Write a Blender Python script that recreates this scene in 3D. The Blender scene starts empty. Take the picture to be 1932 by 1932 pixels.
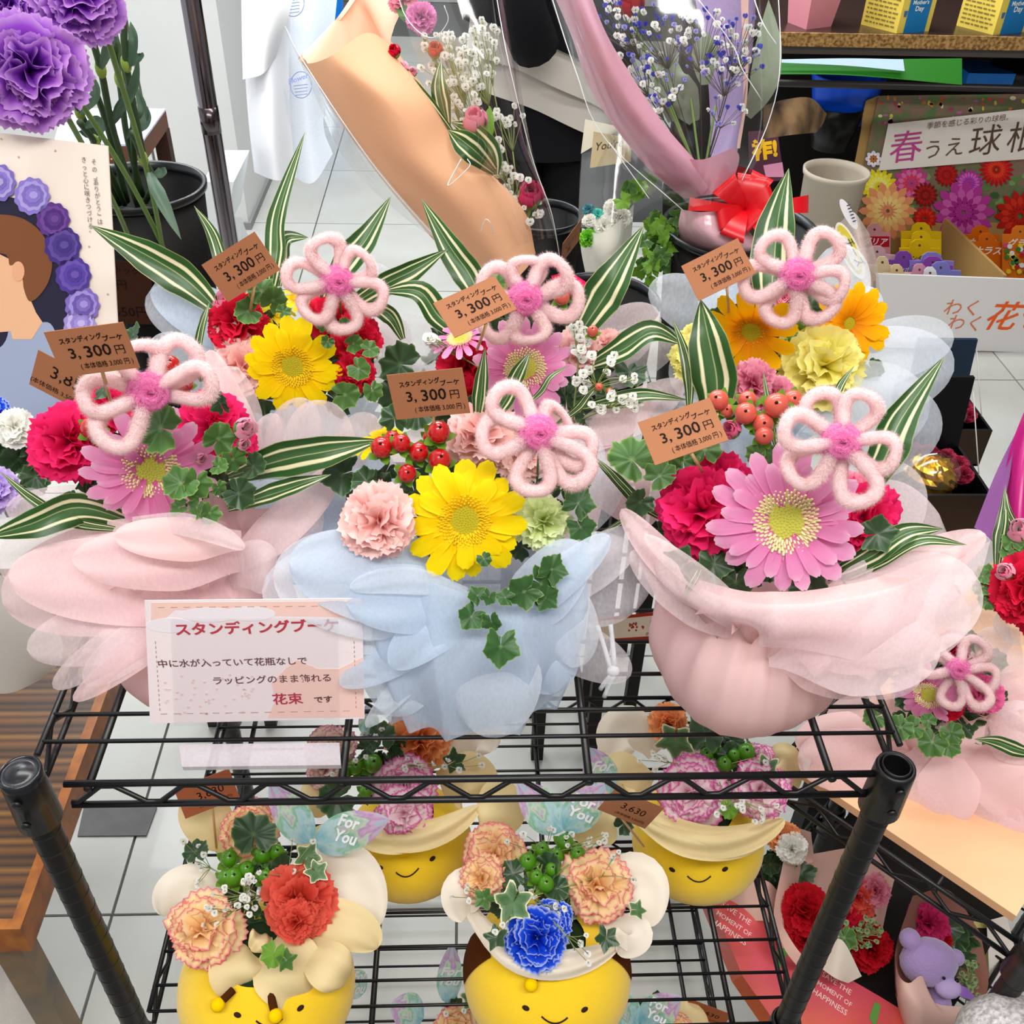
import bpy, math, random
import numpy as np
from mathutils import Matrix, Vector
random.seed(7); RNG = np.random.default_rng(7)
SC = bpy.context.scene
COL = SC.collection
# ---------------------------------------------------------------- camera
FPX, W0 = 1880.82, 1932
CAM = np.array([0.35293, -0.51606, 0.70564])
cd = bpy.data.cameras.new('camera'); cam = bpy.data.objects.new('camera', cd); COL.objects.link(cam)
cam.location = CAM
cam.rotation_euler = tuple(math.radians(a) for a in (51.17205, -1.48830, -1.96033))
cd.sensor_width = 36.0; cd.lens = 36.0 * FPX / W0; cd.clip_start = 0.02
SC.camera = cam
RM = np.array(cam.rotation_euler.to_matrix())
# ---------------------------------------------------------------- light
SC.view_settings.view_transform = 'Standard'
try: SC.view_settings.look = 'None'
except Exception: pass
SC.view_settings.gamma = 1.0
SC.view_settings.use_curve_mapping = False
SC.view_settings.exposure = 0.52
w = bpy.data.worlds.new('world'); SC.world = w; w.use_nodes = True
bg = w.node_tree.nodes['Background']; bg.inputs[0].default_value = (0.95, 0.97, 1.0, 1); bg.inputs[1].default_value = 0.72
def area(name, loc, size, energy, col=(1, 1, 1), rot=(0, 0, 0)):
    l = bpy.data.lights.new(name, 'AREA'); l.shape = 'RECTANGLE'; l.size, l.size_y = size; l.energy = energy; l.color = col
    o = bpy.data.objects.new(name, l); COL.objects.link(o); o.location = loc; o.rotation_euler = rot
    return o
# rows of ceiling panels of the shop
area('ceiling_light', (0.5, -0.95, 2.1), (2.6, 0.4), 48, (1.0, 0.985, 0.96))
area('ceiling_light', (0.3, 0.9, 2.1), (2.4, 0.32), 26, (1.0, 0.985, 0.96))
area('ceiling_light', (0.3, 2.6, 2.1), (3.2, 0.4), 60, (0.95, 0.985, 1.0))
area('ceiling_light', (-1.2, 3.9, 2.1), (3.2, 0.4), 62, (0.93, 0.98, 1.0))
# ---------------------------------------------------------------- points of the place
def ray(x, y): return RM @ np.array([(x - 966) / FPX, -(y - 966) / FPX, -1.0])
DOFF = 0.0
def P(x, y, d): return CAM + ray(x, y) * (d + DOFF)            # d = distance along the optical axis (m)
def PZ(x, y, z): v = ray(x, y); return CAM + v * (z - CAM[2]) / v[2]
def PY(x, y, Y): v = ray(x, y); return CAM + v * (Y - CAM[1]) / v[1]
def nz(v): v = np.asarray(v, float); return v / (np.linalg.norm(v) + 1e-12)
def dep(p): return float(-(RM.T @ (np.asarray(p) - CAM))[2])
RIGHT, UP, BACK = RM[:, 0], RM[:, 1], RM[:, 2]
def nrm(p, ax=0, ay=0): return nz(nz(CAM - p) + RIGHT * ax + UP * ay)
def frame(o, n, up=(0, 0, 1)):
    n = nz(n); x = np.cross(up, n)
    if np.linalg.norm(x) < 1e-4: x = np.cross((0, 1, 0), n)
    x = nz(x); y = np.cross(n, x); M = np.eye(4); M[:3, 0] = x; M[:3, 1] = y; M[:3, 2] = n; M[:3, 3] = o
    return M
def rotz(M, a):
    R = np.eye(4); R[0, 0] = R[1, 1] = math.cos(a); R[0, 1] = -math.sin(a); R[1, 0] = math.sin(a); return M @ R
def scl(M, *s):
    if len(s) == 1: s = s * 3
    return M @ np.diag([s[0], s[1], s[2], 1.0])
# ---------------------------------------------------------------- materials
def lin(h):
    h = h.lstrip('#'); c = [int(h[i:i + 2], 16) / 255 for i in (0, 2, 4)]
    return tuple(((x / 12.92) if x <= .04045 else ((x + .055) / 1.055) ** 2.4) for x in c) + (1,)
MC = {}
def mat(name, col='#888888', rough=.55, spec=.3, metal=0, trl=0, alpha=1, noise=0, nscale=60, col2=None, ramp=None, axis='v',
        bump=0, bscale=200, sheen=0, emit=0, coat=0, rep=1, wave=None):
    """principled surface; trl = share of translucent thin sheet, alpha = cover of a sheer cloth, ramp = own colours along the uv"""
    if name in MC: return MC[name]
    m = bpy.data.materials.new(name); MC[name] = m; m.use_nodes = True; nt = m.node_tree; N, L = nt.nodes, nt.links
    b = N['Principled BSDF']; out = N['Material Output']
    b.inputs['Roughness'].default_value = rough; b.inputs['Specular IOR Level'].default_value = spec
    b.inputs['Metallic'].default_value = metal; b.inputs['Coat Weight'].default_value = coat
    if sheen: b.inputs['Sheen Weight'].default_value = sheen
    c = None
    if ramp:
        uv = N.new('ShaderNodeUVMap'); sp = N.new('ShaderNodeSeparateXYZ'); L.new(uv.outputs[0], sp.inputs[0])
        src = sp.outputs[0 if axis == 'u' else 1]
        if rep != 1:
            mm = N.new('ShaderNodeMath'); mm.operation = 'MULTIPLY'; mm.inputs[1].default_value = rep; L.new(src, mm.inputs[0])
            fr = N.new('ShaderNodeMath'); fr.operation = 'FRACT'; L.new(mm.outputs[0], fr.inputs[0]); src = fr.outputs[0]
        if wave:
            nn = N.new('ShaderNodeTexNoise'); nn.inputs['Scale'].default_value = wave[0]; L.new(uv.outputs[0], nn.inputs['Vector'])
            ad = N.new('ShaderNodeMath'); ad.operation = 'MULTIPLY_ADD'; ad.inputs[1].default_value = wave[1]; L.new(nn.outputs[0], ad.inputs[0]); L.new(src, ad.inputs[2])
            sb = N.new('ShaderNodeMath'); sb.operation = 'SUBTRACT'; sb.inputs[1].default_value = wave[1] / 2; L.new(ad.outputs[0], sb.inputs[0]); src = sb.outputs[0]
        r = N.new('ShaderNodeValToRGB'); L.new(src, r.inputs[0]); els = r.color_ramp.elements
        while len(els) < len(ramp): els.new(.5)
        for e, (p, h) in zip(els, ramp): e.position = p; e.color = lin(h)
        c = r.outputs[0]
    if noise or col2:
        tc = N.new('ShaderNodeTexCoord'); n = N.new('ShaderNodeTexNoise'); n.inputs['Scale'].default_value = nscale; n.inputs['Detail'].default_value = 3
        L.new(tc.outputs['Object'], n.inputs['Vector'])
        mx = N.new('ShaderNodeMix'); mx.data_type = 'RGBA'
        mr = N.new('ShaderNodeMapRange'); mr.inputs[1].default_value = .35; mr.inputs[2].default_value = .65; mr.inputs[4].default_value = noise if noise else 1
        L.new(n.outputs[0], mr.inputs[0]); L.new(mr.outputs[0], mx.inputs['Factor'])
        if c: L.new(c, mx.inputs['A'])
        else: mx.inputs['A'].default_value = lin(col)
        mx.inputs['B'].default_value = lin(col2) if col2 else tuple(x * .6 for x in lin(col)[:3]) + (1,)
        c = mx.outputs['Result']
    if c: L.new(c, b.inputs['Base Color'])
    else: b.inputs['Base Color'].default_value = lin(col)
    if emit: b.inputs['Emission Color'].default_value = lin(col); b.inputs['Emission Strength'].default_value = emit
    if bump:
        tc = N.new('ShaderNodeTexCoord'); n2 = N.new('ShaderNodeTexNoise'); n2.inputs['Scale'].default_value = bscale; L.new(tc.outputs['Object'], n2.inputs['Vector'])
        bp = N.new('ShaderNodeBump'); bp.inputs['Strength'].default_value = bump; bp.inputs['Distance'].default_value = .002
        L.new(n2.outputs[0], bp.inputs['Height']); L.new(bp.outputs[0], b.inputs['Normal'])
    sh = b.outputs[0]
    if trl:
        t = N.new('ShaderNodeBsdfTranslucent')
        if c: L.new(c, t.inputs[0])
        else: t.inputs[0].default_value = lin(col)
        mx = N.new('ShaderNodeMixShader'); mx.inputs[0].default_value = trl; L.new(sh, mx.inputs[1]); L.new(t.outputs[0], mx.inputs[2]); sh = mx.outputs[0]
    if alpha < 1:
        tr = N.new('ShaderNodeBsdfTransparent'); mx = N.new('ShaderNodeMixShader')
        tc = N.new('ShaderNodeTexCoord'); n3 = N.new('ShaderNodeTexNoise'); n3.inputs['Scale'].default_value = 420; n3.inputs['Detail'].default_value = 2
        mp = N.new('ShaderNodeMapping'); mp.inputs['Scale'].default_value = (1, 1, .25); L.new(tc.outputs['Object'], mp.inputs[0]); L.new(mp.outputs[0], n3.inputs['Vector'])
        mr = N.new('ShaderNodeMapRange'); mr.inputs[1].default_value = .3; mr.inputs[2].default_value = .7
        mr.inputs[3].default_value = max(0, alpha - .05); mr.inputs[4].default_value = min(1, alpha + .05); L.new(n3.outputs[0], mr.inputs[0])
        L.new(mr.outputs[0], mx.inputs[0]); L.new(tr.outputs[0], mx.inputs[1]); L.new(sh, mx.inputs[2]); sh = mx.outputs[0]
    L.new(sh, out.inputs[0]); return m
def plain(h, rough=.6, spec=.25, **k): return mat('paint_' + h.strip('#') + ('_%d' % int(rough * 100)), h, rough, spec, **k)
def film(name='clear_film', tint='#fbfbfb', base=.085, bump=.12):
    if name in MC: return MC[name]
    m = bpy.data.materials.new(name); MC[name] = m; m.use_nodes = True; nt = m.node_tree; N, L = nt.nodes, nt.links
    N.remove(N['Principled BSDF']); out = N['Material Output']
    tr = N.new('ShaderNodeBsdfTransparent'); tr.inputs[0].default_value = lin(tint)
    gl = N.new('ShaderNodeBsdfGlossy'); gl.inputs['Roughness'].default_value = .12
    lw = N.new('ShaderNodeLayerWeight'); lw.inputs[0].default_value = .5; fr = N.new('ShaderNodeMath'); fr.operation = 'POWER'; fr.inputs[1].default_value = 4; L.new(lw.outputs['Facing'], fr.inputs[0])
    ad = N.new('ShaderNodeMath'); ad.operation = 'MULTIPLY_ADD'; ad.inputs[1].default_value = .5; ad.inputs[2].default_value = base; L.new(fr.outputs[0], ad.inputs[0])
    tc = N.new('ShaderNodeTexCoord'); n = N.new('ShaderNodeTexNoise'); n.inputs['Scale'].default_value = 14; L.new(tc.outputs['Object'], n.inputs['Vector'])
    bp = N.new('ShaderNodeBump'); bp.inputs['Strength'].default_value = bump; bp.inputs['Distance'].default_value = .02; L.new(n.outputs[0], bp.inputs['Height'])
    L.new(bp.outputs[0], gl.inputs['Normal']); L.new(bp.outputs[0], lw.inputs['Normal'])
    mx = N.new('ShaderNodeMixShader'); L.new(ad.outputs[0], mx.inputs[0]); L.new(tr.outputs[0], mx.inputs[1]); L.new(gl.outputs[0], mx.inputs[2]); L.new(mx.outputs[0], out.inputs[0])
    return m
# ---------------------------------------------------------------- mesh building
class G:
    def __init__(s): s.flat = False; s.v = []; s.f = []; s.uv = []; s.m = []; s.n = 0
    def add(s, v, f, uv=None, mi=0):
        v = np.asarray(v, float).reshape(-1, 3); n0 = s.n
        s.v.append(v); s.uv.append(np.zeros((len(v), 2)) if uv is None else np.asarray(uv, float).reshape(-1, 2))
        for q in f: s.f.append(tuple(int(i) + n0 for i in q)); s.m.append(mi)
        s.n += len(v); return s
    def gridv(s, A, mi=0, closed=False, uv=None):
        A = np.asarray(A, float); nv, nu = A.shape[:2]
        if uv is None:
            U, Vv = np.meshgrid(np.linspace(0, 1, nu), np.linspace(0, 1, nv)); uv = np.stack([U, Vv], -1)
        f = []
        for j in range(nv - 1):
            for i in range(nu if closed else nu - 1):
                i2 = (i + 1) % nu; f.append((j * nu + i, j * nu + i2, (j + 1) * nu + i2, (j + 1) * nu + i))
        return s.add(A.reshape(-1, 3), f, uv, mi)
    def tube(s, pts, r, seg=8, mi=0, cap=True, closed=False):
        pts = np.asarray(pts, float); n = len(pts); r = np.broadcast_to(r, (n,))
        T = np.gradient(pts, axis=0) if not closed else (np.roll(pts, -1, 0) - np.roll(pts, 1, 0))
        T /= np.linalg.norm(T, axis=1)[:, None] + 1e-12
        a = np.array([0, 0, 1.]) if abs(T[0][2]) < .9 else np.array([1., 0, 0])
        X = nz(np.cross(T[0], a)); ring = []
        th = np.linspace(0, 2 * np.pi, seg, endpoint=False)
        for k in range(n):
            X = nz(X - T[k] * (X @ T[k])); Y = np.cross(T[k], X)
            ring.append(pts[k] + r[k] * (np.cos(th)[:, None] * X + np.sin(th)[:, None] * Y))
        if closed: ring.append(ring[0])
        n0 = s.n; s.gridv(np.array(ring), mi, closed=True)
        if cap and not closed:
            s.f.append(tuple(n0 + i for i in range(seg))[::-1]); s.m.append(mi)
            s.f.append(tuple(n0 + (n - 1) * seg + i for i in range(seg))); s.m.append(mi)
        return s
    def lathe(s, prof, M=None, seg=24, mi=0, fn=None):
        M = np.eye(4) if M is None else M; prof = np.asarray(prof, float)
        th = np.linspace(0, 2 * np.pi, seg, endpoint=False); A = np.zeros((len(prof), seg, 3))
        for j, (r, z) in enumerate(prof):
            rr = r * (fn(th, j) if fn else 1.0)
            A[j, :, 0] = rr * np.cos(th); A[j, :, 1] = rr * np.sin(th); A[j, :, 2] = z
        A = A @ M[:3, :3].T + M[:3, 3]; return s.gridv(A, mi, closed=True)
    def ball(s, c, r, M=None, nu=16, nv=10, mi=0):
        r = np.broadcast_to(r, (3,)); R = np.eye(3) if M is None else np.asarray(M)[:3, :3]
        ph = np.linspace(1e-3, np.pi - 1e-3, nv); th = np.linspace(0, 2 * np.pi, nu, endpoint=False)
        A = np.stack([np.sin(ph)[:, None] * np.cos(th) * r[0], np.sin(ph)[:, None] * np.sin(th) * r[1], np.repeat(np.cos(ph)[:, None], nu, 1) * r[2]], -1)
        return s.gridv(A @ R.T + np.asarray(c), mi, closed=True)
    def box(s, lo, hi, M=None, mi=0):
        lo, hi = np.asarray(lo, float), np.asarray(hi, float)
        v = np.array([[(lo, hi)[(i >> k) & 1][k] for k in range(3)] for i in range(8)])
        if M is not None: v = v @ M[:3, :3].T + M[:3, 3]
        return s.add(v, [(0, 2, 3, 1), (4, 5, 7, 6), (0, 1, 5, 4), (2, 6, 7, 3), (0, 4, 6, 2), (1, 3, 7, 5)], None, mi)
    def prism(s, poly, d, mi=0):
        """closed outline (n,3) given thickness by the vector d"""
        s.flat = True; a = np.asarray(poly, float); n = len(a); b = a + np.asarray(d)
        f = [tuple(range(n)), tuple(range(2 * n - 1, n - 1, -1))] + [(i, n + i, n + (i + 1) % n, (i + 1) % n) for i in range(n)]
        return s.add(np.vstack([a, b]), f, None, mi)
    def mesh(s, name, org=(0, 0, 0), smooth=True):
        me = bpy.data.meshes.new(name); v = np.vstack(s.v) - np.asarray(org, float)
        me.from_pydata(v.tolist(), [], s.f); uv = np.vstack(s.uv)
        ul = me.uv_layers.new(name='UVMap'); idx = np.empty(len(me.loops), np.int32); me.loops.foreach_get('vertex_index', idx)
        ul.data.foreach_set('uv', uv[idx].ravel())
        me.polygons.foreach_set('material_index', np.array(s.m, np.int32))
        if smooth: me.polygons.foreach_set('use_smooth', np.ones(len(me.polygons), bool))
        me.update(); return me
WM = {}
def link(o, parent, M):
    COL.objects.link(o); WM[o.name] = M
    if parent is not None:
        o.parent = parent; o.matrix_local = Matrix((np.linalg.inv(WM[parent.name]) @ M).tolist())
    else: o.matrix_local = Matrix(M.tolist())
    return o
def tag(o, label=None, cat=None, group=None, kind=None):
    if label: o['label'] = label
    if cat: o['category'] = cat
    if group: o['group'] = group
    if kind: o['kind'] = kind
    return o
def T(p): M = np.eye(4); M[:3, 3] = p; return M
def root(name, label, cat, loc, group=None):
    return tag(link(bpy.data.objects.new(name, None), None, T(loc)), label, cat, group)
def mk(name, g, m, parent=None, smooth=True, **k):
    org = WM[parent.name][:3, 3] if parent is not None else np.vstack(g.v).min(0) * [0, 0, 1] + np.vstack(g.v).mean(0) * [1, 1, 0]
    me = g.mesh(name, org, smooth and not g.flat)
    for x in (m if isinstance(m, (list, tuple)) else [m]): me.materials.append(x)
    o = bpy.data.objects.new(name, me); link(o, parent, T(org)); return tag(o, **k)
def inst(name, me, M, parent, m=None, **k):
    o = bpy.data.objects.new(name, me); link(o, parent, M)
    if m is not None:
        for i, x in enumerate(m if isinstance(m, (list, tuple)) else [m]):
            o.material_slots[i].link = 'OBJECT'; o.material_slots[i].material = x
    return tag(o, **k)
def proto(name, g, n=1, smooth=True):
    me = g.mesh(name, (0, 0, 0), smooth)
    for _ in range(n): me.materials.append(None)
    return me
def cr(pts, n):
    """Catmull-Rom through pts"""
    p = np.asarray(pts, float); p = np.vstack([2 * p[0] - p[1], p, 2 * p[-1] - p[-2]]); k = len(p) - 3
    t = np.linspace(0, k, n); i = np.minimum(t.astype(int), k - 1); f = (t - i)[:, None]
    a, b, c, d = p[i], p[i + 1], p[i + 2], p[i + 3]
    return .5 * (2 * b + (c - a) * f + (2 * a - 5 * b + 4 * c - d) * f ** 2 + (3 * b - a - 3 * c + d) * f ** 3)
def patch(rows, nu=18, nv=18, g=None, mi=0, fold=None):
    """sheet through rows of control points (px,py,depth)"""
    R = [cr([P(*q) for q in r], nu) for r in rows]; A = np.stack(R)
    B = np.stack([cr(A[:, i], nv) for i in range(nu)], 1); g = g or G()
    if fold:
        am, kk, f0, f1 = fold; nn = np.cross(np.gradient(B, axis=1), np.gradient(B, axis=0)); nn /= np.linalg.norm(nn, axis=2)[..., None] + 1e-12
        uu, vv = np.meshgrid(np.linspace(0, 1, nu), np.linspace(0, 1, nv))
        B = B + nn * (am * (np.abs(np.sin(kk * uu * np.pi + 1.3 * np.sin(5 * uu + f0))) - .5) * (f0 + (f1 - f0) * vv))[..., None]
    g.gridv(B, mi); return g
class Plane:
    def __init__(s, a, b, c):
        """a = top left, b = top right, c = bottom left, in space"""
        s.o = np.asarray(a, float); s.n = nz(np.cross(np.asarray(c) - a, np.asarray(b) - a))
        if s.n @ (CAM - s.o) < 0: s.n = -s.n
    def hit(s, x, y, e=0):
        v = ray(x, y); o = s.o + s.n * e; return CAM + v * (((o - CAM) @ s.n) / (v @ s.n))
TXT = {}; EM = {}
def chpx(ch, pl, x, y, s, m, parent, e=.0006):
    """one character with its em box, s pixels wide, whose lower left corner is x, y"""
    textmesh(ch); wd, l, b = EM[(ch, .0, 0)]; a, c = (x + l * s, y - b * s), (x + (l + wd) * s, y - b * s); return tpx(ch, pl, a, c, m, parent, e)
def textmesh(t, bold=.0, ital=0):
    k = (t, bold, ital)
    if k in TXT: return TXT[k]
    cu = bpy.data.curves.new('lettering', 'FONT'); cu.body = t; cu.size = 1; cu.offset = bold; cu.resolution_u = 2; cu.shear = ital
    o = bpy.data.objects.new('tmp', cu); COL.objects.link(o); bpy.context.view_layer.update()
    me = bpy.data.meshes.new_from_object(o.evaluated_get(bpy.context.evaluated_depsgraph_get())); bpy.data.objects.remove(o)
    co = np.empty(len(me.vertices) * 3); me.vertices.foreach_get('co', co); co = co.reshape(-1, 3)
    lo, hi = co.min(0), co.max(0); wd = hi[0] - lo[0]; co[:, 0] -= lo[0]; co[:, 1] -= lo[1]; co[:, 2] = 0; co /= wd
    me.vertices.foreach_set('co', co.ravel()); me.name = 'lettering'
    while len(me.materials) < 1: me.materials.append(None)
    TXT[k] = (me, (hi[1] - lo[1]) / wd); EM[k] = (wd, lo[0], lo[1]); return TXT[k]
def text(t, a, b, n, m, parent, bold=0., sy=1., h=None, ital=0, name='lettering', skew=None):
    """lettering whose base line runs from a to b on the face with normal n"""
    me, asp = textmesh(t, bold, ital); a, b = np.asarray(a), np.asarray(b); L_ = np.linalg.norm(b - a); x = nz(b - a); z = nz(n); y = np.cross(z, x)
    if skew is not None: y = skew
    M = np.eye(4); M[:3, 0] = x * L_; M[:3, 1] = y * (L_ * sy if h is None else h / asp); M[:3, 2] = z; M[:3, 3] = a
    return inst(name, me, M, parent, m)
def tpx(t, pl, a, b, m, parent, e=.0004, **k):
    return text(t, pl.hit(*a, e), pl.hit(*b, e), pl.n, m, parent, **k)
def ppx(g, pl, pts, e=.0003, th=.0002, mi=0):
    q = np.array([pl.hit(x, y, e) for x, y in pts]); g.prism(q, -pl.n * th, mi); return g
def disc(c, rx, ry=None, n=20, a0=0, wob=0, k=5):
    ry = ry or rx; th = np.linspace(0, 2 * np.pi, n, endpoint=False)
    r = 1 + wob * np.cos(k * th + a0); return [(c[0] + rx * r_ * math.cos(t), c[1] + ry * r_ * math.sin(t)) for t, r_ in zip(th, r)]
# ---------------------------------------------------------------- shared plant shapes
def sm(x): x = np.clip(x, 0, 1); return x * x * (3 - 2 * x)
def petal_mesh(L, w, lift, droop, notch, seed, r0=.0):
    rg = np.random.default_rng(seed); nu, nv = 7, 11; u = np.linspace(-1, 1, nu); v = np.linspace(0, 1, nv)
    U, V_ = np.meshgrid(u, v)
    prof = np.interp(v, [0, .12, .35, .7, .88, .96, 1], [.35, .5, .8, 1, .96, .8, .5])[:, None]
    x = r0 + (L - r0) * (V_ - notch * np.cos(U * np.pi * 2) * sm((V_ - .85) / .15) * .5 - .02 * U * U * sm((V_ - .7) / .3))
    y = U * w * prof + rg.normal(0, .02) * V_ * L
    z = lift * V_ - droop * V_ ** 2.2 + w * .22 * U * U * prof * np.cos(V_ * 2) - w * .07 * np.cos(U * np.pi * 2.6) * prof + rg.normal(0, .012) * V_ * L
    return proto('petal', G().gridv(np.stack([x, y, z], -1)))
PW = [petal_mesh(1, .122, .10, .16, .025, i, .2) for i in range(4)]      # slim rays (pink gerbera)
PB = [petal_mesh(1, .172, .12, .2, .04, 10 + i, .2) for i in range(4)]    # broad rays (yellow gerbera)
def disc_mesh(style):
    g = G(); n = 230
    for i in range(n):
        t = (i + .5) / n; r = .36 * math.sqrt(t); a = i * 2.39996; h = .045 * (1 - t * .4)
        s = .018 + .012 * t; c = np.array([r * math.cos(a), r * math.sin(a), h])
        L_ = (.02 if t < .38 else .075 + .05 * (t - .4)); d = nz([math.cos(a) * (.2 + t * 1.1), math.sin(a) * (.2 + t * 1.1), 1.])
        q = nz(np.cross(d, (math.sin(a), -math.cos(a), .3))); p = np.cross(d, q)
        b = [c + s * (q * math.cos(k) + p * math.sin(k)) for k in np.arange(5) * 1.2566]
        g.add(b + [c + d * L_ + s * .5 * (q * math.cos(k) + p * math.sin(k)) for k in np.arange(5) * 1.2566],
              [(k, (k + 1) % 5, 5 + (k + 1) % 5, 5 + k) for k in range(5)] + [(5, 6, 7, 8, 9)], None, 0 if t < .38 else 1)
    g.lathe([(.36, .0), (.34, .03), (.2, .05), (.002, .05)], None, 20, 0)
    g.lathe([(.02, -.35), (.03, -.12), (.2, -.06), (.3, 0)], None, 16, 2)
    return proto('disc', g, 3, False)
DISC = disc_mesh(0)
def ray_inner(seed):
    g = G(); rg = np.random.default_rng(seed)
    for i in range(34):
        a = i * 2 * np.pi / 34 + rg.normal(0, .04); L_ = .5 + rg.uniform(-.05, .08)
        c, s_ = math.cos(a), math.sin(a); v = np.linspace(0, 1, 5)[:, None]; u = np.array([-1, 0, 1])[None]
        r = .3 + (L_ - .3) * v + 0 * u; w_ = .022 * np.interp(v, [0, .5, 1], [.7, 1, .3]) * u; z = .03 + .07 * v - .05 * v * v + .01 * abs(u)
        g.gridv(np.stack([r * c - w_ * s_, r * s_ + w_ * c, z + 0 * r], -1))
    return proto('short_petals', g)
RIN = ray_inner(3)
def gerbera(rt, px, py, d, R, m, n=None, tilt=(0, 0), slim=True, layers=2, mdisc=None, cover=(0, 6.3), spin=0, squash=1, cup=0):
    p = P(px, py, d); M = rotz(frame(p, nrm(p, *tilt), UP), spin); M = scl(M, R * d / FPX)
    mc, ms = mdisc or (MC['disc_green'], MC['disc_tips'])
    c = inst('gerbera', DISC, scl(M, 1, squash, 1), rt, [mc, ms, MC['stem_green']])
    inst('short_petals', RIN, M, c, m)
    n = n or (17 if slim else 15); S = PW if slim else PB; rg = np.random.default_rng(abs(int(px * 7 + py)))
    for l in range(layers):
        for i in range(n):
            a = (i + .5 * l) * 2 * math.pi / n + rg.normal(0, .05)
            s = (1 if l == 0 else .8) * rg.uniform(.93, 1.04)
            Q = rotz(M, a); t = -rg.normal(0, .04) - .1 * l - cup; ry = np.eye(4); ry[0, 0] = ry[2, 2] = math.cos(t); ry[0, 2] = math.sin(t); ry[2, 0] = -math.sin(t)
            Q = Q @ ry; Q = scl(Q, s, s * rg.uniform(.88, 1.1), s * rg.uniform(.6, 1.5)); Q = Q @ T((0, 0, .012 * l))
            inst('petal', S[rg.integers(4)], Q, c, m)
    return c
def carn_mesh(seed, n=34, ruf=1.15, ser=.06, nu=17, nv=6, spread=1.3):
    g = G(); rg = np.random.default_rng(seed)
    for i in range(n):
        t = (i + .5) / n; a = i * 2.39996 + rg.normal(0, .2); tilt = math.radians(4 + 92 * t ** .75 + rg.normal(0, 7))
        L_ = (.66 + .38 * t) * rg.uniform(.82, 1.12); fan = rg.uniform(.42, .62) * spread
        u = np.linspace(-1, 1, nu)[None]; v = np.linspace(0, 1, nv)[:, None]
        ph = u * fan * (1 + .0 * v); rr = L_ * (v + 0 * u) * (1 - .10 * u * u * v)
        ed = np.where(np.arange(nu) % 2 == 0, 1, 1 - ser)[None]; ed2 = 1 + rg.normal(0, .02, (1, nu)); rr = rr * np.where(v > .99, ed * ed2, 1)
        k1, k2, f1, f2 = rg.uniform(3, 5), rg.uniform(7, 10), rg.uniform(0, 6.3), rg.uniform(0, 6.3)
        amp = .17 * ruf * L_; off = amp * v ** 1.6 * (np.sin(k1 * u + f1) * .75 + .4 * np.sin(k2 * u + f2) * v) * (1.15 - .4 * t)
        curl = .22 * L_ * v ** 3 * rg.uniform(-.4, 1)
        lx = rr * np.sin(ph); lz = rr * np.cos(ph); ly = off + curl
        # tilt from axis (z) outward
        ct, st = math.cos(tilt), math.sin(tilt)
        X = lz * st + ly * ct; Z = lz * ct - ly * st; Y = lx
        ca, sa = math.cos(a), math.sin(a); x = X * ca - Y * sa; y = X * sa + Y * ca
        g.gridv(np.stack([x, y, Z - .38 + 0 * x], -1))
    return proto('carnation', g)
CARN = [carn_mesh(i) for i in (1, 2, 3)]
BIGC = carn_mesh(9, 36, 1.25, .03, 31, 8, 1.5)
CALYX = proto('calyx', G().lathe([(.06, -1.3), (.08, -.95), (.2, -.85), (.24, -.6), (.2, -.3)], None, 12), 1)
def carnation(rt, px, py, d, R, m, tilt=(0, 0), k=None, big=False, name='carnation'):
    p = P(px, py, d); rg = np.random.default_rng(abs(int(px + 31 * py))); k = int(rg.integers(3)) if k is None else k
    M = scl(rotz(frame(p, nrm(p, *tilt), UP), rg.uniform(0, 6)), R * d / FPX)
    c = inst(name, BIGC if big else CARN[k], M, rt, m); inst('calyx', CALYX, M, c, MC['stem_green']); return c
def bud(rt, px, py, d, R, m, tilt=(0, 0), name='carnation_bud'):
    p = P(px, py, d); M = frame(p, nrm(p, *tilt), UP); s = R * d / FPX; g = G(); rg = np.random.default_rng(abs(int(px)))
    for i in range(9):
        a = i * 2.4; t = i / 9; u = np.linspace(-1, 1, 7)[None]; v = np.linspace(0, 1, 6)[:, None]
        ph = a + u * (.9 - .3 * t); r = s * (.35 + .6 * t) * np.sin(np.pi * (.12 + .62 * v)); z = s * (-.9 + 1.7 * v - .35 * t * v) + .05 * s * np.sin(5 * u + i) * v
        A = np.stack([r * np.cos(ph), r * np.sin(ph), z + 0 * ph], -1); g.gridv(A @ M[:3, :3].T + p)
    c = mk(name, g, m, rt); h = G().lathe([(s * .15, -s * 1.5), (s * .55, -s * 1.1), (s * .75, -s * .5), (s * .55, -s * .2)], M, 10); mk('calyx', h, MC['stem_green'], c); return c
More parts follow.
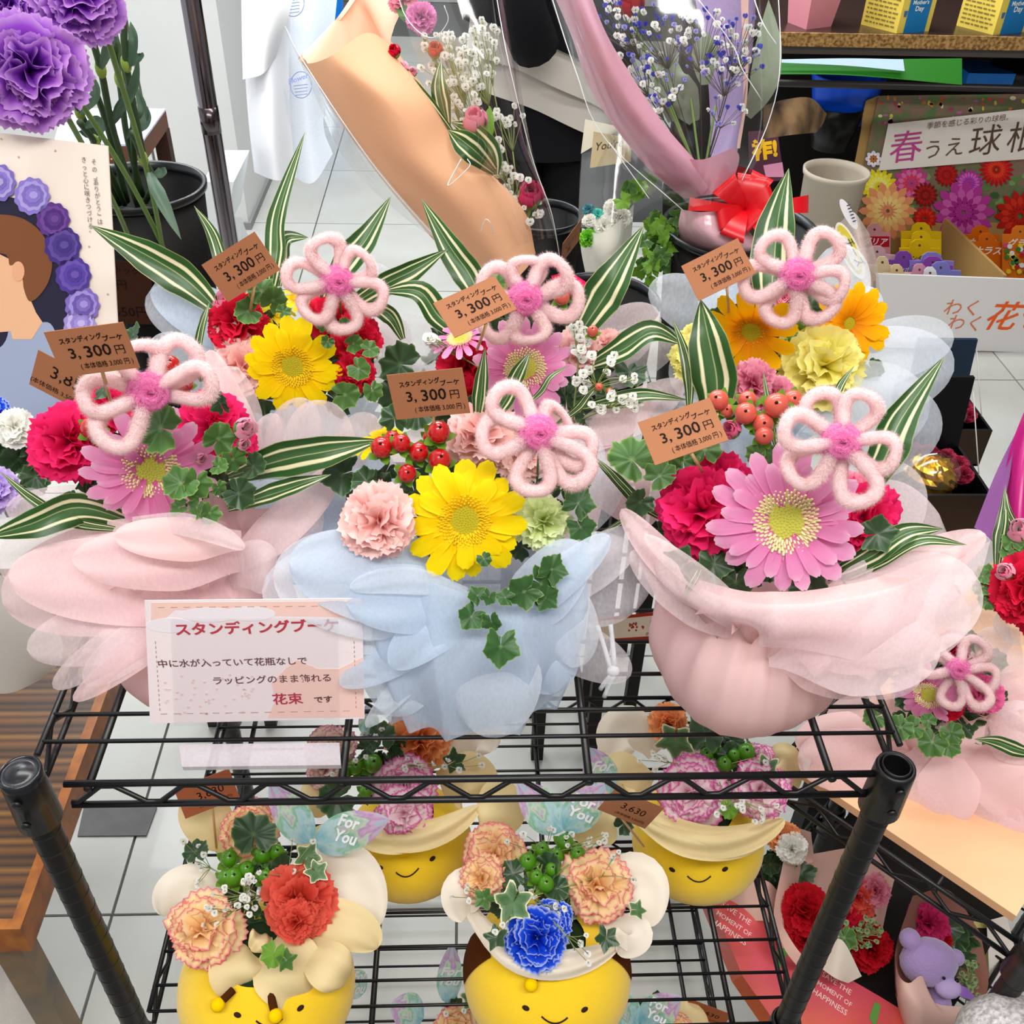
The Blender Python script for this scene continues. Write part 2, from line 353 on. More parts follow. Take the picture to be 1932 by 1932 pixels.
def leaf(rt, pts, w, m=None, name='striped_leaf', tw=0, fold=.25, nv=22, g=None, mi=0):
    """pointed strap leaf through (px,py,d) points, w = widest half width in photo pixels"""
    C_ = cr([P(*q) for q in pts], nv); TT = np.gradient(C_, axis=0); D = np.array([dep(c) for c in C_]); v = np.linspace(0, 1, nv)
    prof = np.interp(v, [0, .15, .4, .65, .85, .95, 1], [.3, .62, 1, .86, .42, .15, .01]); nu = 9; u = np.linspace(-1, 1, nu); A = np.zeros((nv, nu, 3))
    for j in range(nv):
        t = nz(TT[j]); vd = nz(CAM - C_[j]); s = nz(np.cross(t, vd)); n = np.cross(s, t); a = tw * math.sin(v[j] * 3.1); s, n = s * math.cos(a) + n * math.sin(a), n * math.cos(a) - s * math.sin(a)
        ww = w * D[j] / FPX * prof[j]
        for i in range(nu): A[j, i] = C_[j] + s * u[i] * ww + n * (abs(u[i]) * fold - fold / 2) * ww + n * .08 * ww * math.sin(u[i] * 3 + v[j] * 9)
    gg = g or G(); gg.gridv(A, mi)
    if g: return g
    return mk(name, gg, m or MC['striped_leaf'], rt)
def round_leaf_mesh(seed, lobes=7, deep=.08, teeth=.03, heart=1):
    g = G(); rg = np.random.default_rng(seed); n = 43; th = np.linspace(-np.pi * .97, np.pi * .97, n)
    r = 1 - deep * abs(np.sin(th * lobes / 2)) ** 1.0 * 1.0; r = r * (1 + teeth * np.sign(np.sin(np.arange(n) * 2.2)))
    if heart: r = r * (1 - .45 * sm((abs(th) - 2.5) / .6))
    nv = 6; v = np.linspace(0, 1, nv)[:, None]; R_ = r[None] * v
    x = R_ * np.cos(th) * 1.02 + .35; y = R_ * np.sin(th); z = .12 * R_ ** 2 * np.cos(th * lobes / 2 * 2) + .22 * np.abs(y) ** 1.5 - .16 * x * x + .05 * rg.normal(0, 1, (1, n)) * v ** 3
    g.gridv(np.stack([x, y, z], -1), uv=np.stack([np.repeat(((th / np.pi + 1) / 2)[None], nv, 0), np.repeat(v, n, 1)], -1)); return proto('leaf', g)
LEAFR = [round_leaf_mesh(1, 7, .13), round_leaf_mesh(2, 9, .12, .03), round_leaf_mesh(3, 5, .24, .035), round_leaf_mesh(4, 5, .42, .0, 0)]
def leafat(rt, px, py, d, s, ang, k=0, m=None, tilt=(0, 0), name='leaf'):
    p = P(px, py, d); M = frame(p, nrm(p, *tilt), UP); M = scl(rotz(M, math.radians(ang)), s * d / FPX)
    return inst(name, LEAFR[k], M, rt, m or MC['leaf_green'])
def stem(g, a, b, r=.0012, sag=0, seg=5, mi=0):
    a, b = np.asarray(a), np.asarray(b); m_ = (a + b) / 2 + np.array([0, 0, -sag]); g.tube(cr([a, m_, b], 7), r, seg, mi); return g
BERRY = proto('berry', G().ball((0, 0, 0), (1, 1, 1.12), None, 14, 10, 0).lathe([(.05, 1.25), (.16, 1.12), (.12, 1.05)], None, 6, 1), 2)
_g = G()
for _i in range(5):
    _a = _i * 1.2566; _u = np.linspace(-1, 1, 3)[None]; _v = np.linspace(0, 1, 4)[:, None]; _r = .3 + _v * 1.2; _w = _u * .5 * np.sin(np.pi * (.2 + .75 * _v))
    _g.gridv(np.stack([_r * math.cos(_a) - _w * math.sin(_a), _r * math.sin(_a) + _w * math.cos(_a), -1.0 + .35 * _v ** 2 + 0 * _w], -1))
SEPAL = proto('sepals', _g)
def berries(rt, L_, m, name='berry'):
    for (px, py, d, r, ax, ay) in L_:
        p = P(px, py, d); M = scl(frame(p, nrm(p, ax, ay), UP), r * d / FPX)
        b = inst(name, BERRY, M, rt, [m, MC['berry_tip']]); inst('sepals', SEPAL, M, b, MC['leaf_bright'])
_g = G()
for _i in range(11):
    _a = _i * 2.4; _t = _i / 11; _u = np.linspace(-1, 1, 4)[None]; _v = np.linspace(0, 1, 3)[:, None]; _ti = .3 + 1.35 * _t
    _ph = _u * .7; _r = _v * (.7 + .3 * _t); _X = _r * np.cos(_ph) * math.sin(_ti); _Z = _r * np.cos(_ph) * math.cos(_ti) + .15 * np.sin(3 * _u + _i) * _v; _Y = _r * np.sin(_ph)
    _g.gridv(np.stack([_X * math.cos(_a) - _Y * math.sin(_a), _X * math.sin(_a) + _Y * math.cos(_a), _Z - .3], -1))
_g.ball((0, 0, .12), (.14, .14, .2), None, 6, 4, 1)
BLOS = proto('blossom', _g, 2)
def gyps(rt, blobs, conv, n, r=(5, 9), m=None, name='gypsophila', stemm=None, seed=1, per=1, mlist=None):
    """tiny blossoms on branching stems; blobs = (px,py,rx,ry,d)"""
    rg = np.random.default_rng(seed); g = G(); c = P(*conv); pts = []
    for b in blobs:
        k = max(1, int(n * b[5] if len(b) > 5 else n / len(blobs))); hub = P(b[0] * .75 + conv[0] * .25, b[1] * .75 + conv[1] * .25, b[4] + .01)
        stem(g, c, hub, .0008, 0, 4)
        for _ in range(k):
            a, q = rg.uniform(0, 6.3), math.sqrt(rg.uniform(0, 1)); p = P(b[0] + b[2] * q * math.cos(a), b[1] + b[3] * q * math.sin(a), b[4] + rg.uniform(-.02, .02))
            stem(g, hub, p, .00045, rg.uniform(-.004, .004), 3); pts.append(p)
    s = mk(name, g, stemm or MC['stem_pale'], rt)
    for p in pts:
        d = dep(p); M = scl(frame(p, nrm(p, rg.normal(0, .5), rg.normal(0, .5)), UP), rg.uniform(*r) * d / FPX)
        inst('blossom', BLOS, M, s, [(mlist[rg.integers(len(mlist))] if mlist else (m or MC['blossom_white'])), MC['leaf_bright']])
    return s
def lobe(rt, a, b, c, wpx, m, w0=.45, cup=.25, wave=.05, k=1.6, ph=0., tm=.45, nu=17, nv=20, tw=0, name='wrap_sheet', flat=0):
    """rounded tongue of wrapping sheet bending from a over b to c"""
    A0, B0, C0 = P(*a), P(*b), P(*c); t = np.linspace(0, 1, nv)[:, None]; t = 1 - (1 - t) ** 1.5
    Cc = (1 - t) ** 2 * A0 + 2 * t * (1 - t) * B0 + t * t * C0; TT = 2 * (1 - t) * (B0 - A0) + 2 * t * (C0 - B0); t = t[:, 0]
    D = np.array([dep(x) for x in Cc]); W = wpx * D / FPX
    prof = np.where(t > tm, np.clip(1 - np.clip((t - tm) / (1 - tm), 0, 1) ** 2.3, 0, 1) ** (1 / 2.1), w0 + (1 - w0) * sm(t / tm)); u = np.linspace(-1, 1, nu); Z = np.zeros((nv, nu, 3)); S0 = None
    for j in range(nv):
        T_ = nz(TT[j]); vd = nz(CAM - Cc[j]); s = np.cross(T_, vd)
        if S0 is not None: s = nz(s) * .7 + S0 * .3
        s = nz(s - T_ * (s @ T_)); S0 = s; n = np.cross(s, T_); n = n if n @ vd > 0 else -n
        a_ = tw * (t[j]); s2 = s * math.cos(a_) + n * math.sin(a_); n2 = n * math.cos(a_) - s * math.sin(a_)
        h = cup * .6 * (u * u - .3) * W[j] * (.4 + .6 * t[j]) + wave * W[j] * np.sin(k * np.pi * u + ph + 3 * t[j]) * (.3 + .7 * t[j]) + .008 * W[j] * np.sin(9 * u + 7 * t[j] + ph)
        h = h * prof[j]; Z[j] = Cc[j] + s2 * (u * W[j] * prof[j])[:, None] + n2 * (-h)[:, None]
    return mk(name, G().gridv(Z), m, rt)
def pouch(rt, x, y, prof, m, folds=11, amp=.08, sx=1, sy=1, ph=0, name='wrap_body', seg=72, lean=(0, 0)):
    """gathered pouch standing on the shelf: prof = (radius, height)"""
    pr = cr([(r, z, 0) for r, z in prof], 26)[:, :2]; th = np.linspace(0, 2 * np.pi, seg, endpoint=False); A = np.zeros((26, seg, 3)); z1 = pr[-1, 1]; rg = np.random.default_rng(abs(int(x * 1000)) + 3); f2 = rg.uniform(0, 6, 3)
    for j, (r, z) in enumerate(pr):
        t = j / 25; q = 1 + amp * (.1 + 2.1 * t ** 2.4) * ((.64 - np.abs(np.sin((folds * th + ph + 1.2 * np.sin(2 * th + f2[0]) + t) / 2 * 2))) * 1.1 + .35 * np.sin(5 * th + f2[1] + 2 * t)) + .03 * np.sin(3 * th + f2[2])
        A[j, :, 0] = x + lean[0] * z + r * q * np.cos(th) * sx; A[j, :, 1] = y + lean[1] * z + r * q * np.sin(th) * sy; A[j, :, 2] = z
    g = G().gridv(A, closed=True); g.lathe([(pr[0, 0] * .98, pr[0, 1]), (.001, pr[0, 1] + .001)], T((x, y, 0)), 20); return mk(name, g, m, rt)
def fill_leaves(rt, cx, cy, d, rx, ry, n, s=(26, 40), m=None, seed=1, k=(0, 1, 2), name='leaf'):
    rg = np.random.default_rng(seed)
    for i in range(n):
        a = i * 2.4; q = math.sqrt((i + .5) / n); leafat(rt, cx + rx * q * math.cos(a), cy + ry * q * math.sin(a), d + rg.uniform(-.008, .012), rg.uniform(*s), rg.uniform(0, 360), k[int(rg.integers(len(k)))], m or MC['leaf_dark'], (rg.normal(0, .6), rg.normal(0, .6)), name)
# chenille flower pick
def fuzz(g, pts, r, n, ln, rg, mi=0):
    pts = np.asarray(pts); m_ = len(pts)
    i = rg.integers(0, m_ - 1, n); f = rg.uniform(0, 1, n)[:, None]; c = pts[i] * (1 - f) + pts[i + 1] * f; t = pts[i + 1] - pts[i]; t /= np.linalg.norm(t, axis=1)[:, None] + 1e-9
    q = rg.normal(0, 1, (n, 3)); q -= t * (q * t).sum(1)[:, None]; q /= np.linalg.norm(q, axis=1)[:, None]; s = np.cross(t, q)
    a = c + q * r * .93; b = c + q * (r + ln * rg.uniform(.4, 1.2, n)[:, None]) + t * rg.normal(0, ln * .5, (n, 1)); w_ = ln * .085
    v = np.stack([a - s * w_, a + s * w_, b], 1).reshape(-1, 3); g.add(v, [(3 * j, 3 * j + 1, 3 * j + 2) for j in range(n)], None, mi)
def chen_loop(seed):
    rg = np.random.default_rng(seed); t = np.linspace(0, 1, 34); a = (t - .5) * 2 * np.pi; L_ = 1.0
    x = .12 + .88 * (.5 + .5 * np.cos(a)) ** .8; y = .30 * np.sin(a) * (.35 + .65 * (.5 + .5 * np.cos(a))) * 1.25; z = .10 * np.sin(a * .5) + .05 * np.cos(a * 2)
    pts = np.stack([x, y, z], -1); g = G(); r = .112 + .005 * np.sin(np.arange(34) * 1.7); g.tube(pts, r, 12); fuzz(g, pts, .108, 6500, .062, rg); return proto('chenille_loop', g)
CHL = [chen_loop(i) for i in (1, 2, 3)]
def chen_mid():
    rg = np.random.default_rng(5); t = np.linspace(0, 1, 60); a = t * 2 * np.pi * 2.6; r = .06 + .21 * t; pts = np.stack([r * np.cos(a), r * np.sin(a), .22 - .12 * t ** 2], -1)
    g = G(); g.tube(pts, .085, 10); g.ball((0, 0, .06), (.3, .3, .16), None, 18, 10); fuzz(g, pts, .082, 7000, .07, rg); return proto('chenille_centre', g)
CHM = chen_mid()
def chenille(px, py, d, R, label, tilt=(0, 0), spin=0, base=None, angs=None, lens=None):
    p = P(px, py, d); M = rotz(frame(p, nrm(p, *tilt), UP), math.radians(spin)); S = R * d / FPX
    rt = root('chenille_flower_pick', label, 'flower pick', p - np.array([0, 0, .09]) if base is None else base, 'pink chenille flower picks')
    rg = np.random.default_rng(abs(int(px))); angs = angs or [72 * i for i in range(5)]
    for i, a in enumerate(angs):
        l = lens[i] if lens else rg.uniform(.92, 1.04); Q = rotz(M, math.radians(a)); ti = rg.normal(0, .12); ry = np.eye(4); ry[0, 0] = ry[2, 2] = math.cos(ti); ry[0, 2] = math.sin(ti); ry[2, 0] = -math.sin(ti)
        inst('chenille_loop', CHL[i % 3], scl(Q @ ry, S * l, S * rg.uniform(.92, 1.1), S), rt, MC['chenille_pale'])
    inst('chenille_centre', CHM, scl(M, S), rt, MC['chenille_hot'])
    b = p - M[:3, 2] * S * .1; g = G(); dn = -nz(CAM - p); g.tube(cr([b, b + dn * .05, b + dn * .09 + [0, 0, -.05]], 8), .0011, 6); mk('wire_stem', g, MC['wire_green'], rt); return rt
def card(tl, tr, bl, d, lines, label, group='brown price cards', ratio=1.52, stick=None, name='price_card', col='card_brown', stickd=.02):
    """price card on a stick: three photo corners, the tilt found so that the card is a true rectangle"""
    def F(q): a = P(*tl, d); b = P(*tr, d + q[0]); c = P(*bl, d + q[1]); e, h = b - a, c - a; return np.array([e @ h * 200, (np.linalg.norm(e) / np.linalg.norm(h) - ratio) * .5])
    best = None
    for s0 in (-.01, 0, .01, .02):
        for s1 in (.0, .01, .02, .03, .04):
            q = np.array([s0, s1])
            for _ in range(14):
                f0 = F(q); J = np.stack([(F(q + e) - f0) / 1e-5 for e in (np.array([1e-5, 0]), np.array([0, 1e-5]))], 1); st = np.linalg.lstsq(J, f0, rcond=None)[0]; st = np.clip(st, -.01, .01); q = np.clip(q - st, -.05, .06)
            e = np.abs(F(q)).sum() + .002 * np.abs(q).sum()
            if best is None or e < best[0]: best = (e, q)
    q = best[1]; a = P(*tl, d); b = P(*tr, d + q[0]); c = P(*bl, d + q[1]); ex, ey = b - a, a - c; n = nz(np.cross(ex, ey)); bm = c + ex * .5
    rt = root(name, label, 'price card', bm, group); g = G(); g.prism([c, b - ey, b, a], -n * .0006); mk('card', g, MC[col], rt, False)
    for (t, x0, x1, y, k) in lines: text(t, c + ex * x0 + ey * y + n * .0003, c + ex * x1 + ey * (y + k.pop('dy', 0)) + n * .0003, n, MC['ink'], rt, **k)
    if stick is not False:
        s0 = bm - n * .0018 + ey * .3; s1 = P(*stick) if stick else bm + nz(-ey) * .05; g = G().tube([s0, bm - n * .0018, s1], .0013, 6); mk('stick', g, MC['bamboo'], rt)
    return rt
def L3300(): return [('スタンディング', .14, .68, .70, dict(bold=.02, dy=.03, sy=1.15)), ('ブーケ', .68, .93, .66, dict(bold=.02, sy=1.)), ('3,', .2, .33, .34, dict(bold=.012)), ('300', .40, .73, .36, dict(bold=.012)), ('円', .78, .90, .36, dict(bold=0)), ('( 本体価格 3,000 円 )', .28, .95, .1, dict(bold=.003, sy=1.3))]
def L3630(): return [('3,630', .32, .8, .36, dict(bold=.0)), ('(本体価格 3,300円)', .3, .9, .12, dict())]
# ---------------------------------------------------------------- materials by name
mat('disc_green', '#bcbc4c', .8, col2='#d4c858', noise=.6, nscale=90)
mat('disc_tips', '#f4e8b4', .8, col2='#e8c894', noise=.5, nscale=300)
mat('disc_yellow', '#a8a018', .8, col2='#c8b020', noise=.6, nscale=90); mat('disc_tips_yellow', '#f2cf10', .8, col2='#c89408', noise=.55, nscale=300)
mat('stem_green', '#6f8f4a', .5); mat('stem_pale', '#8d9a5c', .6); mat('wire_green', '#6b7f45', .4)
mat('gerbera_pink', ramp=[(0, '#e060a6'), (.35, '#f48ac6'), (.85, '#fba6d6'), (1, '#fcc8e4')], trl=.3, rough=.6, spec=.2, bump=.3, bscale=500)
mat('gerbera_yellow', ramp=[(0, '#f0b800'), (.4, '#ffd800'), (1, '#ffe60c')], trl=.3, rough=.6, spec=.15)
mat('gerbera_orange', ramp=[(0, '#f08c00'), (.4, '#ffab00'), (1, '#ffc40a')], trl=.3, rough=.6, spec=.15)
def cm(name, r): return mat(name, ramp=r, trl=.32, rough=.75, spec=.1)
cm('carn_red', [(0, '#a8003c'), (.5, '#dc0c58'), (1, '#f03074')]); cm('carn_crimson', [(0, '#8c0018'), (.5, '#cc0c30'), (1, '#e42448')])
cm('carn_pink', [(0, '#f09a96'), (.5, '#f8bcb6'), (1, '#fdd8d4')]); cm('carn_green', [(0, '#c8d870'), (.5, '#dcec9a'), (1, '#eef6c6')])
cm('carn_yellow', [(0, '#e8dc40'), (.5, '#f6ec70'), (1, '#fbf4a0')]); cm('carn_rose', [(0, '#b83868'), (.5, '#dc6890'), (1, '#f4a6bc')])
cm('carn_violet', [(0, '#3a0866'), (.45, '#7a24b0'), (.8, '#a252d0'), (1, '#d6a4e8')]); cm('carn_mauve', [(0, '#8858c0'), (.6, '#b088e0'), (1, '#d8c4f4')])
cm('carn_salmon', [(0, '#b82818'), (.6, '#dc4838'), (1, '#ee6a58')]); cm('carn_blue', [(0, '#0018a0'), (.6, '#0838d0'), (.9, '#2058e8'), (1, '#c8d8ff')])
cm('carn_peach', [(0, '#f6aa68'), (.5, '#fcd496'), (.88, '#fee8b4'), (.95, '#f8c0a8'), (1, '#e4587e')]); cm('carn_picotee', [(0, '#ee90ba'), (.45, '#fbdce4'), (.87, '#fcecee'), (.95, '#ec8cc2'), (1, '#d850a6')])
cm('carn_orange', [(0, '#d86828'), (.6, '#f09050'), (1, '#f8b078')]); cm('carn_cloud', [(0, '#e8a0b0'), (.6, '#f4dcd8'), (.9, '#f8ecd8'), (1, '#d870a0')])
cm('carn_white', [(0, '#e0e0d0'), (1, '#fbfbf6')]); cm('rose_red', [(0, '#5c0008'), (.6, '#a80818'), (1, '#c81828')]); cm('rose_magenta', [(0, '#a80848'), (1, '#dc3878')])
cm('bud_pink', [(0, '#fdeef2'), (.6, '#fbd4e0'), (1, '#f49cbc')]); cm('lilac_plush', [(0, '#a890c8'), (1, '#b8a0d8')])
mat('striped_leaf', axis='u', trl=.2, rough=.35, spec=.4, wave=(3, .05), ramp=[(0, '#c8cc90'), (.03, '#20441a'), (.2, '#2c5426'), (.235, '#ebe7bc'), (.275, '#ebe7bc'), (.3, '#335c2c'), (.5, '#466a40'), (.53, '#b4bc88'), (.55, '#3a6234'), (.68, '#2f5828'), (.71, '#ece8c0'), (.79, '#e8e4b8'), (.82, '#2c5626'), (.97, '#2f5a28'), (1, '#b0b878')])
mat('leaf_green', ramp=[(0, '#7f9f5a'), (.2, '#3c6a24'), (.9, '#4a7a2c'), (1, '#88a850')], rough=.4, spec=.35, trl=.15, noise=.25, nscale=120)
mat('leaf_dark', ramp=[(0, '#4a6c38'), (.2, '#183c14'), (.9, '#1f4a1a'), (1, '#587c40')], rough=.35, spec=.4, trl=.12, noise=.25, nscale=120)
mat('leaf_bright', '#6c9c30', .5, trl=.2, noise=.3, nscale=150); mat('leaf_grey', '#5d7560', .5, trl=.1, noise=.3, nscale=100)
mat('ivy_leaf', ramp=[(0, '#5a7c50'), (.6, '#4a6e44'), (.86, '#6c8a5c'), (.93, '#dcdcb8'), (1, '#e8e8c8')], rough=.4, spec=.3, trl=.1)
mat('berry_tip', '#2a0a08', .6); mat('berry_red', '#b80c12', .22, .6, coat=.5, noise=.15, nscale=40); mat('berry_coral', '#b82430', .3, .5, coat=.4, col2='#dc7458', nscale=60); mat('berry_green', '#4c8a10', .3, .5, coat=.3, noise=.3, nscale=80)
mat('blossom_white', '#f6f6f2', .7, trl=.3); mat('blossom_blue', '#4a4cd0', .7, trl=.3); mat('blossom_lilac', '#a8a4e4', .7, trl=.3)
mat('chenille_pale', '#fff2f2', .9, .1, trl=.45, col2='#ffe4e6', nscale=300); mat('chenille_hot', '#ff9cd8', .9, .1, trl=.45, col2='#ffbce6', nscale=300)
mat('card_brown', '#a06a4a', .7, .15, noise=.06, nscale=30); mat('card_orange', '#ac6242', .7, .15); mat('ink', '#1c1210', .7, .1); mat('bamboo', '#d8b47c', .6, noise=.2)
mat('organza_pink', '#f9dcde', .5, .3, trl=.38, alpha=.74, bump=.12, bscale=900); mat('organza_pink_pale', '#fbeaee', .5, .35, trl=.4, alpha=.52, bump=.12, bscale=900)
mat('organza_pink_solid', '#f8d4d4', .55, .25, trl=.3, bump=.1, bscale=900)
mat('organza_blue', '#cfdff2', .45, .35, trl=.38, alpha=.7, bump=.12, bscale=900); mat('organza_blue_pale', '#e6eef8', .45, .4, trl=.4, alpha=.5, bump=.12, bscale=900)
mat('organza_blue_solid', '#d2deea', .5, .3, trl=.3, alpha=.9); mat('organza_grey', '#ece8ee', .45, .4, trl=.35, alpha=.45, bump=.12, bscale=900)
mat('paper_cream', '#f0dca8', .6, .2, trl=.2, bump=.2, bscale=80); mat('paper_ivory', '#f8efe0', .6, .25, trl=.25); mat('paper_peach', '#f3bf97', .5, .3, trl=.2); mat('paper_peach_in', '#fbcfb2', .5, .3, trl=.2)
mat('paper_rose', '#d9a0b4', .5, .3, trl=.2); mat('paper_lilac', '#b8a0d0', .5, .3, trl=.25, alpha=.8); mat('paper_blush', '#ecc4b8', .6, .2, trl=.15)
mat('black_steel', '#0d0d10', .38, .5, noise=.2, nscale=40); mat('black_plastic', '#050506', .5, .2); mat('rim_plastic', '#10141a', .3, .5)
mat('chrome', '#7c767c', .14, .5, metal=1); mat('acrylic', '#f4f6fa', .05, .6, alpha=.28)
mat('plush_yellow', '#f8cf28', .95, .1, sheen=.4, noise=.08, nscale=25, bump=.3, bscale=1500); mat('plush_gold', '#ffcf00', .95, .1); mat('plush_brown', '#4a2408', .95, .1, bump=.3, bscale=1500); mat('stitch', '#2c1408', .8)
# ---------------------------------------------------------------- setting
FZ = -0.95
tile_m = mat('floor_tile', '#c2c3bf', .3, .4, noise=.35, nscale=5, coat=.1, col2='#aaa69c'); grout = plain('#6c6c6a', .9)
fl = mk('floor', G().box((-3.4, -1.4, FZ - .06), (4.6, 7.6, FZ - .006)), grout, None, False, kind='structure')
tm = proto('tile', G().box((-.2975, -.2975, -.012), (.2975, .2975, 0)), 1, False)
for i in range(-5, 8):
    for j in range(-2, 9): inst('tile', tm, T((-.27 + .3 + .6 * i, 2.22 + .3 + .6 * (j - 1) - .6, FZ + .0005 * ((i * 7 + j * 3) % 3))), fl, tile_m)
wp = plain('#dcdcda', .7)
mk('wall_back', G().box((-3.4, 7.4, FZ), (4.6, 7.5, 2.3)), plain('#c8c8c6', .8), None, False, kind='structure')
mk('light_block_front', G().box((-3.4, -1.5, FZ), (4.6, -1.4, 2.3)), plain('#9c9690', .8), None, False, kind='structure')  # unseen slab added behind the camera to cut the low ambient light
mk('ceiling', G().box((-3.4, -1.5, 2.3), (4.6, 7.5, 2.4)), plain('#e4e4e0', .8), None, False, kind='structure')
mk('wall_right', G().box((4.5, -1.4, FZ), (4.6, 7.4, 2.3)), plain('#b8b6b2', .8), None, False, kind='structure')
# white column with a recessed joint
x1 = PZ(470, 432, FZ)
cx, cy = x1[0], x1[1]
col_ = mk('wall_left', G().box((-3.4, cy, FZ), (cx - .33, cy + .75, 1.05)).box((cx - .33, cy + .012, FZ), (cx - .318, cy + .7, 1.05), mi=1).box((cx - .318, cy, FZ + .02), (cx, cy + .75, 1.05)), [mat('column_white', '#dfe0e0', .55, noise=.06, nscale=5), plain('#77736f')], None, False, kind='structure')
mk('baseboard_left', G().box((-3.4, cy - .012, FZ), (cx + .012, cy + .76, FZ + .03)), plain('#8d8d8c'), None, False, kind='structure')
# ---------------------------------------------------------------- wire racks
BS = MC['black_steel']
def wire_shelf(rt, O, ex, ey, Wd, Dp, ys, xs, z, name='shelf', thin=.0021, truss=True):
    """O = front left corner, ex/ey along the width and the depth"""
    O = np.asarray(O, float); L3 = lambda x, y, zz=0: O + ex * x + ey * y + np.array([0, 0, z + zz]); g = G()
    for (a, b) in (((.016, 0), (Wd - .016, 0)), ((.016, Dp), (Wd - .016, Dp)), ((-.016, .03), (-.016, Dp - .02)), ((Wd + .016, .03), (Wd + .016, Dp - .02))):
        for zz in (0, -.029): g.tube([L3(*a, zz), L3(*b, zz)], .0031, 8)
        n = int(round(np.hypot(b[0] - a[0], b[1] - a[1]) / .071)); pts = []
        for i in range(n * 2 + 1):
            t = i / (n * 2); zz = -.004 if i % 2 else -.0255
            for dt in (-.009, .009):
                tt = min(max(t + dt, 0), 1); pts.append(L3(a[0] + (b[0] - a[0]) * tt, a[1] + (b[1] - a[1]) * tt, zz))
        g.tube(pts, .0024, 6)
    fr = mk(name, g, BS, rt)
    for y in ys: mk('wire', G().tube([L3(-.016, y, .001), L3(Wd + .016, y, .001)], thin, 6), BS, fr)
    for x in xs: mk('cross_wire', G().tube([L3(x, -.003, -.0045), L3(x, Dp + .003, -.0045)], .0036, 7), BS, fr)
    return fr
def post(rt, p, z0, z1, cap, shelves, lab=None):
    x, y = p[:2]; g = G(); g.lathe([(.0127, z0), (.0127, z1 - .004), (.0124, z1), (.0112, z1), (.0108, z1 - .002), (.0108, z1 - .05), (.001, z1 - .05)], T((x, y, 0)), 28)
    zz = z1 - .075
    while zz > z0: g.lathe([(.0127, zz - .0009), (.01305, zz - .0006), (.01305, zz + .0006), (.0127, zz + .0009)], T((x, y, 0)), 28); zz -= .0254
    o = mk('post', g, BS, rt)
    for s in shelves: mk('collar', G().lathe([(.013, s - .048), (.0185, s - .048), (.0172, s + .007), (.0165, s + .010), (.0145, s + .0105), (.0132, s + .009)], T((x, y, 0)), 28).tube([(x, y - .018, s - .001), (x, y - .021, s - .001)], .004, 8).tube([(x, y - .019, s - .029), (x, y - .022, s - .029)], .004, 8), BS, o)
    if cap: mk('cap', G().lathe([(.0172, z1 - .004), (.0176, z1 + .004), (.0158, z1 + .006), (.015, z1 + .0035), (.0145, z1 + .003), (.010, z1 + .0055), (.005, z1 + .007), (.0005, z1 + .0072)], T((x, y, 0)), 28), mat('cap_plastic', '#15171f', .25, .6), o)
    return o
EX, EY = np.array([1., 0, 0]), np.array([0, 1., 0])
ys = [.043, .073, .115, .157, .2, .243, .285, .327, .37, .41, .45]; ys2 = [.03, .06, .101, .145, .187, .23, .272, .315, .357, .4, .44]
rk = root('wire_rack', 'black wire shelving rack holding the wrapped bouquets and the yellow bee pots', 'rack', (.35, .24, FZ))
XW, DW = .718, .49
wire_shelf(rk, (0, 0, 0), EX, EY, XW, DW, ys, [.035, .245, .455, .665], 0)
wire_shelf(rk, (0, 0, 0), EX, EY, XW, DW, ys2, [.035, .24, .45, .658], -.472)
wire_shelf(rk, (0, 0, 0), EX, EY, XW, DW, ys2[::2] + [.12, .21, .3], [.035, .203, .45, .69], -.86)
for i, (x, y, c) in enumerate(((-.016, 0, 1), (XW, 0, 0), (-.016, DW, 1), (XW, DW, 1))): post(rk, (x, y), FZ, .012, c, (0, -.472, -.86))
# second rack, turned, with the peach board
a2, b2 = PZ(1500, 1490, -.3), PZ(1932, 1785, -.3); e2 = nz(b2 - a2); f2 = np.array([-e2[1], e2[0], 0])
rk2 = root('wire_rack', 'black wire rack standing askew at the right with a peach board on top', 'rack', a2 + e2 * .2 + f2 * .2 + [0, 0, FZ + .3])
O2 = a2 - e2 * .02; W2 = np.linalg.norm(b2 - O2) + .01
wire_shelf(rk2, O2 - [0, 0, O2[2]], e2, f2, W2, .45, [.1, .2, .3, .4], [.2, .4], -.3)
wire_shelf(rk2, O2 - [0, 0, O2[2]], e2, f2, W2, .45, [.05, .1, .15, .2, .25, .3, .35, .4], [.1, .3, .5], -.68)
for (x, y) in ((0, .3), (W2, 0), (0, .45), (W2, .45)): q = O2 + e2 * x + f2 * y; post(rk2, q, FZ, -.285, 1, (-.3, -.68))
g = G(); q = O2 + e2 * .02 + f2 * .012; q[2] = -.292; M = np.eye(4); M[:3, 0] = e2; M[:3, 1] = f2; M[:3, 3] = q
mk('board', g.box((0, 0, 0), (W2 - .05, .62, .012), M), mat('peach_board', '#efb98e', .45, .35), rk2, False)
g = G(); q = q.copy(); q[2] = -.672; M = M.copy(); M[:3, 3] = q
mk('dark_sheet', g.box((0, 0, 0), (W2 - .05, .43, .006), M), plain('#15110f'), rk2, False)  # near-black sheet added to darken the shaded space below the board
# grey patch on the floor
pts = [PZ(x, y, FZ + .004) for x, y in ((158, 1522), (296, 1522), (276, 1576), (146, 1577))]
tag(mk('floor_patch', G().prism(pts, (0, 0, -.0025)), mat('grey_rubber', '#707072', .8, noise=.3, nscale=30), None, False), 'worn grey rubber patch lying on the pale floor left of the rack', 'mat')
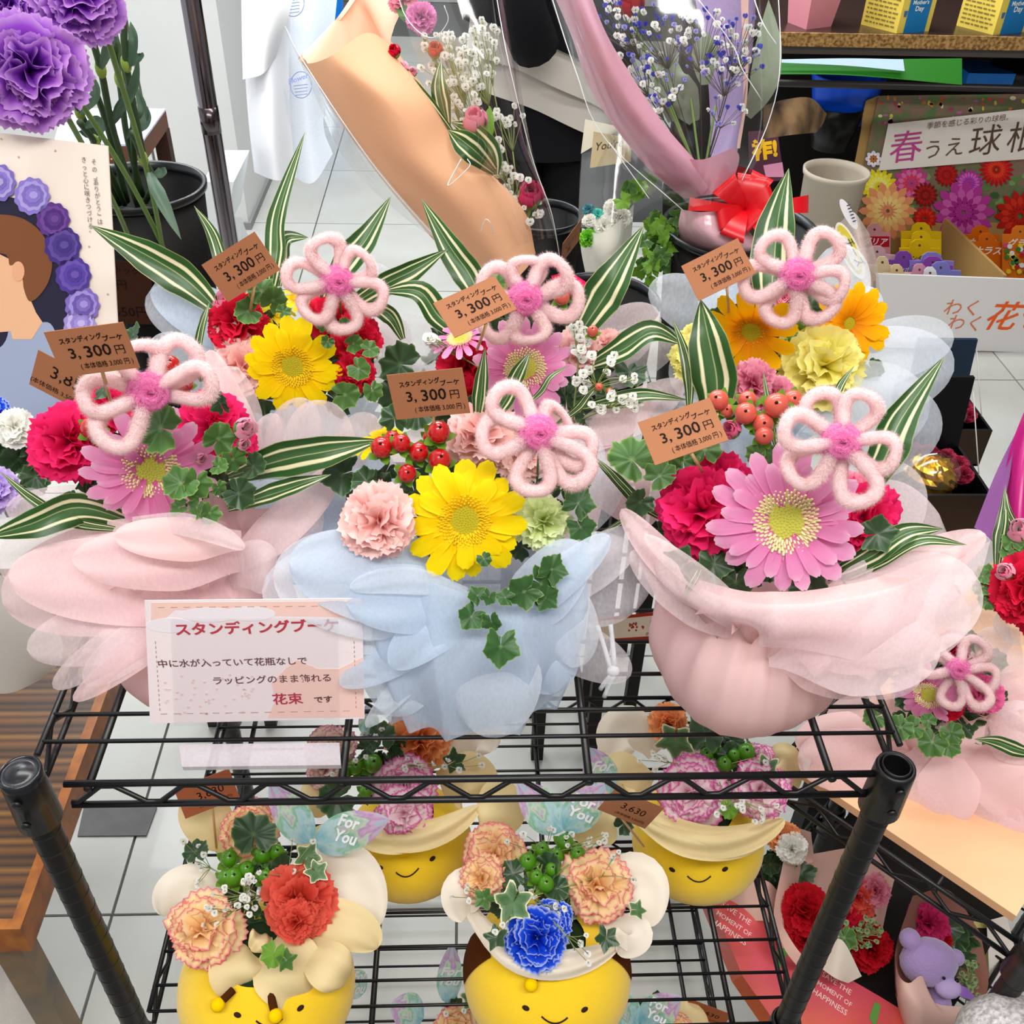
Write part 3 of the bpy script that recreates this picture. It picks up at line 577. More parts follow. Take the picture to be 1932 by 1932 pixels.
# ---------------------------------------------------------------- brown table at the left
tw = mat('wood_dark', ramp=[(0, '#28160a'), (.25, '#6c431c'), (.4, '#3c220e'), (.55, '#7c5424'), (.7, '#301a0a'), (.85, '#543414'), (1, '#28160a')], axis='v', rep=15, rough=.35, spec=.4, wave=(9, .06))
tt = mat('wood_trim', '#a8641c', .35, .4, col2='#7a3e0c', nscale=45, noise=.8)
tb = root('wooden_table', 'brown wood-grain table with a worn orange edge at the left', 'table', (-.5, .5, FZ))
u = np.linspace(0, 1, 2); g = G(); x0, x1t, y0, y1, zt = -1.1, -.128, .05, .6, -.3
g.gridv(np.array([[(x0, y0, zt), (x1t, y0, zt)], [(x0, y1, zt), (x1t, y1, zt)]])); mk('tabletop', g, tw, tb, False)
mk('edge_strip', G().box((x1t, y0 - .012, zt - .045), (x1t + .012, y1, zt + .001)).box((x0, y0 - .012, zt - .045), (x1t, y0, zt + .001)), tt, tb, False)
mk('underside', G().box((x0, y0, zt - .044), (x1t, y1, zt - .002)), plain('#3a2412'), tb, False)
for (x, y) in ((x1t - .03, y0 + .02), (-.55, y1 - .04), (-.9, y0 + .02), (-.9, y1 - .04)): mk('leg', G().box((x - .016, y - .014, FZ), (x + .016, y + .014, zt - .044)), mat('leg_metal', '#6c6660', .3, .5, metal=.6, col2='#b08850', nscale=12, noise=.7), tb, False)
tag(mk('white_bag', patch([[(-60, 1805, 1.42), (0, 1790, 1.4), (45, 1800, 1.41), (75, 1840, 1.45)], [(-60, 1870, 1.4), (0, 1870, 1.36), (60, 1880, 1.38), (110, 1900, 1.44)], [(-60, 1990, 1.42), (0, 1990, 1.37), (90, 1990, 1.39), (150, 1990, 1.46)]]), mat('white_plastic', '#dcd6d0', .4, .4, trl=.3, alpha=.85), None), 'crumpled white plastic bag under the brown table', 'bag')
tag(mk('paper_sheet', patch([[(-60, 1080, 1.08), (20, 1090, 1.06), (90, 1130, 1.07)], [(-60, 1180, 1.12), (20, 1190, 1.09), (120, 1230, 1.09)], [(-60, 1300, 1.2), (15, 1308, 1.16), (85, 1278, 1.14)]]), mat('paper_grey', '#cbc6c0', .7, .2), None), 'plain grey-white paper sheet on the brown table below the pink bouquet', 'paper')
# small things behind at the left
sm_ = root('wooden_stool', 'small stool with a lilac top and brown edge behind the purple carnations', 'stool', PZ(270, 240, FZ) * [1, 0, 0] + [0, 1.55, FZ])
q = [P(x, y, 1.95) for x, y in ((195, 203), (312, 205), (314, 226), (270, 275), (180, 275))]
zt = PY(290, 205, 1.75)[2]; c = [PZ(x, y, zt) for x, y in ((120, 204), (312, 205), (264, 272), (100, 272))]
mk('stool_top', G().prism(c, (0, 0, -.004)), mat('lilac_top', '#b8bce8', .5, col2='#e4e4f4', nscale=60), sm_, False)
mk('stool_edge', G().prism([p - [0, 0, .0045] for p in c], (0, 0, -.035)), plain('#6c4634'), sm_, False)
for k in range(4): p = c[k] * .86 + sum(c) / 4 * .14; mk('leg', G().box((p[0] - .015, p[1] - .015, FZ), (p[0] + .015, p[1] + .015, zt - .04)), plain('#3c2016'), sm_, False)
p1 = P(396, 225, 1.95); p0 = p1 + [0, 0, 1.0]; m_ = p1.copy(); dr = np.array([0, 0, 1.]); p1 = p1 * [1, 1, 0] + [0, 0, FZ]
cp = root('chrome_pole', 'shiny chrome pole standing behind the black bucket', 'pole', p1)
mk('pole', G().tube([p1, p0], .0185, 24), MC['chrome'], cp); mk('joint_ring', G().tube([m_ - dr * .025, m_ + dr * .025], .0192, 24), mat('chrome_dark', '#5c5458', .2, .5, metal=1), cp)
tag(mk('white_box', G().prism([PY(383, 343, 2.2), PY(441, 343, 2.2), PY(425, 445, 2.2), PY(395, 445, 2.2)], (0, .25, 0)).prism([PY(425, 410, 2.2), PY(455, 410, 2.25), PY(455, 470, 2.25), PY(420, 470, 2.2)], (0, .2, -.3)), plain('#eef4fa', .4), None, False), 'small glossy white box on the floor behind the chrome pole', 'box')
# hanging white bags
hb = root('hanging_bags', 'stack of white plastic carrier bags hanging beside the column', 'bags', PY(520, 340, 2.75))
mk('front_bag', patch([[(455, -40, 2.9), (500, -40, 2.84), (560, -40, 2.9)], [(456, 60, 2.9), (500, 50, 2.82), (545, 30, 2.88)], [(458, 150, 2.9), (495, 140, 2.84), (520, 110, 2.9)]]), mat('bag_white', '#e8e8ea', .5, trl=.2), hb)
mk('bag_roll', patch([[(462, 60, 2.96), (500, 40, 2.9), (550, 10, 2.98)], [(462, 130, 2.96), (505, 140, 2.87), (545, 130, 2.98)], [(470, 240, 2.96), (510, 250, 2.87), (550, 250, 2.98)], [(480, 325, 2.98), (520, 340, 2.9), (560, 335, 3.0)]]), mat('bag_roll', '#dfe0e4', .6), hb)
mk('printed_bag', patch([[(515, -40, 3.05), (570, -40, 3.0), (640, -40, 3.06)], [(520, 100, 3.05), (570, 110, 2.98), (625, 100, 3.04)], [(535, 220, 3.05), (575, 230, 3.0), (610, 230, 3.04)], [(545, 330, 3.06), (590, 345, 3.02), (628, 290, 3.06)]]), mat('bag_film', '#e8eefa', .35, trl=.3, alpha=.8), hb)
bl = plain('#7c8cc0'); pb = Plane(P(500, 0, 2.93), P(600, 0, 2.93), P(500, 100, 2.93))
for (cx_, cy_, r) in ((553, 5, 26), (568, 160, 25)):
    th = np.linspace(0, 2 * np.pi, 26); mk('printed_ring', G().tube([pb.hit(cx_ + r * .8 * math.cos(t), cy_ + r * math.sin(t)) for t in th], .0012, 5), bl, hb)
    for k in range(4): mk('printed_line', G().tube([pb.hit(cx_ - 14 + k, cy_ + 2 + 6 * k), pb.hit(cx_ + 12, cy_ - 1 + 6 * k)], .001, 4), bl, hb)
tpx('Flower', pb, (545, 160), (584, 146), bl, hb, bold=.02, ital=.3); tpx('Flower', pb, (533, 8), (570, -2), bl, hb, bold=.02, ital=.3)
tag(mk('blue_bin', G().lathe([(.09, 0), (.11, .02), (.13, .5), (.12, .5), (.1, .02)], T(PZ(605, 178, FZ) + [.02, .1, 0]), 24), plain('#0a78d8', .35), None), 'bright blue bin on the tiled floor behind the hanging bags', 'bin')
# ---------------------------------------------------------------- person behind
pp = PY(1010, 300, 2.15)
def ell(c, rx, ry, z, n=24): th = np.linspace(0, 2 * np.pi, n, endpoint=False); return [(c[0] + rx * math.cos(t), c[1] + ry * math.sin(t), z) for t in th]
pr = root('person', 'person in a black jacket over a long white shirt hem and black trousers', 'person', (pp[0] + .02, 2.3, FZ))
bx, by = pp[0] + .03, 2.32
hz = lambda y: PY(1020, y, 2.2)[2]
A = [ell((bx, by), r1, r2, z) for z, r1, r2 in ((1.0, .2, .13), (.6, .22, .15), (.3, .2, .14), (.0, .18, .13), (-.25, .19, .14))]
mk('torso', G().gridv(A, closed=True), plain('#0a0a10', .9), pr)
def skirt(z0, z1, r0, r1, wv, ph, n=48, tilt=0.1):
    th = np.linspace(0, 2 * np.pi, n, endpoint=False); A = []
    for t in np.linspace(0, 1, 6):
        r = r0 + (r1 - r0) * t + wv * np.sin(5 * th + ph) * t; A.append(np.stack([bx + r * np.cos(th), by + r * .72 * np.sin(th), z0 + (z1 - z0) * t + tilt * np.cos(th + 2.6) * (.2 + .8 * t)], -1))
    return G().gridv(A, closed=True)
wh = mat('shirt_white', '#cdc6be', .85, bump=.2, bscale=40)
mk('jacket_hem', skirt(hz(-80), hz(120), .21, .232, .006, 1), plain('#090910', .9), pr); mk('shirt', skirt(hz(30), hz(190), .2, .222, .012, 2), wh, pr); mk('shirt_tail', skirt(hz(140), hz(250), .19, .212, .012, .5), wh, pr)
for s in (-1, 1):
    g = G(); g.tube([(bx + s * .085, by, -.1), (bx + s * .09, by - .01, -.45), (bx + s * .09, by, -.9)], [.11, .085, .06], 18); mk('trouser_leg', g, plain('#08080a', .9), pr)
    mk('shoe', G().ball((bx + s * .09, by - .05, FZ + .035), (.045, .12, .035)), plain('#101010', .5), pr)
mk('sleeve', G().tube(cr([PY(975, -60, 2.1), PY(985, 20, 2.05), PY(1010, 90, 2.1)], 8), [.06] * 8, 14), plain('#090910', .9), pr)
# ---------------------------------------------------------------- sign in its acrylic stand
pl = Plane(PY(273, 1132, .048), PY(683, 1128, .048), PY(283, 1364, .03))
sg = root('sign_card', 'pink and white sign card in red and brown lettering on the top shelf', 'sign', PY(485, 1362, .03))
g = G(); ppx(g, pl, [(273, 1133), (683, 1129), (688, 1356), (283, 1365)], 0, .0006); mk('card', g, plain('#f3e6ea', .55), sg, False)
g = G(); ppx(g, pl, [(285, 1137), (680, 1134), (680, 1165), (440, 1160), (330, 1150), (285, 1190)], .0002); ppx(g, pl, [(505, 1355), (520, 1320), (512, 1290), (540, 1260), (560, 1245), (600, 1262), (640, 1262), (684, 1240), (686, 1353)], .0002); mk('pink_print', g, plain('#f5cfc6', .55), sg, False)
g = G()
for (a, b) in (((298, 1146), (660, 1143)), ((303, 1347), (672, 1341)), ((293, 1210), (302, 1345)), ((668, 1210), (672, 1340))):
    n = 30
    for i in range(0, n, 2):
        q = [pl.hit(a[0] + (b[0] - a[0]) * t / n, a[1] + (b[1] - a[1]) * t / n, .0004) for t in (i, i + 1)]; g.tube(q, .00022, 4)
mk('dashed_border', g, plain('#b08878'), sg)
g = G(); rg = np.random.default_rng(4)
for i in range(46): ppx(g, pl, disc((rg.uniform(300, 480), rg.uniform(1270, 1350)), 3, 2.4, 6), .0003)
mk('petal_print', g, plain('#eccfd2'), sg)
g = G(); ppx(g, pl, disc((395, 1160), 56, 14, 24) , .00025); ppx(g, pl, disc((470, 1158), 50, 14, 24), .00026); ppx(g, pl, disc((320, 1180), 44, 14, 24), .00027); mk('cloud_print', g, plain('#f0e8f0'), sg)
rd, br = plain('#c03848'), plain('#6a4048')
tpx('スタンディングブーケ', pl, (333, 1200), (640, 1191), rd, sg, bold=.03); tpx('中に水が入っていて花瓶なしで', pl, (300, 1260), (580, 1254), br, sg, bold=.012)
tpx('ラッピングのまま飾れる', pl, (404, 1292), (625, 1286), br, sg, bold=.012); tpx('花束', pl, (516, 1330), (573, 1328), plain('#b83050'), sg, bold=.02); tpx('です', pl, (594, 1327), (628, 1325), br, sg, bold=.03)
ac = film('acrylic_plate', '#fdfdfe', .06, .05); st = root('sign_stand', 'clear acrylic stand in front of the sign card', 'sign holder', PY(480, 1390, .012))
g = G(); g.gridv(np.array([[pl.hit(322, 1168, .0025), pl.hit(638, 1166, .0025)], [pl.hit(328, 1370, .0025), pl.hit(641, 1366, .0025)]])); mk('front_plate', g, ac, st, False)
q = [PY(x, y, Y) for x, y, Y in ((328, 1372, .03), (636, 1368, .03), (636, 1390, .012), (328, 1395, .012))]
for i in (2, 3): q[i][2] = .005
for i in (0, 1): q[i][2] = .012
mk('base_lip', G().prism(q, (0, .001, -.006)), mat('acrylic_edge', '#d8d0d8', .08, .9, alpha=.6), st, False)
# ---------------------------------------------------------------- wrapped bouquets
OP, OPP, OPS, OB, OBP, OBS, OG = (MC[k] for k in ('organza_pink', 'organza_pink_pale', 'organza_pink_solid', 'organza_blue', 'organza_blue_pale', 'organza_blue_solid', 'organza_grey'))
GRP = 'wrapped standing bouquets on the wire rack'
PROF = [(.055, .003), (.075, .006), (.086, .035), (.083, .07), (.066, .105), (.055, .125), (.06, .14), (.066, .15)]
SL = 'striped_leaf'
# --- A, front left
A_ = root('bouquet', 'bouquet in pink sheer wrap with a pink gerbera and magenta carnations above the sign card', 'bouquet', (.10, .15, 0), GRP)
pouch(A_, .105, .145, PROF, OPS, 13, .1, 1.0, 1.0)
for i, l in enumerate([
    ((420, 1010, .88), (220, 960, .86), (10, 960, .90), 55, OPP), ((430, 1070, .86), (200, 1000, .80), (0, 1080, .84), 105, OPP),
    ((440, 1090, .85), (240, 1060, .78), (5, 1140, .84), 110, OP), ((450, 1100, .85), (250, 1100, .785), (15, 1085, .80), 85, OP), ((430, 1120, .85), (250, 1180, .79), (50, 1225, .82), 66, OPP),
    ((400, 1110, .85), (230, 1200, .79), (100, 1298, .82), 36, OPP), ((410, 1110, .845), (250, 1210, .79), (160, 1290, .815), 42, OPP), ((420, 1120, .84), (290, 1210, .79), (138, 1322, .82), 30, OP), ((450, 1110, .86), (360, 1220, .84), (290, 1300, .87), 56, OP),
    ((460, 1050, .83), (330, 1055, .765), (135, 1055, .78), 62, OP), ((455, 1020, .81), (350, 1020, .755), (215, 1010, .765), 42, OPS), ((250, 985, .78), (370, 975, .755), (462, 1035, .765), 22, OPP),
    ((430, 1090, .84), (490, 1060, .80), (520, 1070, .82), 52, OPP), ((420, 1080, .86), (540, 1000, .83), (640, 880, .86), 40, OP), ((430, 1080, .87), (520, 1050, .85), (600, 950, .88), 55, OPP)]):
    lobe(A_, *l[:5], ph=i * 1.3, cup=.2)
fill_leaves(A_, 290, 890, .868, 150, 75, 34, seed=3)
leaf(A_, [(250, 985, .83), (150, 960, .80), (60, 990, .78), (-30, 1015, .79)], 34, tw=.2); leaf(A_, [(230, 1000, .82), (140, 985, .80), (60, 940, .79), (0, 890, .80)], 13, tw=.5)
leaf(A_, [(430, 900, .83), (520, 870, .80), (620, 850, .79), (720, 830, .80)], 36, tw=-.2); leaf(A_, [(430, 960, .83), (500, 935, .81), (560, 915, .80), (625, 895, .80)], 20, tw=.4)
leaf(A_, [(380, 720, .82), (372, 680, .80), (380, 620, .79), (395, 570, .79)], 10, tw=.6)
carnation(A_, 118, 830, .80, 92, MC['carn_red'], (-.45, .1), 0); carnation(A_, 205, 760, .84, 60, MC['carn_red'], (-.3, .3), 1); carnation(A_, 415, 800, .83, 72, MC['carn_red'], (.3, .2), 2); carnation(A_, 445, 830, .845, 55, MC['carn_red'], (.3, .2), 0)
gerbera(A_, 283, 885, .795, 128, MC['gerbera_pink'], tilt=(.05, -.5), n=16, spin=.1, cup=.05)
berries(A_, [(320, 690, .79, 20, 0, .5), (345, 722, .795, 20, .3, .3), (172, 808, .785, 21, -.2, .2)], MC['berry_red'])
for (x, y, s, a, k, d) in ((318, 812, 54, 165, 1, .745), (352, 905, 36, 215, 0, .76), (372, 900, 34, 260, 0, .765), (398, 960, 24, 250, 0, .77), (405, 838, 34, 60, 0, .775), (436, 858, 30, 300, 0, .775), (406, 880, 20, 0, 0, .77), (440, 925, 34, 330, 0, .79), (375, 950, 24, 240, 1, .765), (420, 770, 26, 100, 0, .79), (250, 640, 26, 90, 4 - 2, .80), (150, 945, 34, 230, 0, .81), (200, 735, 26, 180, 0, .80), (470, 880, 30, 0, 1, .80), (410, 915, 18, 300, 0, .765), (345, 955, 22, 200, 1, .775)):
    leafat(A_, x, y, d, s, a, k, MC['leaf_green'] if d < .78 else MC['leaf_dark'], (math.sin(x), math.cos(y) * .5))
bud(A_, 463, 808, .775, 28, MC['bud_pink'], (.3, .2)); bud(A_, 460, 838, .775, 16, MC['bud_pink'], (.2, 0)); bud(A_, 380, 865, .80, 14, MC['bud_pink'], (.3, 0))
# --- B, front centre
B_ = root('bouquet', 'bouquet in pale blue sheer wrap with a yellow gerbera and pale pink carnations', 'bouquet', (.35, .12, 0), GRP)
pouch(B_, .355, .122, [(.055, .003), (.078, .006), (.09, .04), (.085, .075), (.068, .105), (.058, .12), (.06, .134), (.064, .142)], OBS, 11, .1)
for i, l in enumerate([
    ((860, 1150, .83), (700, 1120, .79), (494, 1115, .80), 108, OBP), ((860, 1140, .82), (700, 1090, .775), (515, 1085, .785), 104, OBP), ((850, 1140, .81), (720, 1080, .765), (545, 1060, .775), 88, OB),
    ((1000, 1100, .84), (1120, 1080, .82), (1228, 1110, .85), 92, OG), ((980, 1170, .85), (1090, 1220, .84), (1190, 1275, .87), 50, OG), ((980, 1130, .84), (1100, 1090, .80), (1205, 1000, .83), 50, OG),
    ((960, 1020, .88), (1060, 930, .88), (1120, 820, .90), 66, OBP), ((960, 1020, .885), (1080, 960, .88), (1165, 880, .90), 70, OBP),
    ((860, 1160, .82), (780, 1230, .79), (640, 1290, .81), 38, OB), ((880, 1170, .83), (790, 1260, .80), (690, 1372, .83), 24, OBP), ((890, 1180, .83), (760, 1290, .81), (730, 1350, .83), 50, OBP),
    ((890, 1150, .80), (760, 1120, .765), (650, 1130, .775), 66, OB), ((900, 1160, .80), (800, 1180, .77), (740, 1260, .785), 45, OB), ((880, 1120, .79), (760, 1075, .762), (660, 1110, .77), 26, OBP),
    ((930, 1180, .80), (950, 1290, .78), (900, 1385, .81), 90, OBP), ((960, 1180, .80), (1050, 1100, .765), (1150, 1010, .785), 36, OB), ((940, 1190, .81), (1040, 1120, .775), (1090, 1020, .785), 62, OB),
    ((960, 1170, .815), (1030, 1240, .80), (1040, 1310, .825), 76, OB), ((1000, 1100, .80), (1090, 1150, .79), (1080, 1260, .81), 60, OBP)]):
    lobe(B_, *l[:5], ph=i * 1.7, cup=.22)
mk('wrap_sheet', patch([[(640, 1120, .805), (760, 1085, .782), (880, 1120, .775), (990, 1140, .78), (1100, 1040, .79)], [(650, 1200, .815), (760, 1175, .787), (880, 1175, .778), (990, 1195, .78), (1110, 1150, .80)], [(690, 1300, .835), (780, 1285, .80), (890, 1290, .79), (1000, 1290, .80), (1085, 1250, .825)], [(740, 1365, .86), (810, 1383, .835), (890, 1392, .825), (980, 1375, .835), (1050, 1325, .86)]], 80, 40, fold=(.012, 4.5, .3, 1.0)), OB, B_)
fill_leaves(B_, 870, 950, .862, 190, 120, 40, seed=5)
carnation(B_, 706, 985, .762, 86, MC['carn_pink'], (-.35, -.05), 0); carnation(B_, 910, 815, .84, 76, MC['carn_pink'], (.05, .35), 1); carnation(B_, 985, 850, .845, 60, MC['carn_pink'], (.2, .3), 2)
carnation(B_, 1030, 983, .80, 60, MC['carn_green'], (.35, 0), 1)
gerbera(B_, 877, 982, .775, 118, MC['gerbera_yellow'], tilt=(0, -.15), slim=False, mdisc=(MC['disc_yellow'], MC['disc_tips_yellow']), n=15, spin=.35)
gerbera(B_, 715, 832, .855, 52, MC['gerbera_yellow'], tilt=(-.6, 1.2), slim=False, mdisc=(MC['disc_yellow'], MC['disc_tips_yellow']), n=13, layers=1)
berries(B_, [(720, 844, .79, 21, -.1, .3), (757, 836, .785, 18, 0, .3), (790, 853, .79, 19, .2, .2), (740, 828, .80, 16, 0, .4), (768, 893, .78, 18, .1, .1), (828, 815, .785, 22, .1, .4), (830, 868, .785, 22, .1, .3), (812, 825, .80, 15, 0, .3)], MC['berry_red'])
for (x, y, s, a, k, d) in ((1010, 1095, 40, 330, 2, .765), (1000, 1110, 38, 210, 2, .758), (1035, 1085, 34, 60, 2, .765), (960, 1130, 20, 160, 2, .755), (895, 1155, 30, 230, 2, .765), (925, 1165, 24, 280, 2, .76), (945, 1205, 42, 265, 2, .752), (925, 1120, 18, 250, 2, .755), (905, 1130, 22, 120, 2, .765), (1020, 1120, 30, 320, 2, .77), (1085, 960, 36, 60, 2, .80), (1090, 985, 32, 300, 2, .80), (660, 890, 44, 200, 2, .83), (700, 905, 30, 200, 0, .82), (640, 860, 36, 170, 0, .84), (745, 800, 30, 90, 0, .84), (1060, 920, 36, 60, 0, .83), (760, 1080, 30, 240, 0, .82), (1085, 930, 30, 80, 2, .81), (910, 1050, 16, 300, 0, .765)):
    leafat(B_, x, y, d, s, a, k, mat('leaf_geranium', ramp=[(0, '#6c8c50'), (.15, '#24501c'), (.93, '#2f5f22'), (1, '#88a458')], rough=.4, trl=.12, noise=.2, nscale=100) if y > 1000 or x > 1050 else MC['leaf_dark'], (math.sin(x * 3) * .4, math.cos(y) * .4))
leaf(B_, [(1130, 1010, .86), (1200, 960, .84), (1160, 900, .82), (1120, 860, .82)], 9); leaf(B_, [(900, 800, .85), (905, 760, .83), (910, 710, .82), (915, 655, .82)], 16, tw=.3); leaf(B_, [(920, 800, .85), (950, 760, .84), (980, 700, .83), (1000, 665, .83)], 17, tw=.2); leaf(B_, [(985, 770, .84), (1020, 740, .82), (1040, 710, .815), (1075, 690, .82)], 7, tw=.5)
# --- C, front right
C_ = root('bouquet', 'bouquet in pink wrap with a large pink gerbera, magenta carnations and coral berries', 'bouquet', (.6, .11, 0), GRP)
pouch(C_, .605, .105, [(.052, .003), (.07, .006), (.088, .045), (.085, .085), (.07, .112), (.058, .125), (.062, .14), (.07, .15)], OPS, 9, .2)
for i, l in enumerate([
    ((1600, 1100, .87), (1700, 1000, .86), (1765, 960, .88), 120, OPP), ((1560, 1080, .885), (1660, 960, .88), (1700, 870, .90), 90, OG),
    ((1500, 1180, .84), (1680, 1090, .80), (1860, 1008, .80), 46, OP), ((1480, 1210, .83), (1660, 1180, .79), (1830, 1150, .80), 92, OPP), ((1450, 1210, .82), (1620, 1170, .775), (1765, 1180, .79), 88, OP), ((1470, 1220, .83), (1620, 1230, .79), (1735, 1290, .80), 70, OPP), ((1450, 1220, .82), (1560, 1240, .80), (1650, 1300, .82), 62, OP),
    ((1500, 1200, .81), (1700, 1150, .75), (1850, 1100, .775), 105, OPP), ((1450, 1215, .80), (1640, 1220, .745), (1775, 1215, .765), 95, OPP), ((1430, 1190, .82), (1290, 1120, .79), (1172, 960, .82), 34, OP), ((1420, 1200, .82), (1300, 1150, .80), (1190, 1040, .82), 40, OPP), ((1430, 1180, .80), (1330, 1100, .765), (1215, 1010, .79), 24, OPP)]):
    lobe(C_, *l[:5], ph=i * 1.1, cup=.2)
mk('wrap_sheet', patch([[(1186, 965, .85), (1255, 1060, .815), (1370, 1108, .785), (1480, 1116, .772), (1620, 1098, .772), (1740, 1056, .785), (1860, 1005, .81)], [(1200, 1020, .85), (1275, 1108, .805), (1385, 1150, .778), (1490, 1160, .762), (1620, 1150, .76), (1730, 1110, .775), (1835, 1060, .80)], [(1225, 1080, .86), (1320, 1160, .82), (1410, 1190, .80), (1480, 1215, .785), (1600, 1220, .775), (1700, 1190, .78), (1790, 1130, .80)], [(1262, 1150, .875), (1350, 1200, .835), (1426, 1200, .815), (1470, 1240, .80), (1560, 1270, .79), (1660, 1270, .79), (1730, 1220, .80)]], 90, 34, fold=(.017, 8, .1, 1.0)), mat('organza_pink_lip', '#f8d6d6', .55, .25, trl=.35, alpha=.92, bump=.1, bscale=900), C_)
mk('wrap_sheet', patch([[(1176, 950, .83), (1260, 1070, .80), (1372, 1128, .77), (1490, 1140, .755), (1640, 1120, .755), (1760, 1080, .77), (1870, 1020, .80)], [(1200, 1020, .84), (1275, 1128, .795), (1390, 1170, .768), (1490, 1190, .752), (1630, 1190, .75), (1750, 1160, .765), (1850, 1090, .79)], [(1235, 1090, .85), (1330, 1170, .812), (1415, 1190, .79), (1450, 1220, .775), (1580, 1240, .765), (1700, 1240, .77), (1800, 1160, .79)]], 60, 20, fold=(.007, 6, .3, 1.0)), OPP, C_)
fill_leaves(C_, 1470, 1010, .862, 215, 90, 46, seed=9)
carnation(C_, 1312, 965, .80, 102, MC['carn_red'], (-.4, 0), 0); carnation(C_, 1350, 915, .83, 72, MC['carn_red'], (-.3, .2), 1); carnation(C_, 1640, 975, .83, 82, MC['carn_red'], (.4, .05), 2); carnation(C_, 1625, 1020, .835, 66, MC['carn_red'], (.4, -.1), 0); carnation(C_, 1610, 930, .845, 50, MC['carn_rose'], (.3, .2), 1)
gerbera(C_, 1483, 983, .765, 146, MC['gerbera_pink'], tilt=(.02, -.18), n=17, spin=.2)
berries(C_, [(1407, 780, .77, 21, 0, .2), (1465, 765, .765, 24, 0, .2), (1440, 800, .77, 20, .1, .1), (1442, 822, .765, 18, 0, 0), (1355, 755, .785, 20, -.2, .3), (1410, 755, .79, 18, 0, .3), (1495, 755, .78, 20, .2, .2), (1372, 775, .79, 14, 0, .2)], MC['berry_coral'])
bud(C_, 1378, 810, .78, 24, mat('bud_hot', ramp=[(0, '#e8a8c0'), (1, '#f070a0')], trl=.3), (-.2, .2))
for (x, y, s, a, k, d) in ((1205, 880, 50, 130, 1, .82), (1235, 905, 34, 40, 0, .815), (1260, 870, 34, 80, 1, .82), (1215, 940, 30, 230, 0, .82), (1290, 880, 36, 100, 0, .83), (1300, 1060, 44, 215, 2, .80), (1345, 1050, 40, 270, 2, .80), (1640, 1010, 40, 10, 2, .775), (1390, 1085, 40, 260, 0, .80), (1330, 860, 34, 90, 0, .825), (1520, 1095, 40, 300, 0, .80), (1460, 855, 26, 270, 0, .775), (1430, 850, 22, 240, 0, .775), (1590, 1060, 40, 330, 2, .80), (1440, 870, 30, 90, 0, .80)):
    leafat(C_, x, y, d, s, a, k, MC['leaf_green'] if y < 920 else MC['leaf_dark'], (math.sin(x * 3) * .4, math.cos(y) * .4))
leaf(C_, [(1560, 1090, .81), (1640, 1050, .78), (1710, 1005, .77), (1782, 998, .775)], 24, tw=.3); leaf(C_, [(1590, 1095, .81), (1660, 1060, .775), (1740, 1020, .765), (1825, 1028, .77)], 17, tw=.7)
leaf(C_, [(1610, 960, .86), (1670, 860, .84), (1700, 790, .84), (1782, 672, .85)], 38, tw=-.2); leaf(C_, [(1340, 800, .87), (1350, 730, .85), (1335, 640, .84), (1322, 565, .85)], 44, tw=.15); leaf(C_, [(1300, 780, .87), (1300, 720, .86), (1290, 660, .86), (1268, 600, .87)], 12, tw=.4); leaf(C_, [(1470, 850, .8), (1462, 830, .79), (1446, 740, .79), (1440, 700, .79)], 6)
leaf(C_, [(1570, 760, .84), (1580, 740, .83), (1590, 720, .83), (1612, 690, .83)], 8); leaf(C_, [(1290, 1000, .86), (1210, 950, .84), (1160, 900, .83), (1118, 865, .83)], 12, tw=.2)
leaf(C_, [(1330, 1050, .80), (1315, 1085, .79), (1300, 1110, .79), (1290, 1128, .79)], 8)
# --- D, back left
D_ = root('bouquet', 'bouquet in blue and pink sheer wrap with a yellow gerbera behind the left pink one', 'bouquet', (.19, .31, 0), GRP)
pouch(D_, .2, .31, PROF, OBS, 10, .1)
for i, l in enumerate([
    ((480, 640, .97), (380, 600, .95), (275, 560, .96), 62, OBP), ((480, 660, .96), (400, 590, .94), (285, 545, .94), 52, OB), ((450, 720, .95), (350, 690, .95), (285, 640, .96), 50, OBP),
    ((640, 600, .98), (700, 530, .98), (740, 520, .99), 40, OBP), ((640, 700, .96), (720, 640, .95), (760, 600, .96), 60, OPP),
    ((600, 930, .90), (600, 850, .86), (610, 755, .84), 68, OPP), ((560, 900, .90), (530, 820, .87), (590, 760, .85), 50, OPP), ((620, 900, .90), (680, 830, .87), (700, 780, .86), 40, OPP), ((480, 860, .91), (440, 780, .88), (430, 690, .88), 44, OPP), ((500, 860, .90), (420, 760, .87), (395, 660, .88), 30, OP),
    ((560, 940, .90), (500, 940, .89), (520, 1020, .90), 60, OB), ((620, 900, .90), (600, 980, .88), (560, 1060, .90), 66, OB), ((640, 900, .91), (680, 960, .90), (640, 1060, .92), 60, OB), ((470, 880, .90), (500, 850, .86), (520, 780, .86), 34, OPP)]):
    lobe(D_, *l[:5], ph=i * 1.9, cup=.25)
fill_leaves(D_, 560, 680, .945, 140, 85, 30, seed=11)
carnation(D_, 440, 605, .915, 66, MC['carn_crimson'], (-.3, .3), 0); carnation(D_, 640, 600, .935, 58, MC['carn_crimson'], (.2, .3), 1); carnation(D_, 680, 640, .92, 52, MC['carn_crimson'], (.3, .1), 2); carnation(D_, 675, 705, .91, 46, MC['carn_crimson'], (.4, -.1), 0); carnation(D_, 450, 690, .91, 62, MC['carn_pink'], (-.3, 0), 1); carnation(D_, 430, 640, .92, 40, MC['carn_pink'], (-.3, 0), 2)
gerbera(D_, 552, 690, .895, 94, MC['gerbera_yellow'], tilt=(-.1, -.35), slim=False, mdisc=(MC['disc_yellow'], MC['disc_tips_yellow']), n=14, spin=.3)
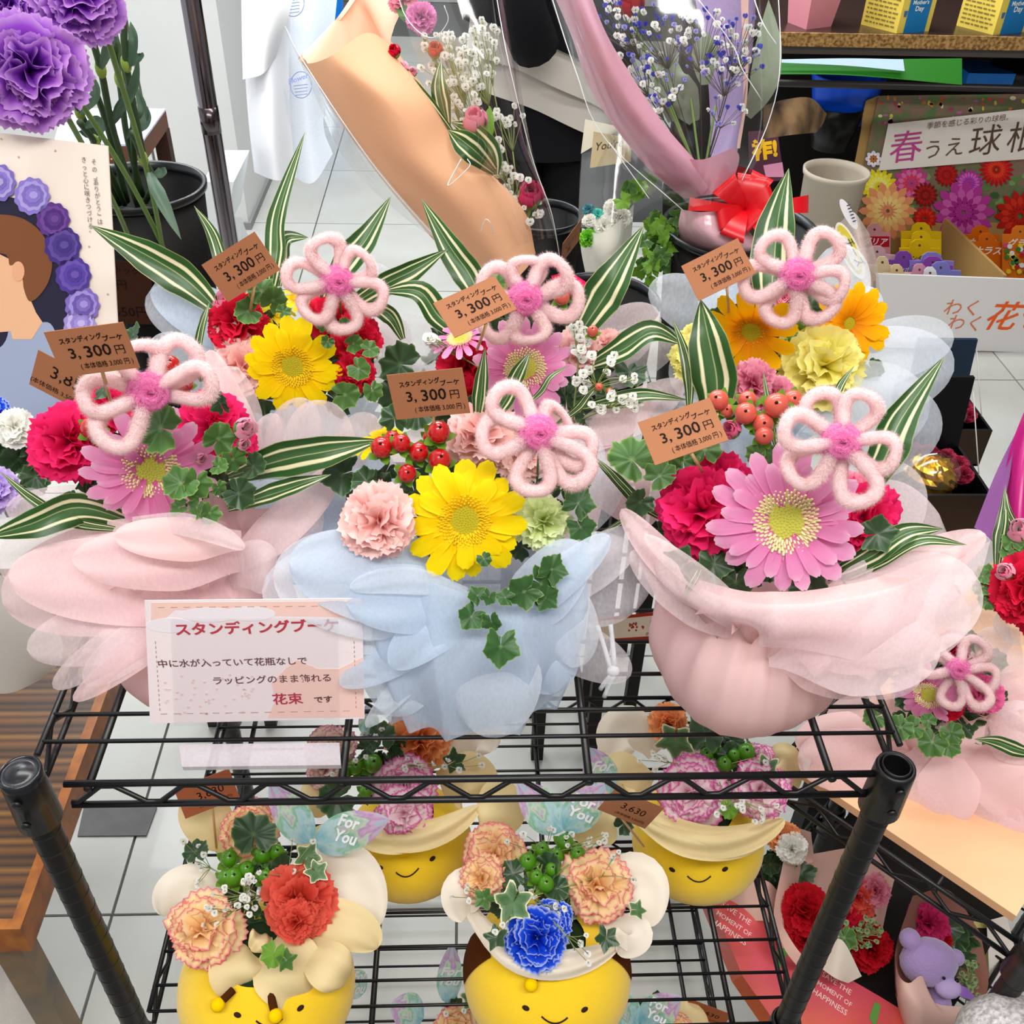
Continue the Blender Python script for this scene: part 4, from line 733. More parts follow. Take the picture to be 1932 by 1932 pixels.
gerbera(D_, 500, 585, .955, 62, MC['gerbera_yellow'], tilt=(.3, 1.2), slim=False, mdisc=(MC['disc_yellow'], MC['disc_tips_yellow']), n=12, layers=1); gerbera(D_, 570, 560, .965, 50, MC['gerbera_yellow'], tilt=(-.3, 1.2), slim=False, mdisc=(MC['disc_yellow'], MC['disc_tips_yellow']), n=12, layers=1)
bud(D_, 425, 570, .93, 30, MC['bud_pink'], (-.3, .6))
for (x, y, s, a, k, d) in ((495, 560, 32, 100, 0, .89), (478, 585, 28, 200, 0, .89), (510, 575, 28, 60, 0, .89), (530, 590, 16, 30, 0, .885), (615, 620, 20, 80, 0, .87), (660, 650, 20, 20, 0, .87), (670, 690, 24, 320, 0, .875), (700, 730, 22, 290, 0, .88), (620, 640, 14, 250, 0, .87), (690, 660, 20, 10, 0, .87), (650, 620, 16, 90, 0, .87), (640, 745, 30, 0, 0, .89)):
    leafat(D_, x, y, d, s, a, k, MC['leaf_green'], (math.sin(x * 3) * .4, math.cos(y) * .4))
leaf(D_, [(415, 590, .93), (350, 530, .92), (270, 480, .91), (170, 425, .91)], 36, tw=.15); leaf(D_, [(440, 560, .93), (420, 500, .92), (400, 440, .92), (366, 388, .93)], 14, tw=.3); leaf(D_, [(510, 560, .94), (520, 480, .93), (525, 400, .94), (575, 250, .96)], 22, tw=.5); leaf(D_, [(525, 540, .95), (530, 490, .95), (540, 450, .95), (582, 448, .96)], 20, tw=.6)
leaf(D_, [(600, 600, .95), (650, 500, .94), (690, 450, .94), (738, 370, .95)], 28, tw=.2); leaf(D_, [(640, 590, .95), (720, 540, .93), (780, 510, .93), (845, 470, .94)], 24, tw=-.3); leaf(D_, [(380, 690, .92), (372, 660, .91), (385, 600, .91), (395, 575, .91)], 8)
# --- E, back centre
E_ = root('bouquet', 'bouquet in greyish pink wrap with a pink gerbera and white gypsophila behind the yellow one', 'bouquet', (.41, .32, 0), GRP)
pouch(E_, .41, .33, PROF, OPS, 10, .1)
for i, l in enumerate([
    ((1080, 720, .95), (1150, 640, .95), (1245, 590, .97), 56, OPP), ((1080, 740, .95), (1180, 660, .94), (1280, 640, .96), 52, OG), ((1060, 830, .92), (1180, 800, .89), (1290, 720, .92), 42, OPP), ((1070, 850, .92), (1160, 810, .90), (1240, 740, .92), 34, OP),
    ((1080, 860, .93), (1160, 880, .91), (1230, 990, .92), 60, OP), ((860, 720, .96), (790, 660, .95), (720, 610, .96), 60, OG), ((850, 760, .95), (760, 720, .94), (700, 690, .95), 50, OG), ((880, 850, .94), (800, 850, .93), (740, 900, .94), 60, OPP)]):
    lobe(E_, *l[:5], ph=i * 1.2, cup=.22)
fill_leaves(E_, 985, 700, .945, 210, 95, 38, seed=13)
carnation(E_, 880, 690, .925, 66, MC['carn_crimson'], (-.1, .1), 0); carnation(E_, 890, 750, .92, 50, MC['carn_crimson'], (-.1, 0), 1); carnation(E_, 1105, 660, .925, 52, MC['carn_pink'], (.4, .1), 2); carnation(E_, 1150, 650, .935, 36, MC['carn_pink'], (.4, .1), 0)
gerbera(E_, 990, 695, .89, 96, MC['gerbera_pink'], tilt=(.1, -.2), n=15, spin=0.4); gerbera(E_, 868, 640, .90, 60, MC['gerbera_pink'], tilt=(-.3, 1.1), n=13, layers=1)
gyps(E_, [(1140, 705, 60, 42, .875), (1165, 760, 50, 20, .875), (1095, 640, 18, 40, .89), (815, 640, 12, 10, .90)], (1080, 800, .92), 60, (8, 12), seed=5)
berries(E_, [(1118, 625, .885, 11, 0, .5), (1080, 545, .92, 14, 0, .5), (1060, 560, .92, 16, 0, .3), (1130, 730, .88, 8, 0, 0), (1150, 738, .88, 7, 0, 0)], MC['berry_coral'])
for (x, y, s, a, k, d) in ((770, 690, 46, 170, 1, .92), (800, 760, 46, 220, 1, .92), (760, 740, 40, 200, 0, .93), (940, 540, 22, 120, 0, .93), (1120, 700, 30, 60, 0, .93), (1100, 780, 30, 320, 0, .91), (890, 770, 26, 30, 1, .91)):
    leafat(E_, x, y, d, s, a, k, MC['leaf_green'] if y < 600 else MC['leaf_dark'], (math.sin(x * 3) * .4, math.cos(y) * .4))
leaf(E_, [(930, 620, .95), (890, 530, .94), (850, 470, .94), (795, 375, .95)], 30, tw=.2); leaf(E_, [(880, 640, .93), (830, 600, .92), (790, 550, .91), (715, 550, .92)], 26, tw=-.3); leaf(E_, [(1080, 650, .93), (1130, 570, .91), (1160, 520, .90), (1215, 425, .91)], 40, tw=.2)
leaf(E_, [(1110, 690, .93), (1170, 660, .91), (1230, 625, .90), (1290, 650, .91)], 28, tw=.5); leaf(E_, [(1090, 770, .91), (1160, 755, .89), (1220, 745, .885), (1300, 755, .89)], 15, tw=.3); leaf(E_, [(1050, 800, .91), (1090, 770, .89), (1110, 745, .885), (1135, 720, .885)], 8)
leaf(E_, [(760, 640, .93), (740, 600, .92), (710, 580, .92), (680, 575, .93)], 18, tw=.3)
# --- F, back right
F_ = root('bouquet', 'bouquet in white-blue sheer wrap with orange gerberas and yellow carnations', 'bouquet', (.64, .34, 0), GRP)
pouch(F_, .64, .34, PROF, OBS, 10, .1)
for i, l in enumerate([
    ((1520, 760, .94), (1660, 680, .92), (1800, 700, .94), 88, OBP), ((1540, 740, .95), (1680, 640, .95), (1800, 640, .97), 60, OBP), ((1540, 800, .93), (1680, 790, .90), (1760, 850, .92), 96, OBP), ((1520, 780, .93), (1650, 760, .89), (1750, 790, .91), 92, OBP),
    ((1400, 640, .97), (1330, 580, .96), (1225, 540, .97), 54, OBP), ((1400, 720, .95), (1330, 700, .94), (1262, 690, .95), 60, OBP), ((1380, 640, .97), (1370, 560, .98), (1350, 520, .99), 50, OB), ((1560, 600, .97), (1600, 530, .98), (1560, 470, 1.0), 60, OBP), ((1590, 620, .97), (1630, 590, .98), (1640, 540, .99), 40, OB), ((1360, 800, .93), (1270, 780, .91), (1210, 800, .92), 44, OBP)]):
    lobe(F_, *l[:5], ph=i * 1.45, cup=.22)
fill_leaves(F_, 1460, 690, .95, 150, 100, 34, seed=15)
carnation(F_, 1560, 695, .90, 92, MC['carn_yellow'], (.2, -.1), 0); carnation(F_, 1520, 650, .93, 50, MC['carn_yellow'], (0, .2), 2); carnation(F_, 1300, 680, .92, 52, MC['carn_yellow'], (-.5, 0), 1); carnation(F_, 1310, 640, .93, 40, MC['carn_yellow'], (-.5, .2), 2)
carnation(F_, 1420, 725, .87, 48, MC['carn_rose'], (-.1, 0), 1); carnation(F_, 1465, 745, .87, 40, MC['carn_rose'], (.1, 0), 2); carnation(F_, 1480, 560, .95, 26, MC['carn_rose'], (0, .4), 0)
for (x, y, R, t, s) in ((1418, 625, 88, (-.1, -.35), .1), (1600, 610, 84, (.55, -.1), .5)):
    gerbera(F_, x, y, .905 if x < 1500 else .915, R, MC['gerbera_orange'], tilt=t, slim=False, mdisc=(mat('disc_olive', '#b8a818', .8), mat('disc_tips_gold', '#f0b810', .8, col2='#9a7808', noise=.5, nscale=300)), n=12, layers=2 if x > 1500 else 1, spin=s, cup=.25)
berries(F_, [(1512, 605, .91, 16, 0, .3), (1500, 640, .93, 14, 0, 0)], MC['berry_green'])
for (x, y, s, a, k, d) in ((1530, 590, 30, 90, 0, .93), (1640, 690, 24, 300, 0, .92), (1500, 610, 30, 90, 0, .94)): leafat(F_, x, y, d, s, a, k, MC['leaf_dark'])
leaf(F_, [(1450, 600, .97), (1455, 520, .96), (1465, 420, .96), (1488, 318, .97)], 42, tw=.15)
# --- G, small one on the right rack
G_ = root('bouquet', 'pink wrapped bouquet standing on the peach board of the right rack', 'bouquet', P(1780, 1450, 1.22) * [1, 1, 0] + [0, 0, -.28])
gx, gy = WM[G_.name][0, 3], WM[G_.name][1, 3]
o = pouch(G_, gx + .02, gy + .05, [(r * .9, z * .62 - .28) for r, z in PROF], OPS, 10, .1)
for i, l in enumerate([
    ((1730, 1410, 1.21), (1620, 1390, 1.19), (1500, 1400, 1.21), 55, OPS), ((1740, 1430, 1.21), (1600, 1440, 1.17), (1505, 1430, 1.19), 60, OP), ((1760, 1430, 1.20), (1640, 1480, 1.17), (1560, 1480, 1.2), 50, OP), ((1790, 1420, 1.18), (1790, 1480, 1.15), (1790, 1560, 1.16), 55, OPS), ((1760, 1420, 1.19), (1720, 1500, 1.16), (1700, 1545, 1.18), 70, OP),
    ((1830, 1400, 1.18), (1870, 1500, 1.14), (1870, 1610, 1.16), 60, OP), ((1850, 1380, 1.18), (1900, 1440, 1.13), (1960, 1560, 1.14), 80, OPS), ((1860, 1360, 1.17), (1900, 1370, 1.13), (1990, 1420, 1.13), 60, OPP), ((1840, 1450, 1.18), (1840, 1560, 1.15), (1860, 1690, 1.18), 46, OPP), ((1880, 1480, 1.17), (1910, 1560, 1.13), (1940, 1620, 1.15), 66, OP), ((1860, 1290, 1.2), (1900, 1260, 1.2), (1990, 1290, 1.2), 50, OPP), ((1860, 1300, 1.2), (1920, 1320, 1.17), (1990, 1350, 1.18), 60, OP), ((1700, 1340, 1.2), (1640, 1340, 1.2), (1560, 1360, 1.22), 40, OP)]):
    lobe(G_, *l[:5], ph=i * 1.6, cup=.25)
fill_leaves(G_, 1790, 1310, 1.17, 105, 80, 26, (20, 30), seed=17)
gerbera(G_, 1752, 1310, 1.13, 66, MC['gerbera_pink'], tilt=(-.3, -.6), n=14, spin=.2); carnation(G_, 1862, 1310, 1.12, 44, mat('carn_magenta', ramp=[(0, '#c03880'), (1, '#f070a8')], trl=.3), (.4, 0), 0); carnation(G_, 1800, 1215, 1.15, 34, MC['carn_red'], (0, .4), 1); carnation(G_, 1790, 1330, 1.14, 30, MC['carn_crimson'], (0, .1), 2)
for (x, y, s, a) in ((1762, 1390, 30, 250), (1730, 1370, 24, 200), (1790, 1375, 24, 300), (1705, 1365, 26, 230), (1870, 1250, 24, 30), (1780, 1400, 26, 330), (1830, 1220, 24, 80), (1660, 1350, 24, 200), (1755, 1365, 16, 120)): leafat(G_, x, y, 1.12, s, a, 0, MC['leaf_green'], (.2, .1))
leaf(G_, [(1960, 1425, 1.13), (1920, 1415, 1.12), (1880, 1400, 1.12), (1838, 1394, 1.12)], 15)
# --- H, right edge
H_ = root('bouquet', 'bouquet in magenta and lilac paper with a crimson carnation at the right edge', 'bouquet', P(1960, 1250, 1.15))
mg, ll = mat('paper_magenta', '#c0207c', .3, .5, trl=.2), mat('paper_orchid', '#a868b0', .3, .5, trl=.2)
mk('paper_wrap', patch([[(1945, 745, 1.12), (1960, 740, 1.1), (1990, 760, 1.12)], [(1905, 850, 1.1), (1935, 870, 1.07), (1990, 880, 1.1)], [(1885, 960, 1.1), (1925, 990, 1.06), (1990, 1000, 1.1)], [(1880, 1010, 1.1), (1920, 1040, 1.07), (1990, 1060, 1.1)]]), mg, H_)
mk('paper_wrap', patch([[(1925, 800, 1.125), (1915, 830, 1.1), (1905, 900, 1.08)], [(1880, 890, 1.12), (1890, 920, 1.09), (1888, 980, 1.075)], [(1838, 995, 1.12), (1860, 1010, 1.09), (1880, 1030, 1.08)]]), ll, H_)
for l in [((1900, 1230, 1.12), (1860, 1200, 1.1), (1800, 1150, 1.12), 50, OG), ((1930, 1240, 1.1), (1900, 1240, 1.08), (1850, 1190, 1.1), 46, OPP), ((1960, 1200, 1.08), (1920, 1190, 1.06), (1880, 1160, 1.08), 34, OG), ((1880, 1110, 1.14), (1850, 1060, 1.13), (1820, 1010, 1.15), 40, OBP)]: lobe(H_, *l)
carnation(H_, 1935, 1115, 1.02, 72, MC['carn_crimson'], (-.2, 0), 0, True); carnation(H_, 1965, 1160, 1.03, 50, MC['carn_crimson'], (0, -.1), 1)
bud(H_, 1895, 1078, 1.03, 22, MC['bud_pink'], (-.2, .2)); bud(H_, 1925, 1000, 1.05, 30, MC['bud_pink'], (-.2, .4))
for (x, y, s, a) in ((1870, 1085, 22, 180), (1860, 1105, 20, 200), (1880, 1120, 20, 240), (1910, 1030, 22, 90), (1925, 1045, 20, 40), (1905, 1050, 16, 120), (1870, 1125, 22, 230), (1860, 1090, 16, 150)): leafat(H_, x, y, 1.05, s, a, 0, MC['leaf_green'], (.3, .3))
leaf(H_, [(1880, 1080, 1.06), (1885, 1020, 1.06), (1892, 980, 1.06), (1897, 915, 1.07)], 13, tw=.2); leaf(H_, [(1900, 1040, 1.07), (1915, 1000, 1.06), (1900, 960, 1.06), (1897, 920, 1.07)], 8)
# --- I, left edge
I_ = root('bouquet', 'bouquet with white, blue and mauve carnations cut off at the left edge', 'bouquet', P(-60, 1000, .98))
carnation(I_, 25, 805, .92, 44, MC['carn_white'], (-.1, .2), 0); carnation(I_, -15, 775, .94, 34, MC['carn_blue'], (0, .2), 1); carnation(I_, -15, 925, .90, 48, MC['carn_mauve'], (-.2, 0), 2); carnation(I_, 155, 705, 1.0, 30, mat('carn_indigo', ramp=[(0, '#201078'), (1, '#5848c0')], trl=.3), (0, .4), 0)
fill_leaves(I_, 20, 880, .96, 80, 70, 14, (30, 44), seed=19)
lobe(I_, (80, 1000, .93), (40, 960, .92), (10, 940, .93), 50, OG)
# ---------------------------------------------------------------- chenille picks and cards
for x, y, d, R, lab, an, le in (
    (282, 741, .70, 120, 'pink chenille flower on the magenta and pink bouquet above the sign card', (51, 14, 186, 230, 104), (1, .98, .96, 1.02, .75)),
    (1018, 818, .735, 112, 'pink chenille flower above the yellow gerbera of the blue bouquet', (135, 183, 262, -44, 35, -22), (1.0, .98, .98, 1.08, .52, .93)),
    (1589, 834, .70, 114, 'pink chenille flower above the large pink gerbera', (118, 62, 163, -18, 289, 214), (.92, .84, .98, .86, 1.04, 1.0)),
    (638, 532, .84, 96, 'pink chenille flower above the rear yellow gerbera at the left', (112, 41, -22, -82, 173, 228), (.87, .74, .93, .93, 1.0, .88)),
    (992, 565, .82, 104, 'pink chenille flower over the rear pink gerbera', (88, 41, -2, -83, 150, 218), (.7, .88, 1.0, .74, .88, .92)),
    (1507, 520, .83, 102, 'pink chenille flower over the orange gerberas', (130, 46, -20, 184, 241, -57), (.9, .9, .84, 1.0, .92, .9)),
    (1810, 1264, 1.10, 70, 'small pink chenille flower on the bouquet of the right rack', (108, 55, -14, -54, 255, 171), (.9, .95, .92, 1.1, 1.0, 1.0))): chenille(x, y, d, R, lab, (0, 0), 0, angs=list(an), lens=list(le))
for tl, tr, bl, d, where, stk in (((82, 627), (232, 608), (119, 712), .635, 'magenta bouquet above the sign card', (215, 780, .79)), ((729, 708), (872, 694), (748, 792), .75, 'blue wrapped bouquet with the yellow gerbera', (820, 830, .80)),
                                  ((1203, 797), (1339, 750), (1236, 878), .75, 'bouquet with the large pink gerbera', (1325, 890, .80)), ((380, 500), (480, 437), (430, 570), .84, 'rear left bouquet beside the long striped leaf', (470, 600, .90)),
                                  ((817, 572), (933, 520), (858, 637), .755, 'rear pink gerbera bouquet', (900, 660, .88)), ((1285, 502), (1392, 449), (1318, 568), .84, 'rear right bouquet with orange gerberas', (1375, 590, .90))):
    card(tl, tr, bl, d, L3300(), 'brown 3,300 yen card stuck in the ' + where, stick=stk)
card((72, 660), (215, 735), (55, 725), .93, [('3,850', .22, .74, .42, {}), ('(本体価格 3,500円)', .0, .7, .1, {})], 'brown card reading 3,850 half hidden behind a 3,300 card', ratio=1.9)
# ---------------------------------------------------------------- bee pots
def hit_ell(px, py, c, r, off=0.):
    v = ray(px, py); r = np.array(r) + off; o = (CAM - c) / r; d = v / r; A, B, C_ = d @ d, 2 * o @ d, o @ o - 1; D = B * B - 4 * A * C_
    t = (-B - math.sqrt(max(D, 0))) / (2 * A); return CAM + v * t
wing_m = mat('pearl_wing', ramp=[(0, '#8cd0e0'), (.3, '#c4e8ee'), (.45, '#8ccfae'), (.6, '#d8ecd8'), (.72, '#c8a0dc'), (.85, '#e8c4e4'), (1, '#b8dcee')], axis='v', wave=(3.5, 1.3), rough=.2, spec=.6, trl=.25, alpha=.93)
def wing(rt, base, tip, w, z, text_=None, ang=None):
    b = PZ(*base, z); d = dep(b); t = P(*tip, d - .03); n = nrm((b + t) / 2, .1, .1); x = t - b; L_ = np.linalg.norm(x); x = nz(x); y = nz(np.cross(n, x)); n = np.cross(x, y); W_ = w * d / FPX
    v = np.linspace(0, 1, 14)[:, None]; u = np.linspace(-1, 1, 9)[None]; h = W_ * np.sin(np.pi * np.clip(v, .0, 1) ** .8) ** .75 * u
    A = b + (v * L_)[..., None] * x + h[..., None] * y + (.004 * np.sin(3 * v) * (1 - u * u))[..., None] * n
    o = mk('wing', G().gridv(A), wing_m, rt)
    if text_:
        c = b + x * L_ * .5 + n * .007; ex = nz(P(tip[0] + 60, tip[1] + 10, d) - P(*tip, d)); ex = nz(ex - n * (ex @ n)); ey = np.cross(n, ex)
        for k, tt in enumerate(text_): text(tt, c - ex * .014 + ey * (.004 - .016 * k), c + ex * .014 + ey * (.004 - .016 * k), n, plain('#f8fbff', .4), o, bold=.03, ital=.3)
    return o
def bee(label, cpx, Rpx, z0, eyes, mouth, poms, carns, bers, gy, lobes, leaves, wings=(), nose=None, bands=(), zf=None, hsc=.86, group='yellow bee pots with carnations'):
    zc = z0 + .078; c = PZ(*cpx, zc); R = Rpx * dep(c) / FPX; h = R * hsc; c[2] = z0 + h * .97; r = (R, R * .96, h)
    rt = root('bee_pot', label, 'flower pot', (c[0], c[1], z0), group); zf = zf or z0 + .2
    # soft round body, a little flattened underneath and open at the top
    n = 40; ph = np.linspace(.42, np.pi, 22); th = np.linspace(0, 2 * np.pi, n, endpoint=False); A = np.zeros((22, n, 3))
    for j, p in enumerate(ph):
        rr = math.sin(p) if p < np.pi - 1e-3 else .002; A[j, :, 0] = c[0] + R * rr * np.cos(th); A[j, :, 1] = c[1] + R * .96 * rr * np.sin(th); A[j, :, 2] = max(c[2] + h * math.cos(p), z0 + .002)
    mk('body', G().gridv(A, closed=True), MC['plush_yellow'], rt)
    for (t0, t1, p0, p1) in bands:
        tt, pp_ = np.meshgrid(np.linspace(t0, t1, 14), np.linspace(p0, p1, 12)); k = 1.012
        mk('brown_stripe', G().gridv(np.stack([c[0] + R * k * np.sin(pp_) * np.cos(tt), c[1] + R * .96 * k * np.sin(pp_) * np.sin(tt), c[2] + h * k * np.cos(pp_)], -1)), MC['plush_brown'], rt)
    for (x, y, a) in eyes:
        p = hit_ell(x, y, c, r, .0004); nn = nz((p - c) / np.array(r) ** 2); M = rotz(frame(p, nn, UP), a); mk('eye', G().ball(p, (.0042, .0027, .0012), M, 12, 6), MC['stitch'], rt)
    (ax, ay), (bx_, by_), sag = mouth; pts = [hit_ell(ax + (bx_ - ax) * t, ay + (by_ - ay) * t + sag * 4 * t * (1 - t), c, r, .0006) for t in np.linspace(0, 1, 12)]; mk('mouth', G().tube(pts, .0009, 6), MC['stitch'], rt)
    for (x0, y0, x1_, y1_) in poms:
        a = hit_ell(x0, y0, c, r, .004); b = hit_ell(x1_, y1_, c, r, .006); m_ = (a + b) / 2 + nz(nrm(a)) * .004; s = mk('antenna', G().tube(cr([a, m_, b], 8), .0042, 8), MC['plush_brown'], rt)
        mk('bobble', G().ball(b + nrm(b) * .006, .0072, None, 14, 10), MC['plush_gold'], s)
    gr = G(); gr.lathe([(R * .5, z0 + h * 1.7), (R * .3, z0 + h * 1.95), (.001, z0 + h * 2.0)], T((c[0], c[1], 0)), 20); mk('flower_foam', gr, plain('#1c3015', .9), rt)
    for i, l in enumerate(lobes): 
        a, b, t = l[:3]; d0 = dep(PZ(*a, zf - .03)); lobe(rt, (*a, d0 + .02), (*b, dep(PZ(*b, zf - .01)) - .012), (*t, d0 + (l[5] if len(l) > 5 else 0.)), l[3], l[4], ph=i * 1.4, cup=.3, wave=.3 if l[3] < 32 else .1)
    dz = lambda x, y, e=0: dep(PZ(x, y, zf + e))
    for (x, y, R_, m, ti) in carns: carnation(rt, x, y, dz(x, y), R_, MC[m], ti)
    berries(rt, [(x, y, dz(x, y), s, .1, .3) for x, y, s in bers], MC['berry_green'])
    for (x, y, s, a, k, m) in leaves: leafat(rt, x, y, dz(x, y, .02), s, a, k, MC[m], (math.sin(x) * .4, math.cos(y) * .4), 'ivy_leaf' if m == 'ivy_leaf' else 'leaf')
    cx_ = sum(q[0] for q in carns) / len(carns); cy_ = sum(q[1] for q in carns) / len(carns)
    fill_leaves(rt, cx_, cy_, dz(cx_, cy_, -.02), 70, 60, 12, (18, 30), seed=int(cpx[0]))
    if gy: gyps(rt, [(x, y, a, b, dz(x, y, .02), n_) for x, y, a, b, n_ in gy], (cx_, cy_, dz(cx_, cy_, -.01)), 1, (5.5, 8), seed=int(cpx[0]))
    for w_ in wings: wing(rt, w_[0], w_[1], w_[2], zf, *w_[3:])
    return rt
PC, PI = MC['paper_cream'], MC['paper_ivory']
Z2 = -.47
bee('yellow bee pot with salmon and peach carnations, front left of the middle shelf', (505, 1862), 164, Z2, [(448, 1915, -.3), (567, 1902, .4)], ((483, 1926), (533, 1922), 12), [(440, 1868, 411, 1896), (510, 1876, 520, 1917)],
    [(375, 1758, 74, 'carn_peach', (-.3, -.1)), (572, 1700, 74, 'carn_salmon', (.25, 0)), (470, 1560, 58, 'carn_peach', (0, .3)), (560, 1745, 44, 'carn_salmon', (.1, -.3))],
    [(432, 1620, 17), (440, 1655, 18), (465, 1640, 15), (495, 1612, 17), (522, 1608, 15), (500, 1655, 14), (425, 1655, 14)],
    [(450, 1690, 60, 40, 22), (365, 1620, 25, 60, 9), (560, 1640, 90, 60, 8), (420, 1730, 60, 40, 8), (480, 1690, 30, 20, 6)],
    [((560, 1680), (660, 1590), (700, 1760), 66, PI), ((540, 1740), (660, 1720), (712, 1790), 44, PC), ((500, 1760), (540, 1840), (590, 1878), 66, PC), ((470, 1770), (440, 1840), (470, 1868), 60, PC), ((560, 1770), (640, 1840), (655, 1850), 44, PC), ((430, 1700), (330, 1650), (310, 1730), 50, PI), ((450, 1600), (380, 1550), (360, 1500), 46, PC), ((560, 1600), (640, 1580), (625, 1640), 44, PC), ((500, 1760), (500, 1770), (472, 1790), 26, PC, -.02)],
    [(575, 1625, 30, 60, 3, 'ivy_leaf'), (590, 1640, 26, 330, 3, 'ivy_leaf'), (370, 1615, 26, 100, 0, 'leaf_dark'), (520, 1790, 26, 260, 0, 'leaf_bright'), (535, 1805, 24, 300, 3, 'leaf_green'), (480, 1590, 46, 90, 1, 'leaf_dark')],
    [((588, 1590), (508, 1478), 34), ((590, 1592), (735, 1545), 38, ('For', 'You'))])
bee('yellow bee pot with a bright blue carnation, front centre of the middle shelf', (1032, 1836), 158, Z2, [(992, 1902, -.3), (1103, 1905, .3)], ((1022, 1918), (1071, 1920), 12), [(1012, 1838, 1002, 1858)],
    [(928, 1612, 70, 'carn_peach', (-.2, .1)), (1130, 1670, 72, 'carn_peach', (.2, 0)), (1012, 1775, 70, 'carn_blue', (0, -.25)), (1040, 1740, 44, 'carn_blue', (.1, -.1)), (905, 1660, 46, 'carn_peach', (-.3, -.1))],
    [(995, 1626, 17), (1022, 1604, 15), (1066, 1590, 17), (1090, 1612, 16), (1030, 1668, 16), (1012, 1655, 14), (1042, 1640, 14), (1050, 1615, 14)],
    [(1040, 1580, 110, 20, 9), (1120, 1590, 60, 25, 6), (1180, 1640, 30, 40, 4), (1030, 1710, 60, 20, 7), (880, 1690, 30, 30, 5), (1090, 1790, 30, 40, 5), (950, 1740, 20, 30, 3)],
    [((1120, 1720), (1230, 1590), (1222, 1750), 52, PI), ((1140, 1760), (1240, 1740), (1165, 1800), 36, PI), ((940, 1700), (850, 1640), (872, 1740), 42, PI), ((980, 1560), (930, 1520), (900, 1520), 60, PC), ((1080, 1580), (1120, 1530), (1160, 1520), 60, PC), ((880, 1700), (980, 1900), (1170, 1780), 28, PI, -.01)],
    [(975, 1690, 44, 230, 3, 'ivy_leaf'), (1170, 1560, 22, 30, 0, 'leaf_dark'), (940, 1760, 26, 250, 3, 'leaf_dark'), (1145, 1760, 28, 250, 3, 'leaf_dark'), (1195, 1716, 22, 350, 3, 'ivy_leaf'), (920, 1700, 24, 140, 3, 'leaf_green')],
    [((1063, 1568), (975, 1478), 38), ((1065, 1568), (1142, 1478), 34, ('For', 'You'))], bands=[(2.75, 3.32, .75, 1.45), (-.2, .4, .75, 1.4)])
bee('yellow bee pot with orange and pink edged carnations, rear left of the middle shelf', (772, 1577), 118, Z2, [(717, 1637, -.1), (816, 1620, .5)], ((747, 1646), (790, 1638), 12), [(771, 1572, 761, 1606)],
    [(620, 1415, 58, 'carn_cloud', (-.3, .1)), (792, 1395, 66, 'carn_orange', (.1, .2)), (765, 1480, 62, 'carn_picotee', (0, 0)), (765, 1540, 56, 'carn_picotee', (.1, -.3)), (610, 1455, 40, 'carn_cloud', (-.3, -.1))],
    [(670, 1447, 15), (704, 1441, 18), (690, 1492, 13), (650, 1455, 11)],
    [(700, 1380, 30, 20, 9), (800, 1440, 60, 24, 8), (650, 1440, 60, 25, 7), (880, 1440, 40, 20, 5)],
    [((830, 1450), (900, 1360), (925, 1420), 50, PI), ((830, 1480), (900, 1450), (905, 1510), 54, PC), ((650, 1530), (770, 1640), (905, 1520), 28, PC, -.01), ((650, 1560), (720, 1600), (790, 1590), 22, PC), ((640, 1480), (590, 1500), (610, 1540), 44, PC)],
    [(850, 1440, 28, 20, 3, 'leaf_dark'), (650, 1500, 40, 200, 0, 'leaf_dark'), (720, 1400, 30, 90, 0, 'leaf_dark')],
    [((700, 1390), (690, 1330), 20)], zf=Z2 + .2)
bee('yellow bee pot with magenta edged carnations, rear right of the middle shelf', (1318, 1578), 124, Z2, [(1268, 1641, -.4), (1368, 1640, .4)], ((1297, 1653), (1341, 1653), 11), [(1299, 1588, 1291, 1606)],
    [(1300, 1500, 70, 'carn_picotee', (-.1, -.1)), (1440, 1490, 62, 'carn_picotee', (.3, -.1)), (1262, 1362, 40, 'carn_orange', (0, .2)), (1430, 1430, 36, 'carn_picotee', (.2, .2)), (1310, 1460, 50, 'carn_picotee', (0, .2))],
    [(1332, 1425, 14), (1366, 1442, 15), (1408, 1420, 18), (1345, 1410, 14), (1385, 1425, 12)],
    [(1235, 1435, 30, 20, 6), (1420, 1530, 60, 25, 10), (1380, 1540, 30, 30, 6), (1440, 1425, 30, 15, 3)],
    [((1240, 1420), (1170, 1330), (1148, 1430), 46, PI), ((1230, 1480), (1150, 1440), (1160, 1500), 46, PC), ((1190, 1500), (1320, 1660), (1480, 1545), 30, PC, -.01), ((1200, 1540), (1300, 1630), (1440, 1590), 24, PC), ((1450, 1440), (1490, 1400), (1490, 1500), 32, PC)],
    [(1275, 1385, 44, 265, 3, 'ivy_leaf'), (1450, 1440, 32, 260, 3, 'ivy_leaf'), (1380, 1520, 20, 250, 0, 'leaf_bright'), (1330, 1400, 40, 90, 0, 'leaf_dark')],
    [((1150, 1500), (1110, 1410), 34, ('For', 'You'))])
bee('bee pot with orange and salmon carnations on the lowest shelf, its pearly wings showing', (905, 2010), 120, -.86, [(870, 2030, 0), (940, 2030, 0)], ((890, 2050), (920, 2050), 10), [], [(862, 1945, 52, 'carn_peach', (0, 0)), (925, 1945, 40, 'carn_salmon', (0, .1))], [], [(850, 1910, 30, 14, 3)],
    [((900, 1960), (960, 1900), (980, 1960), 40, PC)], [(890, 1895, 26, 90, 3, 'ivy_leaf'), (905, 1910, 24, 40, 3, 'leaf_grey')], [((845, 1895), (852, 1780), 24, ('For', 'You')), ((800, 1920), (735, 1895), 34), ((690, 1870), (650, 1840), 26, ('For', 'You'))])
